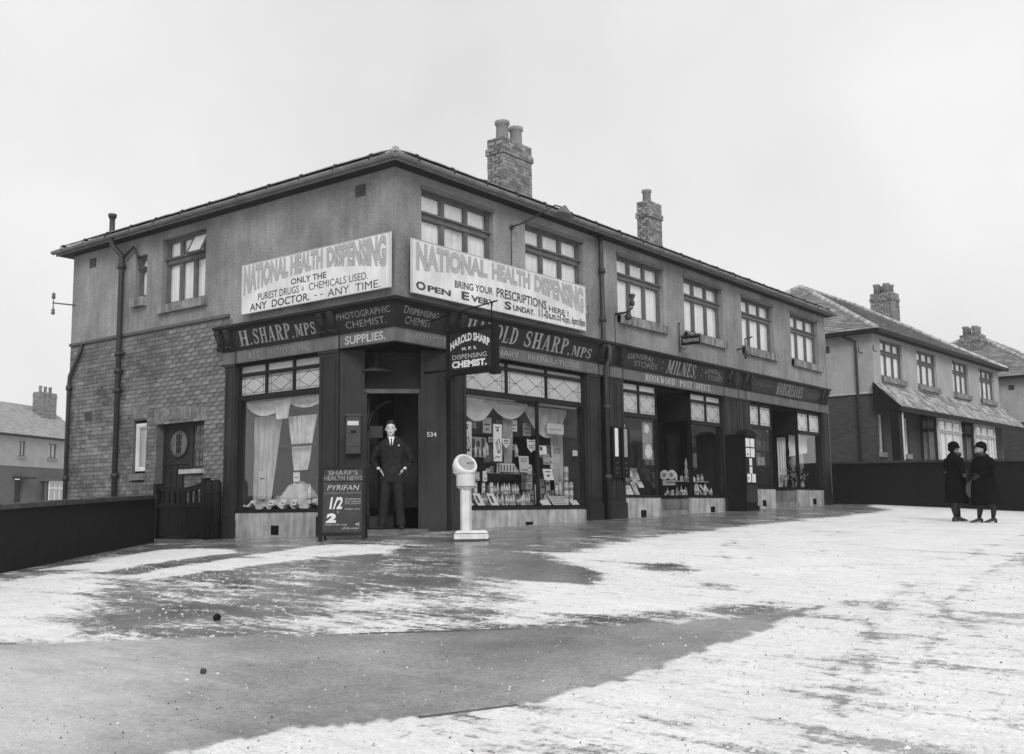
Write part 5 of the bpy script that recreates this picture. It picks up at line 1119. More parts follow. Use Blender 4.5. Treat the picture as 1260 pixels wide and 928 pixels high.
spec = [   # name, label, u0,u1,z0,z1, v, material, marks, lean
    ('carton', 'pale horizontal carton printed with bottles, under the middle showcard', 3.42, 3.87, 1.06, 1.21, -.46, 'cream', [(.05, .12, .1, .8), (.25, .32, .1, .8), (.45, .52, .1, .8), (.65, .72, .1, .8), (.85, .92, .1, .8)], 0),
    ('showcard', 'upright grey-white card with printed heading on the glass shelf by the division', 4.0, 4.29, 1.06, 1.36, -.44, 'cream', tx_, .1),
    ('showcard', 'small white card high behind the right-hand pane', 4.66, 4.93, 1.40, 1.58, -.5, 'white', [(.2, .5, .5, .9)], .1),
    ('packet', 'grey packet hung below the small white card in the right-hand pane', 4.76, 4.98, 1.22, 1.42, -.46, 'greyc', tx_, .1),
    ('showcard', 'tilted white card low behind the right-hand pane', 4.76, 5.06, .93, 1.14, -.44, 'white', [(.2, .8, .7, .8), (.3, .6, .3, .5)], .2),
    ('shelf_sign', 'long white sign hanging high in the right-hand pane', 4.95, 5.5, 1.82, 2.02, -.5, 'cream', [(.1, .9, .4, .46)], 0),
    ('ticket', 'tiny white ticket right of the hanging sign', 5.66, 5.82, 1.41, 1.52, -.40, 'white', [], 0),
    ('carton', 'white carton with dark lettering right of the scale collar', 2.48, 2.82, .89, 1.04, -.44, 'cream', [(.1, .9, .9, .96), (.1, .9, .1, .16)], 0),
    ('carton', 'narrow white carton beside the lettered carton', 2.92, 3.03, .88, 1.06, -.44, 'white', [(.2, .8, .2, .3)], 0),
    ('showcard', 'square grey card just above the lettered carton', 2.47, 2.76, 1.08, 1.27, -.47, 'greyc', [(.3, .7, .3, .7)], 0),
    ('ticket', 'white sloping leaflet, left of three along the sill', 2.42, 2.56, .46, .66, -.36, 'white', [(.2, .5, .2, .8)], .6),
    ('ticket', 'white sloping leaflet, middle of three along the sill', 2.68, 2.87, .46, .67, -.36, 'white', [(.2, .5, .2, .8)], .6),
    ('ticket', 'white sloping leaflet, right of three along the sill', 3.06, 3.27, .46, .67, -.36, 'white', [(.2, .5, .2, .8)], .6),
    ('ticket', 'small white card on the sill just right of the window division', 4.57, 4.85, .46, .55, -.36, 'white', [], .9),
    ('display_stand', 'broad striped grey card leaning on the sill of the right-hand pane', 4.92, 5.43, .46, .63, -.36, 'cream', [(.05, .95, .15, .2), (.05, .95, .4, .45), (.05, .95, .65, .7), (.05, .95, .88, .92)], .7),
    ('ticket', 'small white card at the right end of the sill', 5.56, 5.80, .46, .55, -.36, 'white', [], .9),
    ('showcard', 'dark framed picture card left of the middle showcard', 2.70, 3.15, 1.32, 1.66, -.55, 'greyc', [(.05, .95, .0, .35), (.1, .3, .4, .9), (.4, .6, .5, .8), (.7, .9, .4, .95)], 0)]
for nm_, lab, a_, b2, c_, d_, v_, m_, mk, ln_ in spec: card(nm_, lab, 'card' if 'card' in nm_ or nm_ == 'ticket' else nm_.replace('_', ' '), FR, a_ + S, b2 + S, c_, d_, v_, m_, mk, ln_)
for (a_, b2, z, lab) in ((2.45, 3.0, 1.30, 'short glass shelf on the left of the chemist window'), (2.75, 4.25, 1.03, 'long glass shelf across the left-hand pane of the chemist window')):
    b_ = MB(); b_.box(FR, a_, b2, -.7, -.42, z - .015, z); tag(b_.build('glass_shelf', 'dullglass', None, FR((a_ + b2) / 2, -.55, z)), lab, 'shelf')
for i in range(4): # little packets with feet, standing on the left part of the shelf bed
    a_ = 2.28 + i * .22; card('packet', 'slim white packet behind the three leaflets, %s from the left' % ORD[i], 'packet', FR, a_, a_ + .08, .68, .86, -.5, 'white', [(.2, .8, .5, .6)], 0, group='slim packets behind the leaflets')
for gi, (u, n, lab) in enumerate(((3.12, 4, 'left'), (3.45, 4, 'second'), (3.78, 3, 'third'))):   # pyramids of bottles
    for k_ in range(n):
        for j in range(2): bottle(FR, u + .07 * k_ - .1, -.46 - .1 * j, .46 + .2 * j + .0 * k_, .19 + .03 * (k_ % 2), .028, '%s bottle from the left, %s row of the %s cluster on the chemist window floor' % (ORD[k_], ('lower', 'upper')[j], lab), group='bottles in the %s cluster' % lab)
for k_, (u, h) in enumerate(((5.24, 5), (5.4, 3))):
    for j in range(h): bottle(FR, u, -.46, .46 + .15 * j, .14, .05, 'squat jar, %s from the bottom, %s stack in the chemist window' % (ORD[j], ('taller', 'shorter')[k_ % 2]), 'targlass', 'stacked jars at the right of the window', 'jar', neck=False)
for u, z, h, lab in ((4.62, .46, .22, 'leftmost, on the floor'), (4.72, .46, .26, 'second, on the floor'), (5.0, .66, .2, 'short one behind the striped card'), (4.85, 1.14, .12, 'tiny one above the tilted card'), (5.12, .66, .28, 'tall one behind the striped card')): bottle(FR, u, -.52, z, h, .035, 'single bottle behind the right-hand pane, ' + lab, group='bottles behind the right-hand pane')
for k_, (u, h) in enumerate(((2.6, .24), (2.72, .2), (2.84, .26), (3.42, .16), (3.62, .2), (3.78, .14), (3.95, .18))): bottle(FR, u, -.56, 1.03 if u > 3 else 1.3, h, .035, '%s bottle from the left on the %s glass shelf of the chemist window' % (ORD[k_ if u < 3 else k_ - 3], 'short' if u < 3 else 'long'), group='bottles on the glass shelves')
kinds = ('cream', 'greyc', 'white', 'targlass', 'cream', 'greyc')
for k_ in range(9): card('packet', 'packet on the long glass shelf, %s from the left in its row' % ORD[k_], 'packet', FR, 2.86 + .155 * k_, 2.96 + .155 * k_, 1.03, 1.11 + .05 * ((k_ * 7) % 3), -.52 - .04 * (k_ % 2), kinds[k_ % 6], [(.15, .85, .2, .3), (.2, .8, .6, .75)], 0, group='packets on the long glass shelf')
for k_ in range(8): card('packet', 'upright packet at the back of the chemist window floor, %s from the left' % ORD[k_], 'packet', FR, 2.2 + .235 * k_, 2.33 + .235 * k_, .46, .66 + .09 * ((k_ * 5) % 3), -.72, kinds[(k_ + 2) % 6], [(.15, .85, .15, .25), (.2, .8, .5, .7)], 0, group='upright packets at the back')
for k_ in range(7): card('hanging_card', 'little card hung on threads in the left-hand pane, %s from the left' % ORD[k_], 'card', FR, 2.45 + .22 * k_, 2.57 + .22 * k_, 1.70 - .11 * ((k_ * 3) % 4), 1.80 - .11 * ((k_ * 3) % 4), -.66, kinds[(k_ + 1) % 6], [(.2, .8, .4, .6)], 0, group='little cards hung on threads')
for k_ in range(8): card('hanging_card', 'card in the top row hung across the chemist window, %s from the left' % ORD[k_], 'card', FR, 2.2 + .40 * k_, 2.38 + .40 * k_ + .03 * (k_ % 3), 1.90 - .07 * (k_ % 3), 2.04 - .03 * (k_ % 2), -.70, kinds[(k_ + 4) % 6], [(.15, .85, .5, .6), (.3, .7, .2, .3)], 0, group='cards hung in the top row')
for k_ in range(6): bottle(FR, 2.9 + .22 * k_, -.72, 1.36, .2 + .05 * (k_ % 2), .04, '%s bottle from the left on the upper glass shelf of the chemist window' % ORD[k_], 'targlass', 'bottles on the upper glass shelf')
b_ = MB(); b_.box(FR, 2.8, 4.2, -.80, -.64, 1.345, 1.36); tag(b_.build('glass_shelf', 'dullglass', None, FR(3.5, -.7, 1.35)), 'upper glass shelf across the middle of the chemist window', 'shelf')
for k_ in range(5): card('carton', 'stacked carton behind the right-hand pane, %s from the bottom' % ORD[k_], 'carton', FR, 4.32 + .02 * (k_ % 2), 4.52, .46 + .15 * k_, .60 + .15 * k_, -.74, kinds[k_ % 6], [(.2, .8, .3, .4), (.2, .8, .6, .7)], 0, group='stacked cartons behind the right-hand pane', th=.12)
for k_ in range(6): card('packet', 'packet piled behind the right-hand pane, %s from the left' % ORD[k_], 'packet', FR, 4.28 + .18 * k_, 4.41 + .18 * k_, .46 + .02 * k_, .74 + .11 * ((k_ * 5) % 4), -.62, kinds[(k_ + 3) % 6], [(.15, .85, .6, .7), (.15, .85, .2, .4)], .05, group='packets piled behind the right-hand pane')
for k_ in range(5): card('hanging_card', 'little card hung in the right-hand pane, %s from the left' % ORD[k_], 'card', FR, 4.2 + .26 * k_, 4.36 + .26 * k_, 1.24 + .13 * ((k_ * 2) % 3), 1.38 + .13 * ((k_ * 2) % 3), -.70, kinds[(k_ + 1) % 6], [(.2, .8, .3, .5), (.2, .6, .7, .8)], 0, group='little cards hung in the right-hand pane')
for gi, (u, lab) in enumerate(((4.02 - S * 0, 'fourth'), (2.80, 'fifth'))):
    for k_ in range(3): bottle(FR, u + .075 * k_ - .1, -.50, .46, .26, .03, '%s bottle from the left in the %s cluster on the chemist window floor' % (ORD[k_], lab), ('targlass', 'greyc')[gi], 'bottles in the %s cluster' % lab)
# crepe streamers, drapes and a fluted central column
def drape(name, label, fr, pts_top, pts_bot, v, m, n=26, amp=.02, fr_=22):
    b_ = MB(); rows = 10; g = []
    for i in range(n + 1):
        t_ = i / n; u0 = np.interp(t_, [0, 1], [pts_top[0][0], pts_top[1][0]]); z0 = np.interp(t_, [0, 1], [pts_top[0][1], pts_top[1][1]]); u1 = np.interp(t_, [0, 1], [pts_bot[0][0], pts_bot[1][0]]); z1 = np.interp(t_, [0, 1], [pts_bot[0][1], pts_bot[1][1]])
        g.append([fr(u0 + (u1 - u0) * j / rows, v + amp * math.sin(t_ * fr_ + .4 * math.sin(j)), z0 + (z1 - z0) * j / rows) for j in range(rows + 1)])
    for i in range(n):
        for j in range(rows): b_.poly([g[i][j], g[i][j + 1], g[i + 1][j + 1], g[i + 1][j]], True)
    o = b_.build(name, m, None, fr(pts_bot[0][0], v, pts_bot[0][1])); tag(o, label, 'drape'); return o
def swag(name, label, fr, u0, u1, z, sag, dep, v, m):
    b_ = MB(); n = 20; g = []
    for i in range(n + 1):
        t_ = i / n; s_ = 4 * t_ * (1 - t_); g.append([fr(u0 + (u1 - u0) * t_, v + .03 * math.sin(j * 1.7) * s_, z - sag * s_ * j / 5 - dep * j / 5 * (.25 + .75 * s_)) for j in range(6)])
    for i in range(n):
        for j in range(5): b_.poly([g[i][j], g[i][j + 1], g[i + 1][j + 1], g[i + 1][j]], True)
    o = b_.build(name, m, None, fr(u0, v, z)); tag(o, label, 'drape')
swag('crepe_swag', 'pale crepe swag across the top left of the chemist window', FR, 2.0, 3.1, 2.33, .22, .18, -.50, 'cream')
swag('crepe_swag', 'pale crepe swag across the top middle of the chemist window', FR, 2.95, 4.1, 2.34, .12, .2, -.52, 'cream')
swag('crepe_swag', 'grey crepe swag across the top of the right-hand pane', FR, 4.1, 5.5, 2.32, .3, .28, -.60, 'curtain2')
drape('fluted_drape', 'fluted grey drape hanging down the middle of the chemist window', FR, ((3.45, 2.15), (3.78, 2.15)), ((3.5, 1.03), (3.72, 1.03)), -.62, 'greyc')
drape('grey_backcloth', 'pale grey backcloth at the right end of the chemist window', FR, ((5.1, 2.0), (5.56, 2.2)), ((5.3, .46), (5.56, .46)), -.75, 'curtain2')
# left window
M['dusty'] = mat('dusty_muslin', .55, .9, .2, 6., .0, 30., .1, streak=.3)
SL = .30
swag('pelmet_drape', 'white fringed pelmet drape at the top left of the side window', FL, -4.10, -3.0, 2.34, .0, .26, -.42, 'dusty'); swag('pelmet_drape', 'white fringed pelmet drape at the top right of the side window', FL, -3.0, -1.96, 2.36, .0, .20, -.42, 'dusty')
drape('pelmet_tail', 'scalloped white centre tail of the side window pelmet', FL, ((-3.32, 2.34), (-2.86, 2.34)), ((-3.25, 2.0), (-2.95, 2.0)), -.39, 'dusty', amp=.012)
drape('window_curtain', 'pale pleated curtain narrowing downward in the middle of the side window', FL, ((-3.12, 2.05), (-2.36, 2.05)), ((-2.95, 1.1), (-2.58, 1.1)), -.55, 'dusty', amp=.015, fr_=40)
drape('window_curtain', 'dim grey curtain down the left of the side window', FL, ((-4.1, 2.1), (-3.35, 2.1)), ((-4.1, .46), (-3.65, .46)), -.60, 'curtain2', amp=.02, fr_=30)
drape('window_curtain', 'dark grey curtain down the right of the side window', FL, ((-2.4, 2.1), (-1.96, 2.1)), ((-2.2, .46), (-1.96, .46)), -.62, 'greyc', amp=.02, fr_=20)
b_ = MB(); b_.tube([FL(-3.25, -.47, 1.53), FL(-2.3, -.47, 1.53)], .022, 8); tag(b_.build('brass_rail', 'wood_mid', None, FL(-2.8, -.47, 1.53)), 'dark horizontal rail crossing the pleated curtain', 'rail')
def crumple(name, label, cat, u0, u1, v0, v1, hf, m, nu=44, nv=16):
    b_ = MB(); g = [[FL(u0 + (u1 - u0) * i / nu, v0 + (v1 - v0) * j / nv, hf(i / nu, j / nv) + random.uniform(-1, 1) * .018) for j in range(nv + 1)] for i in range(nu + 1)]
    for i in range(nu):
        for j in range(nv): b_.poly([g[i][j], g[i + 1][j], g[i + 1][j + 1], g[i][j + 1]], False)
    tag(b_.build(name, m, None, FL((u0 + u1) / 2, (v0 + v1) / 2, .44)), label, cat)
crumple('crumpled_cloth', 'crumpled pale cloth heaped along the floor of the side window', 'cloth', -4.08, -1.98, -.98, -.35, lambda a_, c_: .47 + .16 * c_ ** .0 * (1 - c_) + .05 * math.sin(a_ * 19) * math.sin(c_ * 7 + a_ * 5) + .04 * math.sin(a_ * 43 + 2), 'dusty')
crumple('draped_mound', 'round draped mound in the middle of the side window', 'display mound', -3.35, -2.6, -.95, -.45, lambda a_, c_: .50 + .42 * max(0, 1 - (a_ * 2 - 1) ** 2) ** .6 * max(0, 1 - (c_ * 2 - 1) ** 2) ** .6, 'dusty', 22, 14)
card('carton', 'bright white carton on top of the draped mound', 'carton', FL, -3.0, -2.84, .91, 1.07, -.58, 'white', [(.2, .8, .4, .5)])
card('carton', 'tall pale carton standing at the left of the side window', 'carton', FL, -3.9, -3.7, .62, 1.12, -.55, 'cream', [(.2, .8, .7, .75)])
bottle(FL, -2.46, -.48, .52, .36, .035, 'tall slim pale bottle right of the draped mound', 'white')
for k_, (u, lab) in enumerate(((-3.92, 'leftmost'), (-3.4, 'second from left'), (-3.08, 'middle'), (-2.8, 'fourth from left'), (-2.28, 'rightmost'))):
    card('soap_packet', 'small tilted packet at the sill of the side window, ' + lab + ' of five', 'packet', FL, u - .06, u + .06, .50, .60, -.40, 'white', [(.2, .8, .3, .5)], .6)
# post office window: books, cards, plates
pk = [(7.13, 7.25, .66, .97, 'cream', 'leaning narrow booklet at the left of the post office window'), (7.3, 7.5, .84, 1.04, 'white', 'small leaning white booklet behind the open magazine'), (7.42, 7.70, .66, .86, 'white', 'white open magazine leaning at the middle of the post office sill'), (7.78, 7.95, .66, .94, 'cream', 'leaning striped booklet right of the open magazine'), (8.06, 8.26, .82, .95, 'white', 'small white card at the right of the post office window'), (7.22, 7.4, .66, .76, 'greyc', 'dark little booklet flat on the post office sill'), (7.6, 7.78, .95, 1.1, 'greyc', 'grey booklet at the back of the post office display'), (7.9, 8.08, .93, 1.06, 'cream', 'cream booklet at the back right of the post office display')]
for a_, b2, c_, d_, m_, lab in pk: card('booklet', lab, 'booklet', FR, a_, b2, c_, d_, -.42 - (c_ - .66) * .5, m_, tx_[:3], .5)
card('notice', 'white notice stuck high at the left of the post office window', 'notice', FR, 7.04, 7.20, 1.76, 2.12, -.30, 'white', [(.2, .8, .8, .84)])
r_ = card('poster', 'pale picture poster of a stout round figure at the right of the post office window', 'poster', FR, 7.98, 8.38, 1.42, 2.22, -.34, 'greyc', [])
b_ = MB(); b_.lathe(FR(8.2, -.334, 1.6), [(.15, 0), (.15, .003)], 14, (0, -1, 0)); b_.lathe(FR(8.14, -.332, 2.08), [(.1, 0), (.1, .003)], 14, (0, -1, 0)); b_.build('print', 'white', r_)
card('backcloth', 'dim grey board at the back of the post office window', 'board', FR, 7.95, 8.4, .70, 1.25, -.75, 'greyc', [])
b_ = MB(); b_.box(FR, 10.05, 11.45, -.95, -.6, .98, 1.0); tag(b_.build('display_shelf', 'cream', None, FR(10.7, -.8, .98)), 'pale shelf across the right-hand post office window', 'shelf')
for k_, (x, y) in enumerate(((10.12, 1.05), (10.12, .86))):
    b_ = MB(); b_.lathe((x, y, 1.14), [(.02, -.005), (.1, 0), (.12, .012), (.10, .014)], 18, (-1, 0, .1)); o = b_.build('dinner_plate', 'white', None, (x, y, 1.02)); tag(o, 'decorated round plate on edge in the doorway side window, %s one' % ('left' if k_ == 0 else 'right'), 'plate')
    q = MB(); q.lathe((x - .016, y, 1.14), [(.05, 0), (.05, .002)], 14, (-1, 0, .1)); q.build('centre_pattern', 'greyc', o)
for k_ in range(9):
    y = 1.0 - k_ * .08; bottle(WORLD, 10.15 + .08 * (k_ % 3), y, .67 + (.34 if k_ % 2 else 0), .2 + .05 * (k_ % 3), .03, '%s bottle from the back in the doorway side window of the post office, %s tier' % (ORD[k_], ('lower', 'upper')[k_ % 2]), 'targlass', 'bottles in the post office doorway window')
b_ = MB(); b_.lathe((10.25, .55, 1.02), [(.06, 0), (.05, .05), (.025, .12), (.05, .2), (.02, .3), (.035, .36), (.01, .5)], 12); tag(b_.build('ornate_decanter', 'targlass', None, (10.25, .55, 1.02)), 'tall ornate decanter in the doorway side window of the post office', 'decanter')
for k_ in range(7): bottle(FR, 10.25 + .17 * k_, -.45 - .06 * (k_ % 2), .67, .18 + .06 * (k_ % 3), .032, '%s bottle from the left in the right-hand post office window' % ORD[k_], 'targlass', 'bottles in the right-hand post office window')
for k_ in range(3):
    b_ = MB(); p = FR(10.75 + .22 * k_, -.42, .67); b_.tube([p + Vector((0, 0, 0)), p + Vector((-.1, .12, .24))], .03, 6); tag(b_.build('rolled_paper', 'cream', None, p), 'rolled paper leaning in the right-hand post office window, %s from the left' % ORD[k_], 'roll', 'rolled papers in the post office window')
for k_ in range(8):
    y = 1.02 - .09 * k_; card('packet', 'small packet on the floor of the doorway side window, %s from the back' % ORD[k_], 'packet', F((10.06, 0, 0), (0, -1, 0), (-1, 0, 0)), -y, -y + .06, .67, .73 + .03 * (k_ % 3), .02 - .03 * (k_ % 2), ('cream', 'greyc', 'white')[k_ % 3], [(.2, .8, .4, .6)], .1, group='packets in the post office doorway window')
for k_ in range(6): bottle(FR, 10.3 + .2 * k_, -.7, 1.0, .12 + .04 * (k_ % 3), .04, '%s jar from the left on the pale shelf of the post office' % ORD[k_], ('cream', 'targlass', 'greyc')[k_ % 3], 'jars on the pale shelf', 'jar', neck=bool(k_ % 2))
for k_ in range(5): card('booklet', 'booklet in the back row of the post office window, %s from the left' % ORD[k_], 'booklet', FR, 7.15 + .25 * k_, 7.3 + .25 * k_, .98, 1.14 + .03 * (k_ % 2), -.62, ('greyc', 'cream', 'greyc', 'white', 'cream')[k_], tx_[:2], .3, group='back row of booklets')
card('tray', 'pale tray of small goods behind the doorway side window', 'tray', F((10.08, 0, 0), (0, -1, 0), (-1, 0, 0)), -1.08, -.75, .90, 1.02, .0, 'cream', [])
# far shop: flowers and dark figures of stands
def flowers(p, n, s_, label, m='white'):
    r_ = empty('flower_vase', p, label, 'flowers'); b_ = MB(); b_.lathe(p, [(.05, 0), (.07, .06), (.04, .14), (.05, .17)], 10); b_.build('vase', 'targlass', r_)
    b_ = MB(); l_ = MB()
    for i in range(n):
        q = Vector(p) + Vector((random.gauss(0, s_), random.gauss(0, s_ * .5), .22 + abs(random.gauss(0, s_)))); a_ = random.random() * 6
        for k_ in range(5):
            th = a_ + k_ * 1.256; d = Vector((math.cos(th), math.sin(th) * .6, math.sin(th * 1.3) * .7)) * .028; e = Vector((-d.y, d.x, .01)) * .5; b_.poly([q, q + d + e, q + d * 1.4, q + d - e])
        l_.tube([Vector(p) + Vector((0, 0, .15)), q], .003, 3)
        for k_ in range(2): g = Vector(p).lerp(q, random.random()) + Vector((random.gauss(0, .04), random.gauss(0, .04), .1)); l_.poly([g, g + Vector((.03, 0, .03)), g + Vector((.02, .01, .07)), g + Vector((-.01, 0, .04))])
    b_.build('petals', m, r_); l_.build('stems', 'iron', r_)
flowers(FR(16.45, -.5, .90), 26, .12, 'bunch of pale flowers at the left of the far shop window'); flowers(FR(17.0, -.55, .90), 34, .15, 'larger bunch of pale flowers in the middle of the far shop window', 'cream'); flowers((16.3, .75, .90), 26, .13, 'pale flowers in the doorway side window of the far shop'); 
drape('pale_curtain', 'bright curtain strip in the doorway side window of the far shop', F((16.3, 0, 0), (0, -1, 0), (-1, 0, 0)), ((-.95, 2.3), (-.7, 2.3)), ((-.95, .92), (-.7, .92)), .0, 'curtain', amp=.01)
drape('pale_curtain', 'pale lace curtain hanging behind the far shop right-hand window', FR, ((16.3, 2.36), (17.6, 2.36)), ((16.3, 1.75), (17.6, 1.9)), -.6, 'curtain', amp=.02, fr_=50)
drape('dark_curtain', 'dim curtain behind the far shop left-hand window', FR, ((13.0, 2.36), (14.4, 2.36)), ((13.0, .95), (14.4, .95)), -.7, 'greyc', amp=.03, fr_=30)
for k_, (u, lab) in enumerate(((16.7, 'left'), (17.25, 'right'))):
    b_ = MB(); p = FR(u, -.7, .9); b_.lathe(p, [(.1, 0), (.03, .03), (.02, .5), (.09, .55), (.13, .75), (.1, .95), (.03, 1.0)], 12); tag(b_.build('dress_stand', 'greyc', None, p), 'grey draped display stand in the far shop window, %s of two' % lab, 'display stand')

# ================================================================== HOUSES BEYOND
def semi(o, th, gl, label, detail=True, length=14.1, group=None, cu=12.6, cv=-4.9, ct=10.05):
    th = R(th); Hf = F(o, (math.cos(th), math.sin(th), 0), (math.sin(th), -math.cos(th), 0)); o = Vector(o)
    Hs = F(o, (-math.sin(th) * -1, -math.cos(th), 0), (-math.cos(th), -math.sin(th), 0))     # left side wall: u = -(distance back)
    h = empty('semi_detached_house', Hf(0, 0, gl), label, 'house', group)
    ups_ = [(.68, 2.72), (4.16, 6.2), (8.07, 10.0), (11.42, 13.4)]
    up = panel(MB(), Hf, 0, length, 4.15, 6.15, [(a_, b_, 4.74, 6.03) for a_, b_ in ups_], 0, .14); panel(up, Hs, -9, 0, 4.15, 6.15, [], 0)
    up.poly([Hf(length, 0, gl), Hf(length, -9, gl), Hf(length, -9, 6.15), Hf(length, 0, 6.15)]); up.poly([Hf(0, -9, gl), Hf(length, -9, gl), Hf(length, -9, 6.15), Hf(0, -9, 6.15)]); up.build('upper_wall', 'roughcast2', h)
    slits = [(.22, .62, 2.15, 3.42), (2.55, 2.95, 2.15, 3.42)]
    lw = panel(MB(), Hf, 0, length, gl - .4, 4.15, slits + [(6.75, 8.2, gl, 3.4)], -.02, .2); panel(lw, Hs, -9, 0, gl - .4, 4.15, [], -.02); lw.build('lower_wall', 'farbrick', h)
    sc = MB(); sc.box(Hf, -.04, length, -.02, .035, 4.11, 4.17); sc.box(Hs, -9, -.0, -.02, .036, 4.11, 4.17); sc.build('string_course', 'stone', h)
    for a_, b_ in ups_: window(Hf, a_, b_, 4.74, 6.03, -.08, h, sill=(4.55, 4.74), frame='wood_frame', bars=(2, 2) if False else None)
    for a_, b_, c_, d_ in slits:
        window(Hf, a_, b_, c_, d_, -.08, h, cols=1, tz=0, frame='banner', cur='curtain2'); s_ = MB(); s_.box(Hf, a_ - .06, b_ + .06, -.1, .07, c_ - .16, c_); s_.build('sill', 'soot_brick', h)
    for k_, (a_, b_) in enumerate(((4.1, 6.6), (8.25, 10.8))):
        bz = MB(); bz.box(Hf, a_, b_, -.02, .62, gl - .3, 1.9); bz.build('bay_base', 'farbrick', h)
        wb = window(Hf, a_, b_, 1.9, 3.5, .66, h, cols=3, tz=.30, frame='cream', bars=(1, 1), tb=.09)
        Hc = F(Hf(a_, 0, 0), Hf.n, -Hf.r); window(Hc, 0.0, .58, 1.9, 3.5, .0, h, cols=1, tz=.28, frame='wood_mid', cur='greyc', tb=.07, bars=None)
        Hd = F(Hf(b_, 0, 0), -Hf.n, Hf.r); window(Hd, -.58, .0, 1.9, 3.5, .0, h, cols=1, tz=.28, frame='cream', cur='curtain', tb=.07)
    dd = MB(); dd.box(Hf, 6.8, 7.45, -.2, -.14, gl, 2.85); dd.box(Hf, 7.5, 8.15, -.2, -.14, gl, 2.85); dd.box(Hf, 6.75, 8.2, -.2, -.12, 2.85, 2.93); dd.box(Hf, 6.8, 8.15, -.2, -.17, 2.93, 3.4)
    for q in range(7): dd.box(Hf, 6.84 + .19 * q, 6.98 + .19 * q, -.14, -.125, gl + .2, 2.75)
    dd.build('front_door', 'wood_mid', h)
    # porch roof running the length of the front, each slate laid
    PV = .80; z0 = 3.60; z1 = 4.42; sl = (z1 - z0) / (PV + .1)
    pr = MB(); pr.prism([Hf(-.15, PV + .1, z0), Hf(length + .4, PV + .1, z0), Hf(length + .4, 0, z1), Hf(-.15, 0, z1)], (0, 0, .02)); por = pr.build('porch_roof', 'tile', h)
    cnt = 0; jn = MB()
    for j in range(6):
        for i in range(int((length + .5) / .26)):
            u = -.15 + i * .26 + (j % 2) * .13; va = PV + .13 - j * .155; m_ = MB() if (cnt < 290 and detail) else jn; e = random.uniform(0, .012)
            zA = z0 + (PV + .1 - va) * sl + .03 + e; zB = z0 + (PV + .1 - va + .19) * sl + .025
            m_.prism([Hf(u, va, zA), Hf(u + .25, va, zA), Hf(u + .25, max(va - .19, .0), zB), Hf(u, max(va - .19, .0), zB)], (0, 0, .016)); cnt += 1
            if m_ is not jn: m_.build('slate', 'tile_snow', por)
    if jn.v: tag(jn.build('slates', 'tile_snow', por), kind='stuff')
    fa_ = MB(); fa_.box(Hf, -.2, length + .4, PV + .04, PV + .12, z0 - .16, z0 - .01); fa_.box(Hf, -.2, length + .4, PV + .12, PV + .15, z0 - .07, z0 + .0); fa_.build('porch_gutter', 'wood', h)
    ga = MB(); ga.prism([Hf(-.16, 0, 3.5), Hf(-.16, PV + .1, 3.5), Hf(-.16, PV + .1, z0 + .02), Hf(-.16, 0, z1 + .05)], Hf.r * .05); ga.build('porch_gable', 'black', h)
    pp = MB(); pp.box(Hf, -.12, .14, .52, PV, gl - .3, 3.5); pp.build('porch_pier', 'black', h); pe = MB(); pe.tube([Hf(.17, PV + .02, gl), Hf(.17, PV + .02, 3.5)], .03, 8); pe.build('porch_post', 'cream', h)
    # main roof: hips and ridge
    ov = .28; p = math.tan(R(30.5)); hd_ = 4.5 + ov; zr = 6.22 + hd_ * p; A_ = Hf(-ov, ov, 6.22); B_ = Hf(length + ov, ov, 6.22); C_ = Hf(length + ov, -9 - ov, 6.22); D_ = Hf(-ov, -9 - ov, 6.22); E_ = Hf(-ov + hd_, ov - hd_, zr); G_ = Hf(length + ov - hd_, ov - hd_, zr)
    rf = MB(); rf.poly([A_, B_, G_, E_]); rf.poly([C_, D_, E_, G_]); rf.poly([D_, A_, E_]); rf.poly([B_, C_, G_]); ro = rf.build('roof', 'tile', h)
    jn = MB(); nr = 24
    def course(P0, P1, T0, T1, n, w_):
        for j in range(n):
            a_ = P0.lerp(T0, j / n); b_ = P1.lerp(T1, j / n); a2 = P0.lerp(T0, (j + 1.1) / n); b2 = P1.lerp(T1, (j + 1.1) / n); L_ = (b_ - a_).length
            k_ = max(1, int(L_ / w_)); up_ = Vector((0, 0, .03)); o2 = Vector((0, 0, .008))
            for i in range(k_): 
                s0, s1 = i / k_, (i + .97) / k_; e = Vector((0, 0, random.uniform(0, .01))); jn.prism([a_.lerp(b_, s0) + up_ + e, a_.lerp(b_, s1) + up_ + e, a2.lerp(b2, s1) + o2, a2.lerp(b2, s0) + o2], (0, 0, .012))
    course(D_, A_, E_, E_, nr, .32); course(A_, B_, E_, G_, nr, .32)
    tag(jn.build('slates', 'tile', ro), kind='stuff')
    def ridge(a_, b_, r_=.11):
        n = int((b_ - a_).length / .45)
        for i in range(n):
            q = MB(); p_, q_ = a_.lerp(b_, i / n), a_.lerp(b_, (i + .96) / n); q.tube([p_ + Vector((0, 0, .03)), q_ + Vector((0, 0, .03))], [r_, r_ * .92], 8); q.build('ridge_tile', 'ridge', ro)
    ridge(A_, E_); ridge(D_, E_); ridge(E_, G_, .09); ridge(B_, G_)
    ev = MB(); ev.box(Hf, -ov, length + ov, -9 - ov, ov, 6.15, 6.20); ev.box(Hf, -ov - .05, length + ov, ov, ov + .10, 6.12, 6.25); ev.box(Hs, -9, -.0 + ov, ov, ov + .10, 6.121, 6.249); ev.build('eaves', 'wood', h)
    c = chimney(h, cu, cu + .9, cv, cv + 1., 6.5, ct, (ct - .45, ct - .3), [], fr=Hf)
    for (u, v) in ((cu + .2, cv + .25), (cu + .7, cv + .25), (cu + .2, cv + .7), (cu + .7, cv + .7)): q = MB(); q.lathe(Hf(u, v, ct - .05), [(.15, 0), (.13, .35), (.165, .38), (.165, .46), (.11, .47)], 12); q.build('chimney_pot', 'tile', c)
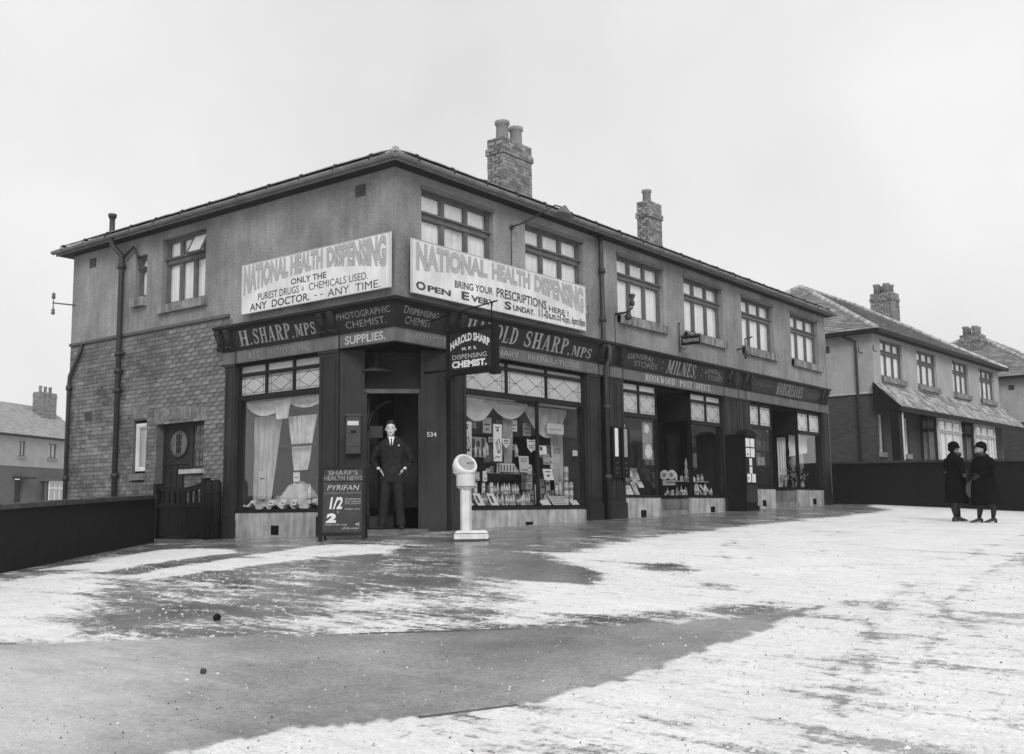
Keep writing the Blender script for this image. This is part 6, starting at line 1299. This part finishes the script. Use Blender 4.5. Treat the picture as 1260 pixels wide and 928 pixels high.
    dp = MB(); dp.tube([Hs(-.9, ov, 6.1), Hs(-.55, .1, 5.9), Hs(-.55, .06, 5.6), Hs(-.55, .06, gl)], .045, 8); dp.build('downpipe', 'iron', h)
    vb = MB(); vb.box(Hs, -1.75, -1.5, -.01, .015, 5.62, 5.85); vb.build('air_vent', 'iron', h)
    for i in range(2): q = MB(); q.tube([Hs(-.35 + .5 * i, .0, 5.5), Hs(-.35 + .5 * i, .3, 5.5), Hs(-.35 + .5 * i, .3, 5.7)], .02, 5); q.build('wire_bracket', 'iron', h)
    return Hf
H2 = semi((23.67, .64, 0), -2.6, .5, 'nearer semi-detached house with slated porch roof, just beyond the right end of the shops')
semi(tuple(H2(17.6, 1.2, 0)), -2.6, .6, 'farther semi-detached house at the right edge, behind the first one', detail=False, cu=2.6, cv=-4.6, ct=8.85)
M['hazed_roof'] = mat('haze_paled_slate', .33, .85, .15, 3., .3, 40., .2, island=.15); M['hazed_render'] = mat('haze_paled_render', .3, .9, .1, 2.); M['hazed_brick'] = brickmat('haze_paled_brick', .075, .11, .09)  # distance haze put into paler roof, render and brick colours
# misty house across the side street, far left
HB = F((28.9, 66.8, 0), (.893, .451, 0), (.451, -.893, 0)); hb = empty('terraced_house', HB(0, 0, -.2), 'misty distant house with rendered upper floor and tall chimney, at the far left', 'house')
b_ = panel(MB(), HB, -12, 9, 4.1, 6.35, [(.2, 1.0, 4.85, 6.0), (3.8, 4.9, 4.85, 6.0), (-5, -4, 4.85, 6.0)], 0, .15); b_.poly([HB(-12, 0, -.5), HB(-12, 0, 6.35), HB(-12, -8, 6.35), HB(-12, -8, -.5)]); b_.build('upper_wall', 'hazed_render', hb)
b_ = panel(MB(), HB, -12, 9, -.6, 4.1, [(.0, 1.0, -.2, 3.2)], -.05, .3); b_.build('lower_wall', 'hazed_brick', hb)
for a_, c_ in ((.2, 1.0), (3.8, 4.9), (-5, -4)): window(HB, a_, c_, 4.85, 6.0, -.08, hb, cols=2, tz=.0, cur='curtain2'); s_ = MB(); s_.box(HB, a_ - .1, c_ + .1, -.05, .12, 4.68, 4.85); s_.build('sill', 'soot_brick', hb)
b_ = MB(); b_.box(HB, 3.2, 5.9, -.05, .7, -.4, 1.1); b_.box(HB, 3.0, 6.1, -.05, .8, 3.05, 3.2); b_.build('bay', 'hazed_brick', hb); window(HB, 3.2, 5.9, 1.1, 3.05, .66, hb, cols=4, tz=.28, frame='banner', cur='curtain2')
b_ = MB(); b_.box(HB, -.3, 1.5, -.05, .7, 3.15, 3.3); b_.build('door_canopy', 'wood', hb); b_ = MB(); b_.box(HB, .05, .95, -.3, -.25, -.2, 3.1); b_.build('front_door', 'wood', hb)
b_ = MB(); b_.prism([HB(-12.3, .35, 6.4), HB(-12.3, -4, 9.35), HB(-12.3, -8.3, 6.4)], HB.r * 21.6); ro = b_.build('roof', 'hazed_roof', hb); b_ = MB(); b_.box(HB, -12.3, 9.3, .2, .42, 6.28, 6.42); b_.build('gutter', 'wood', hb)
jn = MB()
for j in range(16):
    for i in range(54):
        u = -12.3 + .4 * i + .2 * (j % 2); t0 = j / 16; t1 = (j + 1.1) / 16; p_ = lambda t_, k_: HB(u + k_, .38 - 4.35 * t_, 6.43 + 2.95 * t_); e = Vector((0, 0, random.uniform(.02, .035)))
        jn.prism([p_(t0, 0) + e, p_(t0, .38) + e, p_(t1, .38), p_(t1, 0)], (0, 0, .012))
tag(jn.build('slates', 'hazed_roof', ro), kind='stuff')
chimney(hb, 6.2, 8.1, -3.2, -2.3, 7.2, 10.4, (10.0, 10.2), [(6.5, -2.75, .6), (7.15, -2.75, .6), (7.8, -2.75, .6)], fr=HB)

# houses across the road, behind the camera: what the shop glass mirrors
def opposite(k_, x, y, yaw):
    d = Vector((math.cos(yaw), math.sin(yaw), 0)); fo = F((x, y, 0), d, (-d.y, d.x, 0)); g_ = G(x, y)
    o = empty('opposite_house', (x, y, g_), 'gabled brick house across the road from the shops, %s along the row' % ORD[k_], 'house', 'houses across the road')
    b_ = panel(MB(), fo, 0, 11, g_ - .5, g_ + 5.2, [(1, 3, g_ + 1, g_ + 2.4), (8, 10, g_ + 1, g_ + 2.4), (1, 3, g_ + 3.3, g_ + 4.6), (8, 10, g_ + 3.3, g_ + 4.6), (4.6, 5.6, g_, g_ + 2.1)], 0, .15); b_.box(fo, 0, 11, -8, -.16, g_ - .5, g_ + 5.2); b_.build('wall', 'farbrick', o)
    b_ = MB(); b_.prism([fo(-.3, .3, g_ + 5.15), fo(-.3, -4, g_ + 7.9), fo(-.3, -8.3, g_ + 5.15)], fo.r * 11.6); b_.prism([fo(6.5, .5, g_ + 5.1), fo(9, .5, g_ + 7.3), fo(11.5, .5, g_ + 5.1)], fo.n * -4); b_.build('roof', 'tile', o)
    for u0, z0 in ((1, 1.), (8, 1.), (1, 3.3), (8, 3.3)): window(fo, u0, u0 + 2, g_ + z0, g_ + z0 + 1.35, -.05, o, cols=2, tz=0)
    b_ = MB(); b_.box(fo, 4.6, 5.6, -.14, -.1, g_, g_ + 2.1); b_.build('front_door', 'wood', o)
    chimney(o, 3.6, 5.0, -4.5, -3.7, g_ + 6.5, g_ + 9.2, (g_ + 8.8, g_ + 9.), [(4., -4.1, .5), (4.6, -4.1, .5)], fr=fo)
for k_ in range(6): opposite(k_, 6 + 13.5 * k_, -31, 0)

# ================================================================== PEOPLE
def smooth_union(vox, it=4):
    def f(o):
        m = o.modifiers.new('r', 'REMESH'); m.mode = 'VOXEL'; m.voxel_size = vox; m.use_smooth_shade = True
        s_ = o.modifiers.new('s', 'SMOOTH'); s_.factor = .5; s_.iterations = it
    return f
def head(b_, fr, c, s_=1.0):
    """skull, jaw, nose, brow, ears, neck stub around centre c=(u,v,z)"""
    u, v, z = c; P = lambda a_, b2, c_: fr(u + a_ * s_, v + b2 * s_, z + c_ * s_)
    rot = Matrix((fr.r, fr.n, (0, 0, 1))).transposed()
    b_.ball(P(0, -.01, .025), [.079 * s_, .097 * s_, .096 * s_], 18, 12, rot); b_.ball(P(0, .02, -.045), [.063 * s_, .070 * s_, .068 * s_], 14, 10, rot); b_.ball(P(0, .052, -.095), [.032 * s_, .026 * s_, .022 * s_], 10, 8, rot)
    b_.tube([P(0, .072, .018), P(0, .096, -.022)], [(.010 * s_, .010 * s_), (.016 * s_, .015 * s_)], 8); b_.tube([P(-.042, .066, .028), P(.042, .066, .028)], .013 * s_, 8)
    for q in (-1, 1): b_.ball(P(.080 * q, -.005, -.008), [.010 * s_, .018 * s_, .029 * s_], 8, 6, rot); b_.ball(P(.035 * q, .05, -.028), [.024 * s_, .022 * s_, .024 * s_], 8, 6, rot)
    b_.tube([P(-.024, .079, -.056), P(0, .085, -.055), P(.024, .079, -.056)], .008 * s_, 6)
    b_.tube([P(0, -.02, -.05), P(0, -.028, -.17)], [.054 * s_, .062 * s_], 12)
def face(parent, fr, c, s_=1.0, smile=.004):
    u, v, z = c; P = lambda a_, b2, c_: fr(u + a_ * s_, v + b2 * s_, z + c_ * s_)
    for q in (-1, 1):
        e = MB(); e.ball(P(.030 * q, .072, .004), .011 * s_, 8, 6); eo = e.build('eye', 'cream', parent); p = MB(); p.ball(P(.030 * q, .080, .004), .0062 * s_, 8, 6); p.build('iris', 'black', eo)
        w_ = MB(); w_.tube([P(.014 * q, .083, .027), P(.034 * q, .081, .033), P(.05 * q, .068, .026)], .0032 * s_, 5); w_.build('eyebrow', 'hair', parent)
    m_ = MB(); m_.tube([P(-.026, .084, -.055 + smile), P(0, .093, -.059), P(.026, .084, -.055 + smile)], .0045 * s_, 6); m_.build('mouth', 'wood_mid', parent)
def hand(b_, wr, d, side, curl=.35, sc=1.0):
    """five fingers from the wrist point wr along d; side = direction towards the thumb"""
    d = d.normalized(); side = (side - d * side.dot(d)).normalized(); nrm_ = d.cross(side)
    palm = wr + d * .05 * sc
    b_.tube([wr, wr + d * .03 * sc, wr + d * .09 * sc], [(.026 * sc, .018 * sc), (.038 * sc, .016 * sc), (.040 * sc, .014 * sc)], 10, ref=side)
    for i, (o_, l_) in enumerate(((.030, .072), (.011, .082), (-.009, .077), (-.028, .060))):
        s0 = wr + d * .085 * sc + side * o_ * sc; s1 = s0 + (d + nrm_ * curl * .3) .normalized() * l_ * .45 * sc; s2 = s1 + (d + nrm_ * curl).normalized() * l_ * .32 * sc; s3 = s2 + (d + nrm_ * curl * 2).normalized() * l_ * .26 * sc
        b_.tube([s0, s1, s2, s3], [.0095 * sc, .009 * sc, .008 * sc, .006 * sc], 7)
    t0 = wr + d * .028 * sc + side * .030 * sc; t1 = t0 + (d * .7 + side * .9).normalized() * .038 * sc; t2 = t1 + (d + side * .35 + nrm_ * curl * .5).normalized() * .034 * sc
    b_.tube([t0, t1, t2], [.013 * sc, .011 * sc, .008 * sc], 7)
# the chemist in his doorway
mp_ = FD(.87, -.12, .085); dm = Vector((-.74, -.67, 0)).normalized(); FM = F(mp_, Vector((-dm.y, dm.x, 0)) * -1 if False else Vector((.67, -.74, 0)), dm)
man = empty('person', mp_, 'smiling man in dark double-breasted suit, hands in pockets, standing in the corner doorway', 'person')
K = .985; C_ = lambda u, v, z: FM(u * K, v * K, z * K)
b_ = MB(); hcen = (-.02, .01, 1.665 * K); head(b_, FM, hcen, 1.05)
b_.tube([C_(0, 0, .84), C_(0, 0, .98), C_(0, 0, 1.15), C_(0, 0, 1.35), C_(0, -.01, 1.42), C_(-.01, -.02, 1.52)], [(.15, .10), (.16, .11), (.14, .10), (.16, .10), (.13, .07), (.06, .055)], 18, ref=FM.r)
for q in (-1, 1):
    b_.tube([C_(.09 * q, 0, .92), C_(.115 * q, .02, .5), C_(.15 * q, 0, .10)], [.09, .058, .042], 12); b_.tube([C_(.15 * q, -.04, .05), C_(.17 * q, .14, .035)], [.04, .03], 10)
    b_.tube([C_(.15 * q, -.01, 1.40), C_(.26 * q, -.04, 1.24), C_(.315 * q, -.07, 1.12), C_(.25 * q, .05, 1.03), C_(.205 * q, .10, .985)], [.045, .042, .038, .032, .027], 12)
    hand(b_, C_(.208 * q, .095, 1.0), C_(.15 * q, .085, .91) - C_(.208 * q, .095, 1.0), FM.n * .8 - FM.r * .3 * q, .2, .95)
baked(b_, 'body', 'skin', man, smooth_union(.0075, 2), mp_)
face(man, FM, hcen, 1.05)
def lumpy(b_, amp):
    for v in b_.v: v += Vector((random.uniform(-1, 1), random.uniform(-1, 1), random.uniform(-1, 1))) * amp
b_ = MB(); rot = Matrix((FM.r, FM.n, (0, 0, 1))).transposed(); hu, hv, hz = hcen
b_.ball(FM(hu, hv - .022, hz + .052), [.089, .098, .088], 20, 12, rot); b_.ball(FM(hu + .01, hv + .03, hz + .112), [.070, .062, .042], 14, 9, rot); b_.ball(FM(hu - .0, hv - .055, hz - .0), [.072, .055, .075], 14, 9, rot)
b_.ball(FM(hu - .07, hv + .0, hz + .035), [.018, .04, .04], 8, 6, rot); b_.ball(FM(hu + .07, hv + .0, hz + .035), [.018, .04, .04], 8, 6, rot); b_.ball(FM(hu - .03, hv + .06, hz + .10), [.045, .035, .028], 8, 6, rot)
lumpy(b_, .004); baked(b_, 'hair', 'hair', man, smooth_union(.008, 1), mp_)
b_ = MB(); b_.tube([C_(0, .0, .775), C_(0, .005, .90), C_(0, 0, 1.08), C_(0, .0, 1.30), C_(0, -.01, 1.43), C_(0, -.02, 1.49), C_(-.01, -.025, 1.545)], [(.20, .135), (.20, .14), (.172, .125), (.215, .145), (.22, .12), (.15, .09), (.072, .068)], 28, ref=FM.r)
for q in (-1, 1): b_.tube([C_(.16 * q, -.015, 1.40), C_(.245 * q, -.03, 1.33), C_(.29 * q, -.05, 1.22), C_(.325 * q, -.07, 1.12), C_(.28 * q, .02, 1.06), C_(.232 * q, .085, 1.012)], [.075, .068, .062, .06, .052, .046], 14)
for q in (-1, 1): b_.tube([C_(.13 * q, .135, .99), C_(.235 * q, .085, .975)], [(.012, .03), (.012, .03)], 8)
baked(b_, 'jacket', 'suit', man, smooth_union(.011, 3), mp_)
fv = lambda u, z: .145 * math.sqrt(max(0, 1 - (u / .235) ** 2))
b_ = MB(); b_.prism([C_(-.055, .105, 1.53), C_(-.005, .158, 1.30), C_(.045, .105, 1.53)], FM.n * .006); b_.tube([C_(-.055, .03, 1.51), C_(-.045, .075, 1.515), C_(-.01, .095, 1.49)], .013, 6); b_.tube([C_(.04, .03, 1.51), C_(.035, .075, 1.515), C_(-.01, .095, 1.49)], .013, 6); b_.build('shirt', 'shirt', man)
b_ = MB(); b_.prism([C_(-.018, .124, 1.497), C_(.008, .124, 1.497), C_(.003, .13, 1.475), C_(.014, .158, 1.33), C_(-.004, .164, 1.30), C_(-.022, .158, 1.34), C_(-.012, .13, 1.475)], FM.n * .008); b_.build('tie', 'black', man)
b_ = MB()
for q in (-1, 1): b_.prism([C_(-.005 + .052 * q, .105, 1.52), C_(-.005 + .125 * q, .118, 1.43), C_(-.005 + .11 * q, .128, 1.405), C_(-.005 + .085 * q, .140, 1.39), C_(.0 + .015 * q, .150, 1.235), C_(.0, .152, 1.26)], FM.n * .008)
b_.build('lapel', 'suit', man)
b_ = MB(); b_.prism([C_(.10, .132, 1.37), C_(.135, .122, 1.372), C_(.12, .128, 1.40)], FM.n * .008); b_.build('pocket_square', 'shirt', man)
for u, z in ((-.055, 1.18), (.06, 1.18), (-.05, 1.07), (.055, 1.07)): b_ = MB(); b_.lathe(C_(u, .128, z), [(.011, 0), (.011, .014)], 8, tuple(FM.n)); b_.build('button', 'black', man)
b_ = MB()
for q in (-1, 1): b_.tube([C_(.075 * q, 0, .90), C_(.10 * q, .012, .72), C_(.118 * q, .02, .5), C_(.14 * q, .0, .25), C_(.152 * q, .0, .07)], [(.105, .12), (.092, .105), (.078, .09), (.072, .085), (.078, .10)], 16, ref=FM.r)
baked(b_, 'trousers', 'suit', man, smooth_union(.012, 2), mp_)
for q in (-1, 1): b_ = MB(); b_.tube([C_(.148 * q, -.085, .045), C_(.15 * q, -.03, .055), C_(.16 * q, .07, .045), C_(.175 * q, .15, .032), C_(.18 * q, .185, .028)], [(.034, .03), (.046, .05), (.048, .042), (.044, .028), (.02, .015)], 12, ref=FM.r); b_.build('shoe', 'leather', man)
# the two women
def woman(px, depth_, face_dir, label, sc, wide=1.0, bag=True, hatk=0):
    fw_ = Vector((_f.x, _f.y, 0)); rt = Vector((_rt.x, _rt.y, 0)); p = CAM + fw_ * depth_ + rt * ((px - 630) / 1315.5 * depth_); p.z = G(p.x, p.y)
    d = Vector(face_dir).normalized(); fr = F(p, Vector((-d.y, d.x, 0)) * -1, d); w_ = empty('person', p, label, 'person'); P = lambda u, v, z: fr(u * sc, v * sc, z * sc)
    b_ = MB(); hc_ = (0, .05 * sc, 1.46 * sc); head(b_, fr, hc_, .95 * sc)
    b_.tube([P(0, 0, .7), P(0, 0, .95), P(0, 0, 1.15), P(0, 0, 1.27), P(0, 0.02, 1.34)], [(.15 * sc, .1 * sc), (.13 * sc, .1 * sc), (.16 * sc, .11 * sc), (.14 * sc, .09 * sc), (.06 * sc, .05 * sc)], 16, ref=fr.r)
    for q in (-1, 1):
        sv_ = .10 * q if not bag else -.10 * q
        b_.tube([P(.07 * q, 0, .78), P(.075 * q, sv_ * .6, .44), P(.08 * q, sv_ - .03, .27), P(.08 * q, sv_, .09)], [.085 * sc, .056 * sc, .056 * sc, .032 * sc], 12)
        b_.tube([P(.08 * q, sv_ - .03, .06), P(.08 * q, sv_ + .06, .05), P(.085 * q, sv_ + .14, .022)], [.03 * sc, .028 * sc, .016 * sc], 8)
        if q == -1: elb, wr, hd2 = P(.20 * q, -.04, 1.0), P(.13 * q, .17, .93), P(.06 * q, .21, .90)
        else: elb, wr, hd2 = P(.22 * q, -.02, 1.0), P(.20 * q, .16, .90 if bag else .98), P(.2 * q, .2, .84 if bag else .97)
        b_.tube([P(.16 * q, 0, 1.27), elb, wr], [.05 * sc, .042 * sc, .028 * sc], 10); hand(b_, wr, hd2 - wr, Vector((0, 0, 1)) if q == -1 else fr.n, .7, .80 * sc)
    baked(b_, 'body', 'skin2', w_, smooth_union(.009, 2), p); face(w_, fr, hc_, .95 * sc, .0)
    b_ = MB(); a = wide
    b_.tube([P(0, -.01, .365), P(0, 0, .5), P(0, -.01, .75), P(0, 0, .95), P(0, .02, 1.12), P(0, .0, 1.25), P(0, .0, 1.33), P(0, .02, 1.40)], [(.215 * a * sc, .22 * a * sc), (.205 * a * sc, .21 * a * sc), (.21 * a * sc, .20 * a * sc), (.185 * a * sc, .17 * a * sc), (.20 * a * sc, .175 * a * sc), (.205 * a * sc, .14 * a * sc), (.14 * a * sc, .11 * sc), (.08 * sc, .075 * sc)], 26, ref=fr.r)
    cx_ = P(0, 0, 0)
    for v in b_.v:
        rv = Vector((v.x - cx_.x, v.y - cx_.y, 0)); an = math.atan2(rv.y, rv.x); kz = max(0, 1.15 * sc - (v.z - p.z)); v += rv.normalized() * (.035 * kz * math.sin(an * 5 + 1.3) + .02 * kz * math.sin(an * 9)) if rv.length > .01 else Vector((0, 0, 0))
    for q in (-1, 1):
        wr = P(.13 * q, .17, .93) if q == -1 else P(.2 * q, .15, .92 if bag else .98); b_.tube([P(.17 * q * a, 0, 1.27), P(.22 * q * a, -.03, 1.12), P(.235 * q * a, -.02, 1.0), wr], [.085 * sc, .075 * sc, .07 * sc, .055 * sc], 12)
    baked(b_, 'coat', 'coat', w_, smooth_union(.013, 3), p)
    for q in (-1, 1):
        wr, hd2 = (P(.13 * q, .165, .935), P(.06 * q, .21, .90)) if q == -1 else (P(.20 * q, .155, .905 if bag else .98), P(.2 * q, .2, .84 if bag else .97))
        g_ = MB(); hand(g_, wr, hd2 - wr, Vector((0, 0, 1)) if q == -1 else fr.n, .7, 1.0); baked(g_, 'glove', 'leather', w_, smooth_union(.006, 0), p)
    b_ = MB(); n = 14; b_.tube([P(.11 * math.sin(t_) * .9, .03 + .09 * math.cos(t_), 1.345 + .02 * math.cos(t_)) for t_ in np.linspace(-2.7, 2.7, n)], .045 * sc, 9); lumpy(b_, .004); b_.build('fur_collar', 'hair', w_)
    rot = Matrix((fr.r, fr.n, (0, 0, 1))).transposed(); b_ = MB(); b_.ball(P(0, .01, 1.54), [.098 * sc, .118 * sc, .095 * sc], 18, 12, rot); b_.ball(P(0, -.045, 1.475), [.082 * sc, .06 * sc, .07 * sc], 16, 10, rot)
    b_.lathe(P(0, .03, 1.50), [(.096 * sc, 0), (.118 * sc, -.004), (.112 * sc, .012), (.094 * sc, .03)], 20, tuple((Vector((0, 0, 1)) + fr.n * (-.22 if hatk else -.12) + fr.r * .12).normalized())); baked(b_, 'hat', 'coat', w_, smooth_union(.009, 2), p)
    for q in (-1, 1):
        sv_ = .10 * q if not bag else -.10 * q; s_ = MB(); s_.tube([P(.07 * q, sv_ * .6, .62), P(.07 * q, sv_ * .6, .42), P(.08 * q, sv_ - .03, .27), P(.08 * q, sv_, .09)], [.085 * sc, .064 * sc, .0605 * sc, .036 * sc], 12); s_.build('stocking', 'hair', w_)
        s_ = MB(); s_.tube([P(.08 * q, sv_ - .065, .065), P(.08 * q, sv_ - .01, .07), P(.083 * q, sv_ + .09, .04), P(.085 * q, sv_ + .17, .022), P(.085 * q, sv_ + .20, .02)], [(.026 * sc, .025 * sc), (.036 * sc, .036 * sc), (.038 * sc, .028 * sc), (.032 * sc, .018 * sc), (.012 * sc, .01 * sc)], 10, ref=fr.r); s_.box(F(P(.08 * q, sv_ - .05, 0), fr.r, fr.n), -.022 * sc, .022 * sc, -.022 * sc, .02 * sc, .0, .06 * sc); s_.build('shoe', 'leather', w_)
    return w_, fr, P
rtd = Vector((_rt.x, _rt.y, 0)); fwd = Vector((_f.x, _f.y, 0))
wA, frA, PA = woman(1171, 20.1, rtd * .95 + fwd * .25, 'woman in dark coat and cloche hat with a pale bag, left of the two women', .915, 1.0, True)
wB, frB, PB = woman(1206, 19.6, -rtd * .95 + fwd * -.15, 'woman in broad black coat and hat facing left, right of the two women', .905, 1.22, False, 1)
bg_ = empty('shopping_bag', PA(.2, .2, .5), 'pale cloth shopping bag held by the woman on the left', 'bag')
b_ = MB(); c = PA(.22, .22, .48)
b_.tube([c + Vector((0, 0, -.0)), c + Vector((0, 0, .08)), c + Vector((0, 0, .20)), c + Vector((0, 0, .29))], [(.07, .04), (.13, .07), (.125, .065), (.085, .03)], 16, ref=tuple(frA.n)); b_.build('bag_body', 'bag', bg_)
b_ = MB(); b_.tube([c + frA.n * .07 + Vector((0, 0, .27)), c + Vector((0, 0, .40)), c - frA.n * .07 + Vector((0, 0, .27))], .01, 6); b_.build('handle', 'leather', bg_)

# ================================================================== HAZE
hm = bpy.data.materials.new('mist'); hm.use_nodes = True; t = hm.node_tree; t.nodes.clear(); ho = t.nodes.new('ShaderNodeOutputMaterial'); pv = t.nodes.new('ShaderNodeVolumePrincipled')
pv.inputs['Color'].default_value = (.95, .95, .95, 1); pv.inputs['Density'].default_value = .0005; t.links.new(pv.outputs[0], ho.inputs['Volume'])
b_ = MB(); b_.box(WORLD, -200, 200, -200, 200, -3.6, 12.5); hz_ = b_.build('haze', hm); tag(hz_, kind='stuff'); hz_.display_type = 'WIRE'
